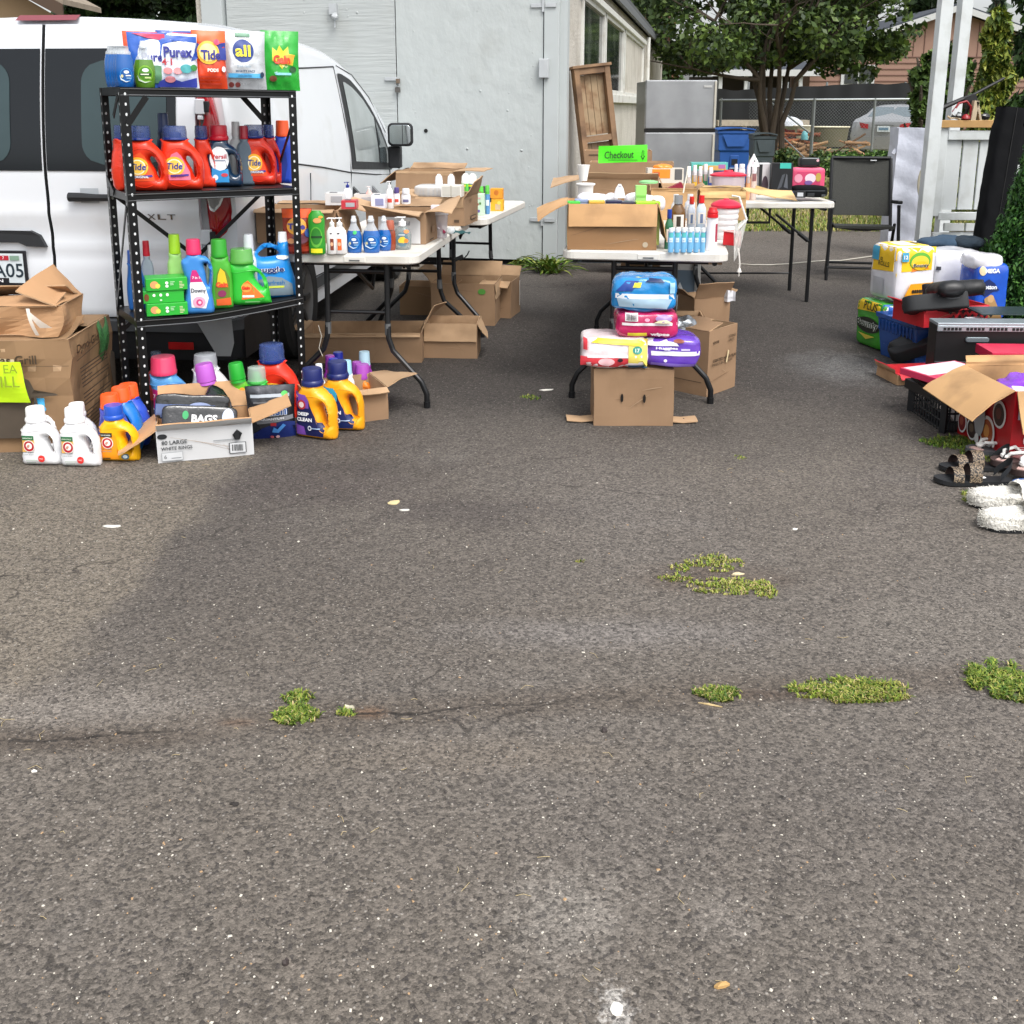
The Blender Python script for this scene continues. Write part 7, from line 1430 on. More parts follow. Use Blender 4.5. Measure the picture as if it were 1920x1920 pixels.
for i,(px,lab)in enumerate(((823,'white domed can behind the far carton left'),(846,'white domed can behind the far carton right'))):tb(lab,px-7,px+7,375,327,[(.9,0),(1,.02),(1,.75),(.85,.9),(.3,1)],P('#e8e8ea'),None,None,(),'white domed cans','spray_can',1,Y=5.95,cat='can')
for i,(px,lab)in enumerate(((873,'white and yellow capped spray can left of its twin'),(886,'white and yellow capped spray can right of its twin'))):tb(lab,px-8,px+8,375,326,[(1,0),(1,.35),(1,.5),(1.02,.5),(1.02,.62),(1,.66),(.9,.9),(.4,1)],P('#2f6a9a' if i else '#5f9f3a'),P('#e6e6dc'),5,[('rect',-.4,.50,.4,.58,INK('#e8d83a'))],'capped spray cans on the second left table','spray_can',1,Y=6.55,cat='can')
gF='small green capped bottles on the second left table'
for i,(x0,x1,yb,yt,Y,b,lab)in enumerate(((872,880,398,346,6.5,'#6fae3a','thin green bottle behind the carton corner'),(884,894,400,350,6.45,'#3f8a8a','green capped teal bottle left of the striped box'),(897,908,402,350,6.5,'#4f9a4a','green capped bottle behind the pale green box'),(909,919,402,348,6.4,'#5a8fc0','green capped blue striped bottle right of the pale green box'))):
 tb(lab,x0,x1,yb,yt,SLIM,b,'#5fc04a',6,[('rect',-.3,.3,.3,.5,INK('#dfe8ee'))],gF,'small_bottle',.8,z=.745)
def bx(label,x0,x1,yb,yt,col,items=(),z=ZT,d=.06,rz=0,group=None,name='small_box',cat='box',Y=None):
 c,w,h=fit(x0,x1,yb,yt,z,Y);t=thing(name,label,cat,c+Vector((0,0,.001)),rz,group);m=MB();m.box((0,d/2,h/2),(w,d,h),PAPER(col)if isinstance(col,str)else col);obj('carton',m,t,bevel=.0015)
 if items:m=MB();deco(m,items,w,h,flat(0),.0012,.0005);obj('label',m,t)
 return t
bx('pale green flowered box standing on the second left table',881,907,404,364,'#c3dcc4',[('ell',-.2,.55,.1,.07,INK('#3a4a6a')),('ell',.05,.52,.1,.07,INK('#a8605a')),('ell',.25,.56,.08,.06,INK('#5a8a4a')),('ell',-.1,.2,.1,.07,INK('#4f7a4a')),('ell',.15,.2,.1,.07,INK('#6a5a9a')),('rect',-.3,.78,.3,.84,INK('#e0b0b4'))],z=.745,rz=R(-8))
bx('lower orange and yellow box of the stack of two',919,943,396,374,'#eeb02a',[('rect',-.1,.1,.3,.6,INK('#c9b08a')),('ell',.2,.7,.15,.15,INK('#f0d060'))],z=.745,rz=R(-8),group='orange boxes stacked on the second left table')
bx('upper orange box of the stack of two',919,942,373,354,'#e8982a',[('ell',.0,.6,.2,.25,INK('#c9742a'))],Y=G(931,396,.745).y,rz=R(-8),group='orange boxes stacked on the second left table')
bx('small pale blue tape roll box left of the pale green box',874,886,405,398,'#a8c8d8',z=.745)
m=MB();m.box((0,.05,.012),(.13,.1,.024),blk);m.box((-.02,.08,.055),(.10,.04,.07),blk,(R(-20),0,0));m.box((.01,.06,.05),(.07,.02,.05),mat('dark_screen','#2a2c30',.2),(R(-20),0,0));m.tube([(.05,.05,.03),(.09,.03,.02)],.012,blk,8);c=AY(902,372,6.6);small('card_reader',m,'black folded device behind the green capped bottles','device',(c.x,6.6,.745+.06))
m=MB();m.box((0,.05,.03),(.12,.1,.06),P('#dcd8d2'));small('white_box',m,'low white box under the black folded device','box',(c.x,6.6,.745),bevel=.003)
t=thing('plastic_tub','clear plastic tub with a white lid beside the near carton','tub',tc_(822,448))
c,w,h=fit(806,845,449,405,ZT)
m=MB();m.lathe([(w*.36,0),(w*.38,.004),(w*.45,h*.98),(w*.43,h)],CLR('#d8d2d6',.6),24,sy=.8,c=(0,w*.4,0));obj('basin',m,t)
m=MB();m.lathe([(w*.48,0),(w*.5,.004),(w*.5,.012),(w*.44,.016)],P('#e6e2e4'),24,sy=.8,c=(0,w*.4,h));obj('lid',m,t)
m=MB()
for i in range(9):m.box((random.uniform(-.02,.02),w*.4+random.uniform(-.02,.02),h*.3+random.uniform(-.01,.02)),(.012,.012,.06),P(random.choice(['#b84a6a','#3a3a4a','#c9c4c8','#8a6a7a'])),(random.uniform(-1,1),random.uniform(-1,1),0))
obj('contents',m,t)
c,w,h=fit(808,844,408,393,0,G(822,448,ZT).y+.02);m=MB();m.box((0,.03,h/2),(w,.05,h),P('#e4dee2'));m.box((-w*.2,.003,h*.4),(w*.25,.003,h*.7),INK('#4a3a5a'));m.box((w*.15,.003,h*.4),(w*.18,.003,h*.8),INK('#a86a8a'));small('small_pack',m,'white and plum pack lying on the clear tub lid','pack',(c.x,c.y,c.z+.02),0,bevel=.003)
m=MB();m.grid(lambda u,v:(.13*(u-.5),.05*(v-.5),.012*math.sin(PI*u)*math.sin(PI*v)+.004+.004*math.sin(u*17+v*5)),12,8,mat('teal_cloth','#1f4a4c',.8));small('folded_cloth',m,'dark teal cloth scrap on the edge of the left table','cloth',tc_(860,438),R(-12))
m=MB();m.lathe([(.02,0),(.024,.01),(.02,.03),(.01,.034)],CLR('#e6ecef',.7),12);small('clear_cap',m,'tiny clear cap beside the dark teal cloth','cap',tc_(846,438))
cord([AY(880,470,6.1),AY(876,478,6.1),AY(868,487,6.1),AY(862,488,6.1)],.004,blks,'thin black cable hanging below the second left table',name='hanging_cable')
m=MB();m.box((0,0,0),(.06,.02,.022),blk,(0,R(-25),0));small('power_adapter',m,'black power adapter hanging below the second left table','adapter',AY(860,484,6.1),bevel=.003)
cord([AY(597,610,4.75)+Vector((0,0,0)),AY(603,630,4.75),AY(598,652,4.75),AY(605,668,4.75)],.002,cw,'thin white wire hanging from the left table leg',name='thin_wire')
gU='cartons under the left tables'
carton('wide flat open carton lying under the near left table',pc(690,682)+Vector((-.03,.0,0)),.66,.34,.17,R(1),{'r':(35,.17,.4),'f':(178,.02),'l':(60,.16)},CB,CBL,group=gU,seed=6,bow=.006)
carton('brown carton with a doubled upper rim right of the table legs',pc(845,673),.305,.24,.20,R(-3),{'f':(176,.10),'r':(160,.10,.25)},CB,CBL,group=gU,seed=7)
carton('tall brown carton with a round green sticker behind the doubled one',pc(868,612)+Vector((0,.02,0)),.42,.34,.275,R(-7),{'b':(35,.12),'l':(30,.12),'r':(172,.1)},CB,CBL,[('ell',.30,.82,.06,.07,INK('#4f8a3a'))],group=gU,seed=8)
carton('shorter brown carton in the shade behind the table leg',pc(812,592)+Vector((-.05,.0,0)),.36,.25,.20,R(-5),{'r':(70,.08)},CBD,CBL,group=gU,seed=9)
carton('narrow brown carton with open top flap at the right of the group',pc(931,597),.20,.26,.25,R(-14),{'f':(100,.09,.2),'b':(50,.08)},CB,CBL,sides=[('rect',.34,.2,.42,.9,INK('#cfcac0'))],group=gU,seed=10)
#  middle tables
T3=folding_table('middle white folding table carrying the big carton and mouthwash bottles',(1.0,4.70,0),.775,1.72,R(-9))
carton('big brown carton with a hanging front flap on the middle table',G(1148,470,ZT)+Vector((0,.02,.001)),.42,.32,.215,R(-3),{'f':(165,.105,-.15),'r':(163,.18),'l':(104,.16,.2)},cardm('cardboard_dark','#94704c'),cardm('cardboard_light','#c49a6c'),[('ell',.37,.12,.03,.06,mat('tape_spot','#b3a48c',.3))],group='cartons on the middle table',seed=20)
gM='goods packed in the big carton on the middle table'
for lab,x0,x1,yt,Y,col,cap_ in(('green lidded tub at the front left of the big carton',1064,1088,378,4.86,'#8fbf7a','#3fbf3a'),('blue grey tub behind the green lid',1078,1104,374,4.92,'#8f9cc0','#8a98bd'),('yellow topped pack in the big carton',1104,1134,376,4.87,'#e0c070','#e0b34a'),('navy topped pack in the middle of the big carton',1136,1166,376,4.87,'#e0d8c8','#23284a'),('cream pack with a navy strip in the big carton',1164,1190,378,4.87,'#dfd0a8','#2b2f44'),('bright lime topped packs at the right of the big carton',1192,1238,378,4.87,'#cfe07a','#a6dc2e')):
 c,w,h=fit(x0,x1,400,yt,0,Y);zb_=ZT+.01;zt_=AY(960,yt,Y).z;m=MB();m.box((0,.03,(zt_-zb_)/2),(w,.055,zt_-zb_-.01),P(col));m.box((0,.03,zt_-zb_-.008),(w*1.0,.058,.016),P(cap_));small('boxed_goods',m,lab,'pack',(c.x,Y,zb_),0,gM,bevel=.004)
rr=random.Random(3)
for i,(px,py,s)in enumerate(((1100,372,.05),(1126,372,.045),(1146,374,.035),(1188,372,.04),(1212,374,.05),(1232,378,.045))):
 c=AY(px,py,4.98+.02*i);softbox(['white bag lump at the far left','white bag lump second from left','small white bag lump in the middle','white bag lump behind the green bottle cap','white bag lump right of the green cap','white bag lump at the far right'][i]+' of the big carton','bag',c+Vector((0,0,-.05)),s*2.0,.07,.075,0,mat('white_bag','#e6e4ea',.5,bump=.006,bscale=25),group='white plastic lumps in the big carton',name='plastic_bag',n=2.6,noise=.01,seed=i,nm='film')
tb('white conical pump bottle rising from the big carton',1150,1174,372,346,[(1,0),(.95,.1),(.6,.7),(.3,.92),(.22,1)],P('#e8e8ea'),None,None,[('rect',-.1,.8,.12,.86,INK('#5a5c78'))],gM,'conical_bottle',.6,Y=4.97)
c,w,h=fit(1192,1212,376,348,0,4.96);m=MB();m.box((0,.02,h/2),(w,.04,h),P('#9fd67a'));m.box((0,-.001,h*.3),(w*.9,.002,h*.15),INK('#7fbf5a'));small('green_bottle_cap',m,'flat pale green bottle cap rising from the big carton','bottle',(c.x,c.y,c.z),0,gM,bevel=.006)
carton('second brown carton with dark red inner print behind the big carton',G(1172,420,ZT)+Vector((.0,.32,.001)),.46,.30,.235,R(-7),{'l':(98,.20,.2),'r':(150,.12),'b':(70,.05),'f':(60,.04)},CB,CBL,group='cartons on the middle table',seed=21)
m=MB();m.lathe([(.04,0),(.05,.003),(.05,.012),(.03,.016)],P('#8fd08a'),18);small('round_green_disc',m,'pale green round lid lying in the second carton','lid',AY(1216,344,5.4))
for i,(px,Y,lab)in enumerate(((1098,5.35,'tall stack of white foam cups left of the second carton'),(1094,5.6,'white foam cup behind the cup stack'))):
 c=AY(px,352 if i==0 else 318,Y);m=MB();z0=ZT if i==0 else c.z-.06;hh=c.z+.012-z0
 if i==0:
  for k in range(5):m.lathe([(.022+.004*k,0),(.033+.002*k,hh*.2-.004),(.036+.002*k,hh*.2)],P('#ecebe8'),18,c=(0,0,k*hh*.2))
  m.lathe([(.046,0),(.05,.004),(.05,.01),(.04,.012)],P('#ecebe8'),18,c=(0,0,hh))
 else:m.lathe([(.02,0),(.034,.08),(.036,.085),(.03,.084)],P('#ecebe8'),18)
 small('foam_cup',m,lab,'cup',(c.x,c.y,z0),0,'white foam cups')
gR='bottles at the front right of the middle table'
TQ=mat('mouthwash_teal','#5cb8b8',.15,coat=.5);BL_=mat('mouthwash_blue','#79b9e0',.12,coat=.5)
for i in range(6):
 x0=1252+i*12
 tb(['first','second','third','fourth','fifth','last'][i]+' small blue bottle from the left in the wrapped row',x0,x0+11,474,428,[(.85,0),(.9,.02),(.92,.5),(.80,.66),(.74,.82),(.78,.83),(.78,.99)],BL_,'#eef2f2',5,[('rect',-.36,.62,.36,.80,TQ),('rect',-.3,.42,.3,.60,INK('#cfe2ea')),T_('ACT',0,.50,.05,'#4a6a94',w=.4)],'small blue bottles wrapped in a row','mouthwash_bottle',.8)
for i in range(6):
 x0=1255+i*12;tb(['first','second','third','fourth','fifth','last'][i]+' small blue bottle from the left in the rear wrapped row',x0,x0+11,468,427,[(.85,0),(.9,.02),(.92,.5),(.80,.66),(.74,.82),(.78,.83),(.78,.99)],BL_,'#eef2f2',5,(),'small blue bottles wrapped in a row','mouthwash_bottle',.8)
tb('white bottle with a red cap in front of the white bucket',1323,1347,470,390,[(1,0),(1,.015),(.92,.05),(.86,.3),(.86,.66),(.93,.74),(.93,.76),(.86,.765),(.86,.84),(.80,.85),(.84,.86),(.84,.90),(.7,.93),(.6,1)],P('#e8e6ea'),'#cc1620',8,[('rect',.22,.2,.40,.62,INK('#a8344a'))],gR,'white_bottle',.7)
for lab,x0,x1,yb,yt,b,cp,Y in(('clear bottle with a red cap left of the white bottle',1305,1324,432,366,'#c9d6e2','#d81c24',4.88),('clear bottle with a flared red cap behind the small blue row',1288,1304,432,368,'#cdd3dc','#d8342c',4.95),('large clear topped amber bottle behind the small blue row',1257,1286,440,366,'#6a4a22','#8f949a',4.92),('green bottle leaning against the big carton flap',1246,1262,468,392,'#1f6a4a','#1f3f9a',4.84),('white capped bottle at the back of the bottle cluster',1258,1276,420,364,'#dfe4e8','#eceeee',5.05),('grey white capped bottle behind the red capped pair',1284,1304,410,364,'#c9ccd2','#e4e4e6',5.08)):
 bm_=mat('liq_'+b.strip('#'),b,.12,coat=.5,var=.1)
 tb(lab,x0,x1,yb,yt,[(.9,0),(1,.02),(1,.5),(.95,.62),(.55,.74),(.5,.76),(.56,.77),(.54,.98)],bm_,P(cp)if cp[1]=='d' else CLR(cp,.75)if 'clear' in lab and 'red' not in lab else P(cp),6,[('rect',-.34,.18,.34,.5,INK('#e2dcd2')),('rect',-.14,.2,.14,.46,INK('#3a2f22' if 'amber' in lab else '#6a7a9a'))],gR,'bottle',.7,Y=Y)
cord([AY(1281,362,4.98),AY(1284,345,5.0),AY(1288,328,5.0),AY(1290,312,5.02)],.0035,P('#ded6c8'),'thin cream wand standing up from the bottle cluster',name='thin_wand',cat='wand')
c,w,h=fit(1338,1392,452,378,ZT);c.y+=.02;BKT=thing('white_bucket','ribbed white bucket with a pinkish red domed lid on the middle table','bucket',c+Vector((0,0,.001)))
m=MB();pr=[(w*.36,0),(w*.37,.004)]
for k in range(5):z0=h*(.05+.15*k);pr+=[(w*(.37+.014*k),z0),(w*(.40+.015*k),z0+h*.05),(w*(.40+.015*k),z0+h*.10),(w*(.375+.016*k),z0+h*.145)]
m.lathe(pr+[(w*.47,h*.82)],P('#e6e4e4'),28,c=(0,w*.45,0));obj('body',m,BKT)
m=MB();m.lathe([(w*.50,0),(w*.53,h*.03),(w*.53,h*.08),(w*.46,h*.13),(w*.25,h*.20),(w*.12,h*.21),(w*.08,h*.24),(0.001,h*.24)],P('#d22440'),28,c=(0,w*.45,h*.80));obj('lid',m,BKT)
c=G(1372,462,ZT);m=MB();m.box((0,.05,.035),(.085,.09,.065),P('#cf1c28'),(0,.05,0));m.box((0,.004,.07),(.09,.012,.008),P('#f0b8b4'),(0,.12,0));small('red_box',m,'small red plastic box at the front right corner of the table','box',c,R(-12),bevel=.004)
hm=P('#dedad2');m=MB();m.tube([AY(1372,367,4.9),AY(1386,369,4.9),AY(1400,412,4.88),AY(1382,432,4.86),AY(1378,420,4.86)],.005,hm,8);small('wire_hanger',m,'bent white plastic frame sticking out at the table corner','hanger')
m=MB();m.grid(lambda u,v:AY(1376+26*u*(1-.6*v),425+66*v-18*u,4.84+.05*u+.01*math.sin(u*14+v*6)),10,14,mat('thin_white_film','#dcdcd8',.25,alpha=.8));small('plastic_film',m,'thin white plastic film hanging at the middle table corner','plastic film')
m=MB();m.tube([AY(1384,465,4.80),AY(1386,480,4.80),AY(1387,495,4.80),AY(1386,505,4.80)],.004,hm,6);m.lathe([(.012,0),(.008,.012),(.004,.02)],hm,8,c=AY(1386,510,4.80));m.tube([AY(1386,510,4.80),AY(1385,518,4.80)],.003,hm,5);small('knotted_string',m,'white knotted string dangling from the middle table corner','string')
carton('brown moving carton with the green checkout board standing in it',G(1160,352,ZT)+Vector((0,.1,.16)),.56,.30,.14,R(-4),{},CB,CBL,[T_('KEEP DRY',.30,.6,.16,'#4a3c2c',w=.12),('ell',-.25,.15,.05,.14,CBK),('rect',-.44,.72,-.25,.78,CBK),('rect',.0,.2,.1,.24,CBK)],group='cartons on the rear middle table',seed=22)
T4=folding_table('rear middle white folding table behind the big carton',(1.42,6.42,0),.80,1.25,R(-9))
Yg=6.15;a_,b_=AY(1122,306,Yg),AY(1213,306,Yg);zt=AY(1168,274,Yg).z;gw_,gh_=b_.x-a_.x,zt-a_.z
cs=thing('checkout_board','neon green handwritten checkout board with an arrow','sign',((a_.x+b_.x)/2,Yg,a_.z),R(1))
m=MB();m.slab(lambda u,v:((u-.5)*gw_,.006*math.sin(u*4+v*3),gh_*v+.008*u),(0,1,0),.004,12,5,mat('neon_green_board','#4fe01e',.65,var=.03));obj('board',m,cs)
m=MB();mk=mat('marker_ink','#123a12',.6);deco(m,[('txt','Checkout',-.08,.50,.42,mk,dict(w=.60,fix=1,shear=.1,rot=.03)),('rect',-.30,.17,.30,.20,mk),('poly',[(.36,.44),(.41,.18),(.46,.44),(.44,.44),(.41,.28),(.38,.44)],mk),('rect',.385,.42,.397,.74,mk),('rect',.423,.42,.435,.74,mk),('rect',.385,.71,.435,.75,mk)],gw_,gh_,lambda x,z:-.004,.004,.0008);obj('lettering',m,cs)
carton('long low brown carton in front of the checkout board',G(1172,395,ZT)+Vector((.12,.75,.10)),.60,.26,.17,R(-7),{},CB,CBL,group='cartons on the rear middle table',seed=23)
#  rear tables: cartons and household goods
ZR=ZT
gK='kraft cartons on the rear middle table'
carton('kraft carton with a raised torn front flap beside the tall white wand',Vector((.96,6.12,ZR+.001)),.27,.24,.17,R(-7),{'r':(20,.05),'f':(8,.02),'l':(25,.06),'b':(0,.03)},cardm('kraft','#c09a6c'),CBL,group=gK,seed=31)
carton('kraft carton with long pale flaps pointing right',Vector((1.25,6.12,ZR+.001)),.27,.28,.17,R(-7),{'r':(99,.30,-.12),'b':(84,.10),'f':(165,.04)},cardm('kraft','#c09a6c'),cardm('kraft_pale','#d8b880'),group=gK,seed=32)
m=MB();m.box((0,0,0),(.10,.05,.05),P('#8f2138'),(0,R(-25),0));small('red_pack',m,'dark red pack poking out of the kraft carton','pack',Vector((.98,6.22,ZR+.175)))
T5=folding_table('farthest white folding table with the pink case and black boxes',(2.30,7.30,0),1.50,.72,R(0),legs='straight')
def rb(label,x0,x1,yb,yt,col,items=(),Y=7.45,name='small_box',cat='box',**k):return bx(label,x0,x1,yb,yt,col,items,Y=Y,name=name,cat=cat,**k)
BKB=mat('black_box','#16181b',.4,var=.2)
def onT5(b):b.location.z=ZT+.001 if b.location.z<ZT+.03 else b.location.z;return b
rb('tall black box with a white front and dark swirl on the farthest table',1421,1441,366,306,'#c9c4c6',[('ell',.1,.3,.3,.3,INK('#4a3a44')),('rect',-.5,.0,-.2,1,INK('#1c1d20')),('rect',-.5,.96,.5,1.0,INK('#e4e4e6'))],7.5)
rb('black appliance box with a teal label on the farthest table',1445,1484,362,306,BKB,[('rect',-.12,.82,.40,1.0,INK('#3fb8a8')),('poly',[(-.2,.1),(.0,.2),(.15,.65),(-.0,.6)],INK('#4a4d52')),('poly',[(.1,.2),(.3,.15),(.25,.6),(.2,.65)],INK('#5a5d62'))],7.42,rz=R(-6))
pk_=mat('pink_case','#e0557a',.3,coat=.3)
t=softbox('pink patterned toy case standing on the farthest table','case',AY(1515,352,7.48)+Vector((0,0,-.01)),.245,.09,.155,0,pk_,[('rect',-.34,.1,.34,.8,INK('#c9406a')),('ell',-.3,.5,.12,.2,INK('#f0a0b4')),('ell',.05,.5,.16,.22,INK('#e9d0da')),('ell',.28,.55,.08,.2,INK('#b8a04a')),('ell',.0,.3,.12,.1,INK('#7a5a9a'))],name='toy_case',n=7,noise=.002,nm='shell')
t=softbox('small black case with a white heart stacked on the pink case','case',AY(1519,313,7.48),.145,.08,.065,0,BKB,[('ell',.36,.7,.07,.14,INK('#e0b0b8')),('rect',-.4,.1,.3,.16,INK('#5a3040')),('rect',-.4,.9,.4,.96,INK('#8a8d90'))],name='black_case',n=7,noise=.001,nm='shell')
t=softbox('black zipped tool bag lying in front of the pink case','bag',AY(1520,371,7.36),.25,.14,.085,R(-4),bgm,[('rect',-.46,.55,.4,.62,INK('#3c4044')),('rect',-.1,.1,.1,.4,INK('#2c2f33')),('rect',.3,.1,.42,.3,INK('#4a4e52'))],name='tool_bag',n=4,noise=.006,nm='fabric')
rb('blue and black blister pack at the front of the farthest table',1466,1488,370,360,'#2a4a9a',(),7.33);rb('black pack with a white label beside the blue one',1488,1510,371,359,'#1a1b1e',[('rect',-.2,.2,.3,.8,INK('#c9ccd0'))],7.32)
m=MB();m.box((0,0,0),(.16,.012,.05),PAPER('#d9b87c'),(0,R(16),0));small('paper_bundle',m,'slanted pale paper strip at the left of the farthest table','paper',AY(1436,360,7.2))
m=MB();m.box((0,0,0),(.05,.01,.018),P('#e07a3a'),(0,R(10),0));small('orange_tool',m,'small orange tool tip on the farthest table','tool',AY(1457,366,7.3))
pile=(('white lotion bottle at the left of the clear tub',1288,1296,338,312,'#e6dcc8',7.3),('yellow bottle behind the kraft carton',1298,1308,336,310,'#e8b83a',7.6),('orange bottle behind the kraft carton',1309,1318,336,312,'#e08a3a',7.6),('green topped bottle behind the kraft carton',1318,1328,334,308,'#3f9a6a',7.65),('blue bottle behind the kraft carton',1328,1338,338,314,'#3f5aa8',7.6),('white bottle left of the white domed lids',1376,1384,334,308,'#e4e0e4',7.6),('white round lidded jar right of the red lid',1385,1398,334,308,'#e6e4e8',7.6),('peach bottle beside the carton flap',1399,1408,342,312,'#e0a070',7.45),('clear pump bottle with floral print',1408,1420,346,304,'#d8c4b8',7.45))
for lab,x0,x1,yb,yt,b,Y in pile:
 c,w,h=fit(x0,x1,yb,yt,0,Y);bottle(lab,'bottle',(c.x,Y,ZT+.001),w,h+(c.z-ZT),0,SLIM if 'jar' not in lab else CAN,P(b),'#ece8ea',6,[('rect',-.3,.5,.3,.7,INK('#8a5a5a' if 'floral' in lab else '#b8a8a0'))],'small bottles along the farthest table','small_bottle',.8)
m=MB();c=AY(1413,304,7.5);m.lathe([(.045,0),(.03,.04),(.012,.07),(.002,.09)],P('#eceaec'),14);m.box((0,-.03,.035),(.014,.003,.02),INK('#3a3c40'));small('white_funnel',m,'white pointed bag tip behind the tall black box','bag',c+Vector((0,0,-.03)))
m=MB();m.box((0,.04,.03),(.27,.08,.06),P('#5fb8b0'));m.box((.02,-.001,.02),(.2,.002,.035),INK('#c9a05a'));m.box((-.08,-.002,.03),(.04,.002,.03),INK('#3f8a4a'));m.box((.09,-.002,.03),(.05,.002,.03),INK('#a86aa0'));small('flat_teal_box',m,'flat teal and multicolour box lying across the bottles','box',(AY(1328,318,7.75).x,7.7,AY(1328,320,7.7).z),bevel=.002)
t=thing('lidded_tub','clear tub with a pinkish red lid behind the kraft cartons','tub',(AY(1368,335,7.35).x,7.4,ZT+.001))
w=.25;zt=AY(1368,330,7.4).z-ZT
m=MB();m.lathe([(w*.42,0),(w*.48,zt*.9),(w*.48,zt)],CLR('#d8c8cc',.7),22,sy=.7);obj('basin',m,t);m=MB();m.lathe([(w*.52,0),(w*.53,.01),(w*.4,.022),(w*.14,.03),(w*.12,.042),(.001,.042)],P('#d22440'),22,sy=.7,c=(0,0,zt));obj('lid',m,t)
c=AY(1248,330,6.9);m=MB();m.box((0,.05,.02),(.24,.1,.10),P('#cfc8bc'));m.box((.085,-.001,.03),(.05,.002,.07),INK('#5a5a5a'));m.box((-.03,-.001,.035),(.12,.002,.06),INK('#e8882a'));m.box((-.06,-.002,.03),(.04,.002,.03),INK('#b84a1c'));small('printed_box',m,'box with an orange print behind the long low carton','box',(c.x,6.9,c.z-.02),bevel=.002)
softbox('crumpled orange bag on top of the printed box','bag',AY(1242,322,6.9),.13,.06,.05,0,mat('orange_film','#ee8a2a',.3,bump=.006,bscale=30),name='orange_bag',n=2.4,noise=.014,nm='film')
#  mesh armchair
def chair():
 cz=AY(1620,425,8.3)
 FLc,FRc=Vector((2.60,8.40,0)),Vector((3.13,8.22,0));o=(FLc+FRc)/2;rz=math.atan2(FRc.y-FLc.y,FRc.x-FLc.x);w=(FRc-FLc).length
 t=thing('mesh_armchair','black mesh folding armchair beside the farthest table','chair',o,rz*.6);x=w/2;cm=mat('chair_tube','#191a1c',.4,.3);
 mesh_=mat('chair_mesh','#33342f',.7,var=.2,scale=50,bump=.003,bscale=260)
 for s in(-1,1):
  m=MB();m.tube([(s*x,.0,0),(s*(x-.01),.06,.35),(s*(x-.02),.10,.62)],.014,cm,8);obj('leg',m,t)
  m=MB();m.tube([(s*(x-.03),.36,0),(s*(x-.03),.22,.35),(s*(x-.035),.14,.46)],.013,cm,8);obj('leg',m,t)
  m=MB();m.box((s*(x-.02),.22,.635),(.05,.30,.028),cm,(R(-4),0,0));obj('armrest',m,t,bevel=.01)
  m=MB();m.tube([(s*(x-.03),.36,.38),(s*(x-.035),.42,.60),(s*(x-.04),.56,.97)],.014,cm,8);obj('back_frame',m,t)
 m=MB();m.tube([(-x,.015,.11),(x,.015,.11)],.011,cm,8);m.tube([(-x+.03,.31,.11),(x-.03,.31,.11)],.011,cm,8);m.tube([(-x+.04,.56,.975),(x-.04,.56,.975)],.014,cm,8);obj('cross_bar',m,t)
 m=MB();m.slab(lambda u,v:((2*u-1)*(x-.045),.04+.36*v,.43-.05*math.sin(PI*v)*math.sin(PI*u)*.6-.02*v),(0,0,1),.02,10,6,mesh_);obj('seat',m,t)
 m=MB();m.slab(lambda u,v:((2*u-1)*(x-.045),.41+.16*v+.03*math.sin(PI*u),.50+.47*v),(0,-.95,.3),.01,12,10,mesh_);b_=obj('backrest',m,t)
 m=MB();m.box((.1,.555,.955),(.05,.004,.008),P('#c9cccd'),(R(-18),0,0));obj('tag',m,b_)
chair()
#  paper packs at the right
gP='paper roll packs stacked at the right'
FT=mat('pack_film_white','#dfdfe4',.22,var=.05,coat=.4,bump=.004,bscale=14);YF=FT
softbox('green wrapped paper towel pack at the bottom left of the stack','paper pack',G(1668,660)+Vector((.05,.0,.003)),.24,.28,.285,R(14),mat('pack_green','#3f9a2c',.25,var=.1,coat=.4,bump=.004,bscale=14),[('poly',[(-.46,.6),(-.2,.1),(.1,.1),(.2,.6),(.5,.7),(.5,.95),(-.46,.95)],INK('#dfe3e4')),('poly',[(-.5,.72),(.5,.68),(.5,.98),(-.46,.98)],INK('#2a62b8')),('poly',[(.0,.74),(.3,.72),(.3,.9),(.1,.96)],INK('#cfdcea')),T_('MEGA',.28,.78,.09,'#e9eef4',w=.34),('poly',[(-.3,.02),(-.1,.44),(.5,.44),(.5,.02)],INK('#2f8f24'))],sides=[('poly',[(-.46,.74),(.46,.80),(.46,.98),(-.46,.98)],INK('#e8c42a')),T_('PLUS',.05,.88,.08,'#2a2a20',w=.5),('ell',0,.48,.42,.16,INK('#20261c')),T_('Bounty',.0,.49,.20,'#eef0ea',bold=.07,w=.80,fix=1),T_('Bounty',.0,.49,.20,'#1d3a1c',bold=.02,w=.77,fix=1),('poly',[(-.3,.28),(.3,.28),(0,.18)],INK('#d8c84a'))],group=gP,name='paper_towel_pack',n=9,noise=.005,seed=2)
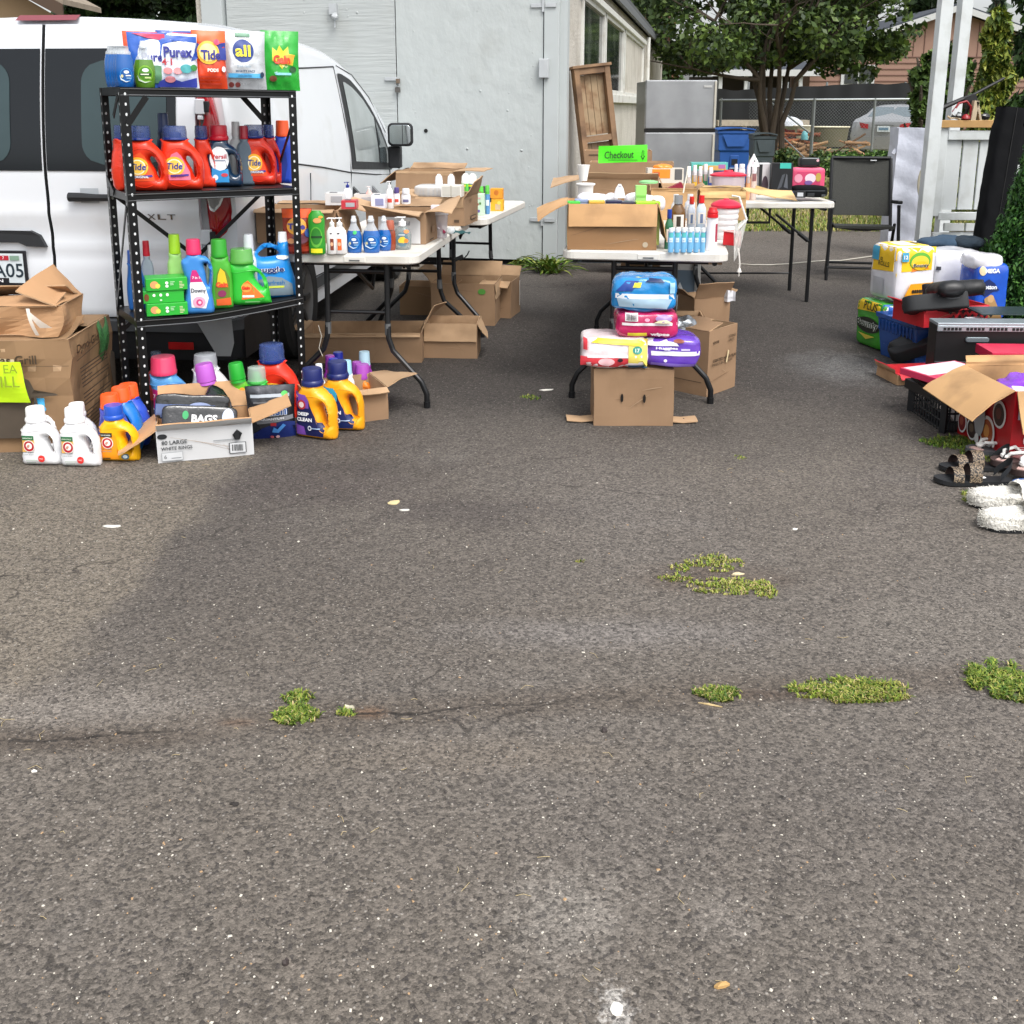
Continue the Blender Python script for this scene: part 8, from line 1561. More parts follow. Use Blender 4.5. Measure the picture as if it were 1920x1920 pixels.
softbox('yellow topped paper towel pack standing on the green one','paper pack',AY(1698,566,5.85)+Vector((.04,-.02,.0)),.26,.27,.325,R(14),YF,[('poly',[(-.5,.55),(.5,.58),(.5,.98),(-.5,.98)],INK('#efc320')),('poly',[(-.14,.55),(-.08,.74),(.06,.84),(.2,.78),(.3,.6)],INK('#e8862a')),('ell',.06,.74,.26,.16,INK('#5fae3a')),('ell',.06,.71,.22,.13,INK('#f0d040')),('ell',.08,.66,.18,.08,INK('#efc320')),T_('Bounty',.08,.66,.08,'#e8e8d8',bold=.07,w=.40,fix=1),T_('Bounty',.08,.66,.08,'#20301c',bold=.02,w=.38,fix=1),('rect',-.40,.74,-.24,.90,INK('#3f9fc4')),T_('12',-.32,.82,.07,'#e9eef4',bold=.03),('poly',[(-.34,.03),(.5,.03),(.5,.36),(-.16,.34)],INK('#f0a41c')),T_('essentials',.14,.22,.09,'#2a2418',bold=.04,w=.52,fix=1),('rect',-.1,.14,.3,.15,INK('#8a5a1a'))],sides=[('poly',[(-.5,.50),(.5,.56),(.5,.98),(-.5,.98)],INK('#efc320')),T_('12',-.05,.74,.06,'#2a2a20',bold=.04),T_('ROLLS',.05,.66,.06,'#2a2a20',w=.4),('rect',-.42,.7,-.15,.95,INK('#3f9fc4')),('rect',-.3,.1,.1,.4,INK('#b9bbc0'))],top=[('rect',-.48,.03,.48,.97,INK('#f0cc30')),('rect',-.3,.2,.1,.7,INK('#dfe3da')),('ell',.25,.5,.1,.1,INK('#6a5a20'))],group=gP,name='paper_towel_pack',n=9,noise=.006,seed=4)
softbox('white toilet paper pack with a red corner behind the black boots','paper pack',AY(1794,575,6.2)+Vector((0,0,-.10)),.34,.30,.44,R(6),FT,[('rect',.14,.72,.34,.86,INK('#e8962a')),T_('12=27',.24,.79,.05,'#7a3a18',bold=.03,w=.16),('rect',.36,.84,.48,.90,INK('#5a7ab8')),('poly',[(.08,.02),(.46,.02),(.5,.36),(.26,.36),(.08,.28)],INK('#b8242c')),('ell',.36,.42,.13,.055,INK('#27408f')),T_('Scott',.36,.42,.05,'#e6eaf2',bold=.03,w=.22),('rect',-.49,.34,-.34,.42,INK('#2a50a8')),('rect',-.46,.75,-.38,.80,INK('#3a3c44'))]+[('rect',-.5+.01,.02,.06,.12,INK('#d8d8de'))],group=gP,name='toilet_paper_pack',n=8,noise=.006,seed=6)
m=MB();BLW=mat('pack_blue','#1f55c0',.22,var=.15,coat=.4,bump=.003,bscale=14)
softbox('blue toilet paper pack with puppy picture next to the arborvitae'.replace('puppy picture','white lettering'),'paper pack',AY(1856,590,5.9)+Vector((0,0,-.04)),.20,.22,.34,R(4),BLW,[T_('MEGA',-.05,.88,.05,'#e9eef6',bold=.05,w=.44),('ell',-.34,.88,.1,.08,INK('#d8c8a0')),('poly',[(-.44,.52),(-.3,.68),(-.15,.74),(.05,.66),(.2,.54),(.0,.52),(-.2,.44)],INK('#16285e')),T_('cotton',-.12,.60,.07,'#e9eef6',bold=.04,w=.46),('poly',[(-.3,.10),(-.1,.02),(.4,.02),(.1,.2),(.05,.42),(-.1,.46),(-.24,.4),(-.2,.28),(-.34,.24)],INK('#b08a5a')),('ell',-.05,.40,.1,.07,INK('#c9a070')),('ell',-.38,.12,.1,.1,INK('#c9ccd2'))],group=gP,name='toilet_paper_pack',n=8,noise=.004,seed=7)
softbox('bare white film top of the blue pack with loose rolls','paper rolls',AY(1856,500,5.9)+Vector((0,.01,-.02)),.19,.2,.085,R(4),FT,group=gP,name='paper_roll_pack',n=4,noise=.014,seed=9)
softbox('folded white bedding behind the paper packs','bedding',AY(1765,480,6.6)+Vector((0,0,-.06)),.34,.26,.13,R(5),mat('white_cloth','#d8d8dc',.8,bump=.01,bscale=8),[('rect',-.1,.6,.1,.66,INK('#3a3c40'))],name='folded_bedding',n=3.4,noise=.02,seed=3,nm='cloth')
dn=mat('denim','#33485c',.9,var=.2,scale=12,bump=.006,bscale=30)
softbox('folded blue jeans lying on the white bedding','jeans',AY(1782,462,6.5)+Vector((0,0,-.02)),.33,.22,.07,R(-6),dn,name='folded_jeans',n=2.6,noise=.022,seed=5,nm='denim')
softbox('dark trouser leg folded over the right end of the jeans','trousers',AY(1815,460,6.45)+Vector((0,0,-.03)),.19,.2,.075,R(-24),mat('dark_denim','#1e2c38',.9,var=.2,bump=.006,bscale=30),name='folded_trousers',n=2.4,noise=.018,seed=6,nm='cloth')
tote=thing('blue_tote','translucent blue plastic tote under the red plaid shoe box','tote',AY(1740,690,5.45).xy.to_3d()+Vector((.14,.03,.004)),R(14));bt=mat('tote_blue','#274f94',.25,alpha=.93,var=.1,coat=.3)
m=MB();vs=[]
for z,k in((0,.90),(.22,1.0),(.225,1.04),(.25,1.05)):
 vs+=[(x*k*.24,(y-.5)*.36*k+.18,z)for x,y in((-1,0),(1,0),(1,1),(-1,1))]
m.add(vs,[(i*4+j,i*4+(j+1)%4,(i+1)*4+(j+1)%4,(i+1)*4+j)for i in range(3)for j in range(4)]+[(3,2,1,0)],bt)
for k in range(10):m.box((-.243,.04+k*.033,.185),(.008,.012,.06),bt)
obj('body',m,tote,bevel=.006)
m=MB();deco(m,[('rect',-.34,.30,-.24,.80,PAPER('#aab4c4')),('rect',-.32,.4,-.26,.7,INK('#4a5a7a'))],.48,.25,flat(-.010),.006);obj('label',m,tote)
pdx=carton('red shoe box with black and red plaid front under the black boots',AY(1788,612,5.25)+Vector((.02,.02,.0)),.40,.26,.10,R(16),{'l':(60,.05),'f':(150,.02)},mat('plaid_red','#b01c26',.5,var=.1),mat('box_red_inside','#d83a44',.6),[],group='red shoe boxes',bow=.008,seed=40,name='shoe_box')
m=MB();pkk=INK('#200c0e');it=[]
for i in range(7):
 for j in range(3):cx,cz=-.12+i*.095+(j%2)*.048,.2+j*.28;it.append(('poly',[(cx-.03,cz),(cx,cz-.14),(cx+.03,cz),(cx,cz+.14)],pkk,1))
it+=[('rect',-.30,.02,-.10,.26,INK('#cfe0da')),('rect',-.28,.10,-.14,.20,INK('#3f9a7a'))]
deco(m,it,.40,.10,flat(-.006),.003);obj('print',m,pdx)
btm=mat('boot_leather','#17181a',.45,var=.2,bump=.004,bscale=14);bts=mat('boot_sole','#242628',.75,var=.1)
def boot(label,loc,rot,k=1.0,name='ankle_boot',cat='boot'):
 t=thing(name,label,cat,loc,0,'black boots for sale at the right',rot)
 out=catmull([(-.14,.02),(0,.0),(.10,.02),(.145,.06),(.13,.11),(.05,.14),(.0,.18),(-.01,.27),(-.13,.28),(-.14,.18),(-.15,.10)],4)
 V,F,th=inflate(('boot',),[out],.045,.05,.025,.25);m=MB();m.add([(x*k,y*k,z*k)for x,y,z in V],F,btm,True);obj('upper',m,t,sharp=80)
 m=MB();m.mesh(shape([[(x*k,z*k)for x,z in catmull([(-.15,-.03),(-.08,-.032),(.02,-.028),(.12,-.02),(.15,.03),(.13,.045),(.0,.02),(-.14,.028)],4)]],.085*k,.01),bts,smooth=True);obj('sole',m,t,sharp=50);return t
def strap(t,z,k):m=MB();m.tube([((-.005)*k,-.047*k,z*k),(-.07*k,-.05*k,z*k),(-.13*k,-.03*k,z*k)],.006,mat('boot_strap','#3a3c40',.4),6);obj('strap',m,t)
zb=AY(1772,570,5.35).z
b1=boot('black boot lying on its side at the front of the plaid box',(AY(1765,560,5.15).x,5.22,zb+.035),(R(112),R(6),R(172)),1.02);strap(b1,.22,1)
b2=boot('black boot lying behind with its toe to the right on the plaid box',(AY(1802,548,5.3).x,5.40,zb+.07),(R(78),R(-6),R(-8)),.98);strap(b2,.22,1)
rbx=carton('flat red shoe box with a tan lining at the edge of the pavement',G(1722,722)+Vector((.03,.0,.004)),.30,.22,.055,R(8),{'l':(60,.03),'f':(70,.03)},cardm('carton_tan2','#c9a27a'),mat('box_red_inside','#d83a44',.6),group='red shoe boxes',seed=41,bow=.006,name='shoe_box')
b3=boot('chunky black boot on its side in the flat red shoe box',G(1722,700)+Vector((.02,.10,.11)),(R(65),R(24),R(165)),.95)
b4=boot('second chunky black boot behind with the heel to the right',G(1738,672)+Vector((.0,.06,.15)),(R(70),R(10),R(175)),.9)
m=MB();m.box((0,0,0),(.06,.03,.03),PAPER('#d8d4cc'),(0,.4,0));small('white_tissue',m,'white tissue stuffed between the chunky black boots','tissue',G(1738,690)+Vector((.0,.05,.12)),bevel=.008)
st=thing('stove_oven','black portable oven with a silver vented top edge','oven',G(1745,738)+Vector((0,0,.004)),R(-2));ovb=mat('oven_black','#0b0c0e',.45);ovs=mat('oven_silver','#a9b4ba',.35,.6)
m=MB();m.box((.30,.055,.172),(.60,.11,.344),ovb);obj('body',m,st,bevel=.004)
m=MB();m.box((.30,.05,.352),(.60,.12,.016),ovs);m.box((.30,-.006,.332),(.60,.012,.030),ovs);obj('top_rim',m,st,bevel=.003)
m=MB()
for k in range(30):
 if k%6!=5:m.box((.035+k*.0185,-.0125,.330),(.013,.003,.014),mat('vent_black','#0a0a0b',.6))
obj('vent_slots',m,st)
m=MB();m.mesh(shape([[(x,z)for x,z in rrect(.115,.026,.012)]],.012,.004),mat('oven_badge','#6f7a80',.35,.4),M=Matrix.Translation((.20,-.004,.262)));obj('badge',m,st)
m=MB();m.box((.30,-.010,.085),(.60,.015,.16),mat('oven_door','#2b3034',.35,coat=.3));m.box((.18,-.021,.145),(.20,.006,.006),mat('oven_line','#5a6268',.4));m.tube([(.08,-.022,.02),(.08,-.022,.11),(.11,-.022,.13),(.5,-.022,.13)],.005,ovb,6);obj('door',m,st,bevel=.003)
m=MB();m.box((.3,.12,.365),(.3,.2,.006),P('#2c3a3c'));small('dark_tray',m,'dark tray lying on top of the black oven','tray',st.location+Vector((.12,.1,.01)))
m=MB();m.box((0,0,.02),(.09,.10,.035),P('#c9ccd0'));m.box((0,-.051,.02),(.05,.002,.02),INK('#4a4c50'));small('white_label_box',m,'small white labelled box between the oven and plaid box','box',AY(1834,604,5.1)+Vector((0,0,-.02)),R(10),bevel=.003)
def flatbox(label,loc,w,d,h,rz,col,items=(),top=(),name='flat_box',rot=None):
 t=thing(name,label,'box',loc,rz,'red and pink flat boxes before the oven',rot);m=MB();m.box((0,d/2,h/2),(w,d,h),mat('print_box_'+col.strip('#'),col,.4,var=.06));obj('carton',m,t,bevel=.002)
 m=MB();deco(m,items,w,h,flat(0),.0015);s0=len(m.v);deco(m,top,w,d,flat(0),.0015)
 for i in range(s0,len(m.v)):x,y,z=m.v[i];m.v[i]=(x,z,h-y)
 if m.v:obj('print',m,t)
 return t
flatbox('pinkish red flat box in front of the oven at the right edge',AY(1945,680,4.66),.42,.20,.045,R(-3),'#c8284a',[('ell',-.30,.5,.1,.2,INK('#e9a0b0')),('rect',-.12,.3,.0,.7,INK('#e08098')),('rect',.1,.2,.4,.8,INK('#e9dde0'))])
flatbox('pink and white flat box sticking out left of the open flap',AY(1795,712,4.45)+Vector((.05,0,-.012)),.34,.24,.03,R(24),'#d8375f',(),[('rect',-.48,.3,.45,.95,INK('#e9d3dc'))])
flatbox('grey black electronic unit below the pink flat box',AY(1795,735,4.45)+Vector((.05,0,-.035)),.34,.24,.045,R(10),'#1c1e20',[('ell',-.44,.5,.02,.12,INK('#b9bcc0'))])
cr=thing('milk_crate','black plastic milk crate half covered by the tan box flap','crate',G(1800,812)+Vector((.07,.0,.004)),R(2));ckm=mat('crate_black','#15171a',.45,var=.1)
cw_,cd_,ch_=.30,.34,.165;m=MB()
for(x0,y0,x1,y1)in((-cw_/2,0,cw_/2,0),(cw_/2,0,cw_/2,cd_),(cw_/2,cd_,-cw_/2,cd_),(-cw_/2,cd_,-cw_/2,0)):
 for z in(.008,.048,.085,.118):m.tube([(x0,y0,z),(x1,y1,z)],.0045,ckm,4)
 m.box(((x0+x1)/2,(y0+y1)/2,ch_-.018),(abs(x1-x0)+.014,abs(y1-y0)+.014,.036),ckm)
 for k in range(12):f=k/12;m.tube([(x0+(x1-x0)*f,y0+(y1-y0)*f,0),(x0+(x1-x0)*f,y0+(y1-y0)*f,ch_-.02)],.0045 if k else .018,ckm,4)
m.box((0,cd_/2,.006),(cw_,cd_,.006),ckm);obj('body',m,cr)
m=MB()
for i in range(16):m.box((random.uniform(-.11,.11),random.uniform(.03,.3),random.uniform(.03,.12)),(.07,.03,.05),P(random.choice(['#cfc8c4','#b8444c','#3a3c40','#d8d4cc','#a89aa0'])),(random.uniform(-1,1),random.uniform(-1,1),0))
for i in range(5):m.box((-.09+.03*i,.06+.03*(i%3),ch_+.004),(.05,.02,.018),P(['#2a2c30','#a8a49c','#1c1e20','#c9c4b8','#3a3c40'][i]),(0,.2*i,.4*i))
obj('contents',m,cr)
GX=G(1886,872)+Vector((0,0,.004));rdc=mat('carton_red_print','#b0141f',.4,var=.05);gwd=.46;gd_=.42;gh_=.305
def dish(cx,cz,rx,rz_,c1,c2):return[('ell',cx,cz,rx,rz_,INK('#dcdcda')),('ell',cx-.003,cz-.005,rx*.8,rz_*.8,INK(c1)),('ell',cx-.01,cz+.01,rx*.4,rz_*.4,INK(c2))]
ls=dish(.28,.60,.12,.19,'#3a2422','#6a3a30')+dish(.10,.28,.14,.22,'#9a4a24','#c98a4a')+dish(-.18,.20,.11,.16,'#3a2a28','#6a5a4a')+dish(-.38,.22,.09,.16,'#7a2a2a','#a85a4a')+[('ell',-.04,.42,.10,.26,INK('#9a9c9e')),('ell',-.06,.12,.04,.07,INK('#dcdcda')),('ell',.26,.18,.03,.05,INK('#dcdcda')),T_('gourmia',.24,.065,.07,'#eee6e4',bold=.05,w=.36,fix=1)]
fs_=[('rect',-.5,.0,.5,.17,INK('#c3c8cc')),('rect',-.46,.62,-.18,.98,INK('#b9c2ca')),('rect',-.44,.05,-.34,.11,INK('#1a1b1e')),('rect',-.33,.05,-.23,.11,INK('#1a1b1e')),('ell',-.34,.34,.055,.08,INK('#e6dcdc')),('ell',-.34,.34,.047,.068,INK('#b0141f')),('ell',-.34,.34,.02,.035,INK('#e6dcdc')),('ell',-.33,.52,.055,.07,INK('#c98a8a')),('ell',-.33,.52,.045,.058,INK('#8f1018')),('rect',-.46,.22,-.2,.23,INK('#e6c8c8')),('rect',-.44,.245,-.24,.255,INK('#d8b0b0'))]
gc_=carton('red appliance carton with food pictures and a big open tan flap',GX+Vector((gwd/2,0,0)),gwd,gd_,gh_,R(3),{'l':(114,.20,.12),'f':(158,.17),'b':(-8,.04)},rdc,cardm('flap_tan','#c9a070'),fs_,(),ls,bow=.003,seed=44,name='appliance_carton')
softbox('purple and white plastic bag inside the red carton','bag',GX+Vector((.14,.10,gh_-.10)),.26,.2,.10,0,mat('purple_film','#7f3ac0',.25,var=.35,scale=8,bump=.01,bscale=18),[('poly',[(-.4,.5),(0,.62),(.1,.8),(-.3,.8)],INK('#d8d0e4')),('ell',.3,.7,.12,.1,INK('#c9b0e0'))],name='purple_bag',n=2.4,noise=.03,seed=2,nm='film')
#  sandals, flip flops, slippers
slm=mat('sandal_sole','#1c1e21',.6,var=.15);bead=mat('beaded_strap','#8a7862',.5,var=.5,scale=160,bump=.003,bscale=220,dirt=('#1e1a18',170,.45,.55))
def sandal(label,loc,rz,L_=.29):
 t=thing('beaded_sandal',label,'sandal',loc,rz,'shoes laid out on the asphalt')
 o=catmull([(-.5,.02),(-.42,.12),(-.25,.17),(0,.15),(.25,.11),(.42,.11),(.5,.03),(.46,-.08),(.25,-.11),(0,-.13),(-.25,-.16),(-.42,-.12)],4);o=[(x*L_,y*L_)for x,y in o];n=len(o)
 m=MB();zf=lambda x:.004+.02*max(0,-x/L_-.3)**1.4*2;vs=[(x,y,zf(x))for x,y in o]+[(x,y,zf(x)+.016)for x,y in o];m.add(vs,[tuple(range(n)),tuple(range(2*n-1,n-1,-1))]+[(i,i+n,(i+1)%n+n,(i+1)%n)for i in range(n)],slm);obj('sole',m,t)
 for cx,hh,yo,w_ in((-.24,.045,.155,.03),(-.02,.062,.14,.036)):
  m=MB();m.grid(lambda u,v:((cx*L_)+(v-.5)*w_*1.3+.02*math.sin(PI*u)*.3,yo*L_*math.cos(PI*u)*1.03,.018+hh*math.sin(PI*u)**.8),18,4,bead);m.grid(lambda u,v:((cx*L_)+(v-.5)*w_*1.3+.02*math.sin(PI*u)*.3,yo*L_*math.cos(PI*u)*1.0,.016+hh*math.sin(PI*u)**.8),18,4,mat('strap_lining','#3a2a26',.7),flip=True);obj('strap',m,t)
 m=MB();m.grid(lambda u,v:(.30*L_+.05*math.sin(PI*u),.11*L_*math.cos(PI*u),.02+.055*math.sin(PI*u)+.03*v),14,3,slm);obj('heel_strap',m,t);return t
c=G(1808,912);sandal('front beaded sandal with a pointed toe to the left',c+Vector((.04,.02,.004)),R(-3));sandal('rear beaded sandal behind the front one',c+Vector((.11,.17,.004)),R(4),.28)
m=MB();m.lathe([(.01,0),(.014,.002),(.01,.005)],P('#e6e6e4'),12,sy=.6);small('white_tag',m,'tiny white tag lying on the front beaded sandal','tag',c+Vector((.075,.02,.026)))
def flop(label,loc,rz,col='#4a3a38'):
 t=thing('flip_flop',label,'flip flop',loc,rz,'shoes laid out on the asphalt');L_=.25;o=catmull([(-.5,0),(-.42,.14),(-.2,.19),(.1,.15),(.35,.14),(.5,.0),(.35,-.14),(.1,-.15),(-.2,-.19),(-.42,-.14)],4);n=len(o);m=MB();fm=mat('flop_'+col.strip('#'),col,.6,var=.1)
 vs=[(x*L_,y*L_,.0)for x,y in o]+[(x*L_,y*L_,.022)for x,y in o];m.add(vs,[tuple(range(n)),tuple(range(2*n-1,n-1,-1))]+[(i,i+n,(i+1)%n+n,(i+1)%n)for i in range(n)],fm);obj('sole',m,t)
 m=MB();wm=P('#e4e4e0')
 for s in(-1,1):m.tube([(-.30*L_,0,.022),(-.24*L_,s*.02,.05),(.0,s*.035,.055),(.12*L_,s*.038,.03),(.18*L_,s*.036,.020)],.007,wm,8)
 m.lathe([(.0,0),(.018,.003),(.016,.012),(0,.016)],wm,12,c=(-.28*L_,0,.03));obj('thong',m,t)
 m=MB();m.box((-.36*L_,-.02,.024),(.03,.05,.003),INK('#c9a8a0'),(0,0,.5));m.box((.0,.0,.024),(.05,.04,.003),INK('#8a5a5a'),(0,0,.3));obj('sole_print',m,t);return t
flop('dark brown flip flop with white straps behind the sandals',G(1905,888)+Vector((.03,.04,.03)),R(12));flop('grey flip flop with white buckle nearer the sandal heels',G(1890,876)+Vector((.02,.14,.01)),R(-6),'#5a5c60');flop('brown flip flop stacked at the right picture edge',G(1935,908)+Vector((.04,.06,.035)),R(25),'#3a2a26')
fur=mat('white_fleece','#e2dfd6',.9,var=.05,scale=40,bump=.012,bscale=110)
def slipper(label,loc,rz):
 t=thing('fluffy_slipper',label,'slipper',loc,rz,'shoes laid out on the asphalt');L_=.29
 o=catmull([(-.5,0),(-.42,.15),(-.2,.20),(.1,.19),(.35,.19),(.5,.0),(.35,-.19),(.1,-.19),(-.2,-.20),(-.42,-.15)],4);n=len(o);m=MB()
 vs=[(x*L_,y*L_,.0)for x,y in o]+[(x*L_*1.02,y*L_*1.02,.02)for x,y in o];m.add(vs,[tuple(range(n)),tuple(range(2*n-1,n-1,-1))]+[(i,i+n,(i+1)%n+n,(i+1)%n)for i in range(n)],slm);obj('sole',m,t)
 def fz(x,y,r,h0):
  k=.008*mnoise.noise(Vector((x*45,y*45,1)))+.005*mnoise.noise(Vector((x*110,y*110,2)));return h0+k
 m=MB();N1,N2=96,14
 def g_(u,v):
  a=u*n;i=int(a)%n;f=a-int(a);ox,oy=(o[i][0]*(1-f)+o[(i+1)%n][0]*f),(o[i][1]*(1-f)+o[(i+1)%n][1]*f)
  q=v*PI*.5;r=1.08*(.15+.85*math.cos(max(0,q-.5)*1.1)**.8)if v>.3 else 1.04+.05*math.sin(v*9);z=.012+.045*math.sin(min(PI/2,v*3.2))-.018*max(0,v-.6)/.4
  x,y=ox*L_*r*(1-v*v*.9),oy*L_*r*(1-v*v*.9);k=.005*mnoise.noise(Vector((x*50,y*50,z*50)))+.004*mnoise.noise(Vector((x*120,y*120,z*120)));s=1+k*3
  return(x*s,y*s,z+k)
 m.grid(g_,N1,N2,fur);obj('lining',m,t,sharp=180)
 m=MB()
 def h_(u,v):
  a=PI*u;x=L_*(.02+.50*v);wv=.215*L_*math.sqrt(max(0.02,1-max(0,(v-.35)/.66)**2.5));z=.03+(.055*math.sin(PI*min(1,.35+v*.65))+.01)*math.sin(a);k=.006*mnoise.noise(Vector((x*50,u*6,z*50)))+.004*mnoise.noise(Vector((x*120,u*14,z*90)))
  return(x+k,wv*math.cos(a)*(1+k*3),z+k)
 m.grid(h_,40,26,fur);obj('vamp',m,t,sharp=180)
 g2=np.random.default_rng(7);n2=2600;a=g2.uniform(0,2*PI,n2);ux=np.cos(a)*.5*L_*1.06;uy=np.sin(a)*.2*L_*1.06;P0=np.stack([ux,uy,g2.uniform(.012,.055,n2)],1)
 d=np.stack([np.cos(a)*.6+g2.normal(0,.5,n2),np.sin(a)+g2.normal(0,.5,n2),g2.normal(-.2,.6,n2)],1);d/=np.linalg.norm(d,axis=1)[:,None];P1=P0+d*g2.uniform(.005,.013,n2)[:,None];P1[:,2]=np.maximum(P1[:,2],.006);s_=np.cross(d,g2.normal(size=(n2,3)));s_/=np.linalg.norm(s_,axis=1)[:,None];s_*=.0016
 fast_mesh('fleece_tufts',np.stack([P0-s_,P0+s_,P1+s_*.4,P1-s_*.4],1).reshape(-1,3),np.arange(n2*4).reshape(-1,4),[fur],None,t);return t
slipper('fluffy white slipper nearest the camera at the right edge',G(1896,998)+Vector((.06,.04,.004)),R(5));slipper('fluffy white slipper lying behind the nearest one',G(1872,960)+Vector((.07,.05,.004)),R(1))
m=MB();m.lathe([(.0,0),(.05,.004),(.06,.02),(.045,.04),(.02,.045)],P('#2f5a9a'),16,sy=.6);small('blue_shoe',m,'small blue plastic shoe above the fluffy slippers','shoe',G(1915,928)+Vector((.02,.03,.004)),R(10))
#  under the middle table
gD='diaper packs stacked under the middle table'
carton('upright brown carton with two slots and flat side flaps on the ground',G(1187,800)+Vector((.0,.0,.004)),.355,.24,.262,R(-1),{'f':(-88,.11),'b':(-88,.11)},CB,CBL,[('ell',-.15,.50,.018,.075,mat('slot_dark','#160e08',.9)),('ell',.13,.49,.018,.075,mat('slot_dark'))],group='cartons under the middle table',seed=50)
tbx=bpy.data.objects['cardboard_box']if False else None
for lab,px,py,sx in(('left',1090,796,-1),('right',1282,798,1)):
 c=G(px,py);m=MB();m.slab(lambda u,v:((u-.5)*.13,.085*v,.006+.012*abs(u-.5)+.004*math.sin(v*3)),(0,0,1),.004,8,3,CBL);m.lathe([(0,0),(.008,.001)],mat('slot_dark'),10,c=(.012,.045,.0135))if sx>0 else None;small('loose_flap',m,'flat cardboard flap on the ground at the %s of the slotted carton'%lab,'cardboard flap',c+Vector((0,.01,.002)))
PF=lambda c:mat('pack_'+c.strip('#'),c,.22,var=.12,coat=.5,bump=.006,bscale=16)
zc=.266
softbox('white and pink diaper pack at the lower left of the stack','diaper pack',AY(1166,693,G(1187,800).y)+Vector((-.035,-.02,.006)),.30,.22,.145,R(-2),PF('#e6d8da'),[('poly',[(-.5,.1),(.2,.04),(.2,.34),(-.5,.40)],INK('#d8404a')),('rect',-.4,.36,.49,.44,INK('#e6e4e6')),('poly',[(.2,.04),(.48,.06),(.48,.94),(.2,.9)],INK('#ecd86a')),('poly',[(-.34,.82),(.4,.72),(.48,.88),(-.34,.96)],INK('#e8d23a')),('ell',.33,.6,.07,.12,INK('#3f9a8a')),T_('17',.33,.6,.12,'#e6f0ea',bold=.03),('ell',-.12,.24,.12,.12,INK('#e8b8bc')),('ell',.08,.30,.04,.06,INK('#2a2026')),('rect',.2,.04,.48,.14,INK('#1f4a6a')),('rect',-.46,.6,-.40,.9,INK('#d03a44'))],group=gD,name='diaper_pack',n=5,noise=.014,seed=1)
softbox('purple and white diaper pack at the lower right of the stack','diaper pack',AY(1260,690,G(1187,800).y)+Vector((-.0,-.02,.004)),.24,.22,.135,R(-3),PF('#6a45b8'),[('rect',-.49,.42,.49,.56,INK('#e4e2ea')),('poly',[(-.5,.74),(.1,.74),(.0,.98),(-.48,.98)],INK('#ddd8e4')),('ell',.1,.9,.1,.06,INK('#8a4a3a')),T_('Huggies',-.12,.66,.11,'#e9e6f2',bold=.04,w=.40,fix=1),('rect',.14,.60,.30,.66,INK('#c9c0e4')),('poly',[(-.4,.1),(.4,.05),(.4,.15),(-.4,.2)],INK('#8a70cc')),('ell',-.14,.26,.03,.05,INK('#f0e8f4'))],group=gD,name='diaper_pack',n=5.5,noise=.012,seed=2)
Yd=G(1187,800).y
softbox('magenta wipes pack lying across the lower two packs','wipes pack',AY(1212,638,Yd)+Vector((0,.0,.006)),.28,.20,.12,R(-4),PF('#b8245c'),[('rect',-.48,.50,.48,.60,INK('#e6dfe4')),('rect',-.34,.66,-.14,.95,INK('#e4e0e2'))]+bars(-.32,-.16,.7,.92,10,'#3a3438',3)+[('ell',.26,.78,.13,.14,INK('#9a7ab0')),('poly',[(.1,.62),(.4,.62),(.3,.74),(.18,.72)],INK('#e0d8b0')),('rect',-.30,.14,.0,.26,INK('#d8c83a')),T_('wipes',.20,.20,.14,'#f0e6ea',bold=.07,w=.30,fix=1),('ell',-.0,.74,.04,.06,INK('#e0a0b8'))],group=gD,name='wipes_pack',n=5,noise=.012,seed=3)
softbox('blue diaper pack on top of the stack','diaper pack',AY(1209,588,Yd)+Vector((0,.0,.004)),.28,.22,.155,R(-3),PF('#1f86c8'),[('poly',[(-.46,.40),(.46,.38),(.44,.52),(-.46,.54)],INK('#dfe6ec')),('poly',[(-.40,.16),(.34,.10),(.42,.38),(-.44,.40)],INK('#a8c4d8')),('poly',[(-.46,.60),(-.2,.62),(-.1,.9),(-.3,.9)],INK('#1a3f8f')),('poly',[(-.2,.72),(-.08,.72),(-.04,.96),(-.14,.96)],INK('#d8d83a')),('poly',[(0,.88),(.3,.86),(.24,.96),(.06,.97)],INK('#1c2f5a')),('rect',.38,.55,.46,.85,INK('#9fd0e8'))],group=gD,name='diaper_pack',n=4.6,noise=.016,seed=4)
carton('large tan carton with black printing right of the diaper packs',G(1330,752)+Vector((.13*math.cos(R(48)),.06+.13*math.sin(R(48)),.004)),.27,.30,AY(1326,634,G(1326,760).y).z,R(48),{'b':(-84,.16),'l':(-80,.13)},CB,CBL,[T_('JOY70',-.28,.80,.07,'#3f3226',bold=.02,w=.2),T_('VOTING',.28,.84,.04,'#3f3226',w=.26,fix=1),T_('UNITS',.26,.78,.04,'#3f3226',w=.2,fix=1),T_('COATED HARD FILM',.03,.53,.045,'#3f3226',bold=.03,w=.80,fix=1),T_('PRESS BUTTON',-.04,.47,.035,'#3f3226',w=.70,fix=1),('poly',[(.08,.46),(.14,.64),(.18,.62),(.12,.44)],INK('#d8c49a'))],(),[('rect',-.4,.2,.4,.21,CBK)],group='cartons under the middle table',seed=51,name='printed_carton')
carton('brown carton turned open behind the printed tan carton',G(1282,700)+Vector((.0,.0,.004)),.20,.2,.30,R(-4),{'f':(150,.05)},CBD,CBL,[('rect',-.3,.10,.5,.24,mat('grille_print','#6a533c',.8))]+bars(-.28,.46,.1,.24,14,'#3f3020',5)+[('rect',-.3,.36,.2,.39,CBK)],group='cartons under the middle table',seed=52)
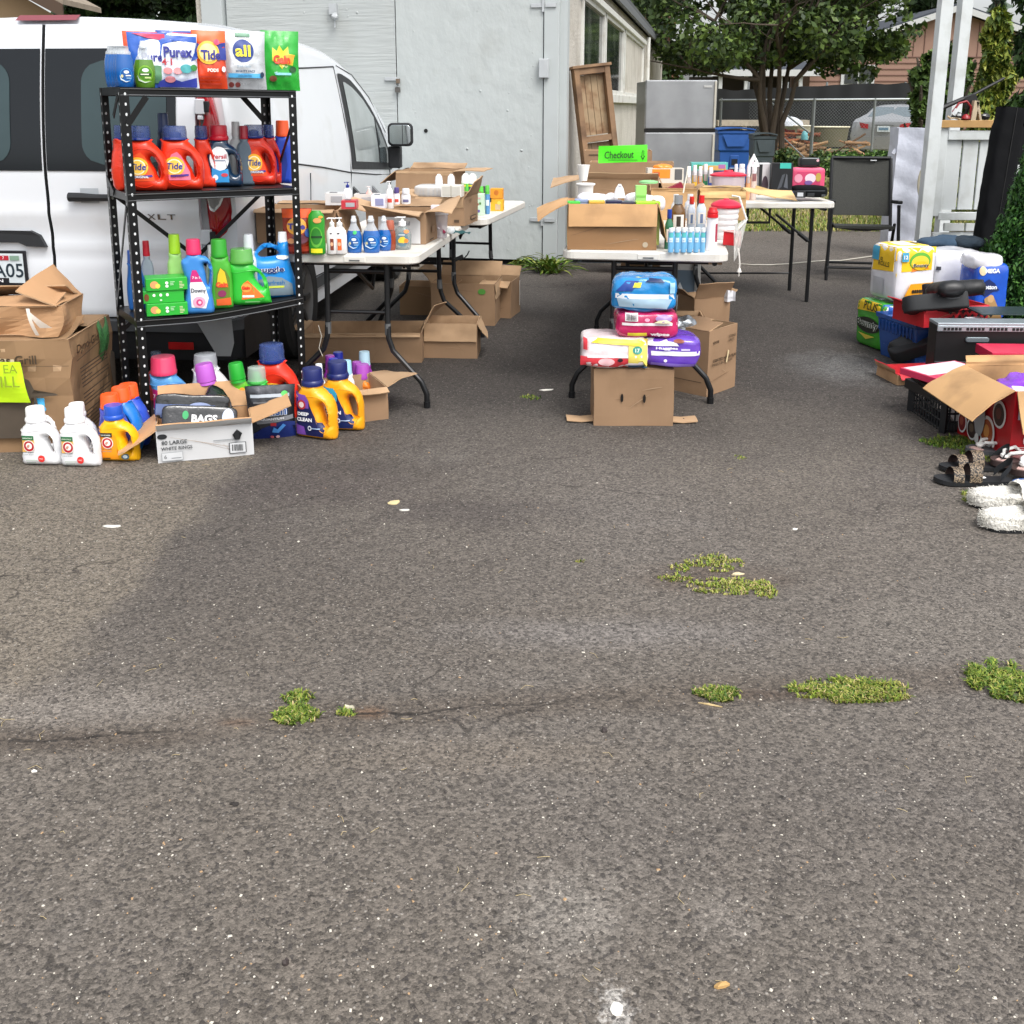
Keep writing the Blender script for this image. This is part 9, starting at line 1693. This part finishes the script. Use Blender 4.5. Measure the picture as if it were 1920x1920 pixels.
carton('small brown carton with white paper behind the printed one',G(1330,690)+Vector((.03,.15,.004)),.22,.2,.36,R(18),{'f':(20,.10),'l':(50,.1),'r':(60,.06)},CB,CBL,group='cartons under the middle table',seed=53)
m=MB();m.grid(lambda u,v:(.10*u,.02*math.sin(u*9),.07*v*(1-u*.4)+.012*math.sin(v*8)),8,6,mat('white_cloth'));small('white_paper_scrap',m,'crumpled white paper in the small brown carton','paper',G(1345,690)+Vector((.02,.17,.34)))
softbox('crinkled silver foil bag between the table leg and the printed carton','foil bag',AY(1280,640,4.95),.16,.12,.13,R(10),mat('silver_foil','#9a9fa4',.25,.7,bump=.012,bscale=30),name='foil_bag',n=2.4,noise=.022,seed=8,nm='film')
carton('white picture printed carton with yellow and red bands under the middle table',G(1272,610)+Vector((.0,.0,.004)),.26,.24,.52,R(-10),{'l':(80,.2)},mat('white_print_carton','#b9b8b4',.6),CBL,[('rect',-.5,.86,.5,.91,INK('#c9b42a')),('rect',-.5,.78,.5,.82,INK('#8f2a34')),('rect',-.4,.2,.36,.70,INK('#5a6a78')),('poly',[(-.3,.2),(0,.55),(.3,.2)],INK('#c9ccce'))],group='cartons under the middle table',seed=54)
carton('brown carton hanging low behind the table leg at the right',G(1354,540)+Vector((-.08,.25,.15)),.24,.3,.36,R(-10),{},CB,CBL,group='cartons under the middle table',seed=55)
carton('brown carton deep under the middle table',G(1215,600)+Vector((.05,.4,.004)),.40,.3,.33,R(-12),{'l':(70,.2),'f':(60,.1)},CB,CBL,group='cartons under the middle table',seed=56)
t=thing('red_cooler','red cooler chest with a white band in the shade under the tables','cooler',G(1150,515)+Vector((0,.0,.12)),R(-8));m=MB();m.box((0,.15,.16),(.34,.3,.30),mat('cooler_red','#b8141c',.4,var=.06));obj('body',m,t,bevel=.012);m=MB();m.box((.05,-.003,.16),(.02,.006,.30),P('#d8c8c8'));m.box((-.05,-.012,.10),(.05,.02,.05),P('#8a8d90'));obj('band',m,t)
m=MB();m.box((0,.15,.05),(.7,.4,.12),P('#3a4248'));small('dark_crate',m,'dark low crate behind the stucco corner weed under the tables','crate',G(1110,508)+Vector((.05,.5,.004)),R(-8),bevel=.01)
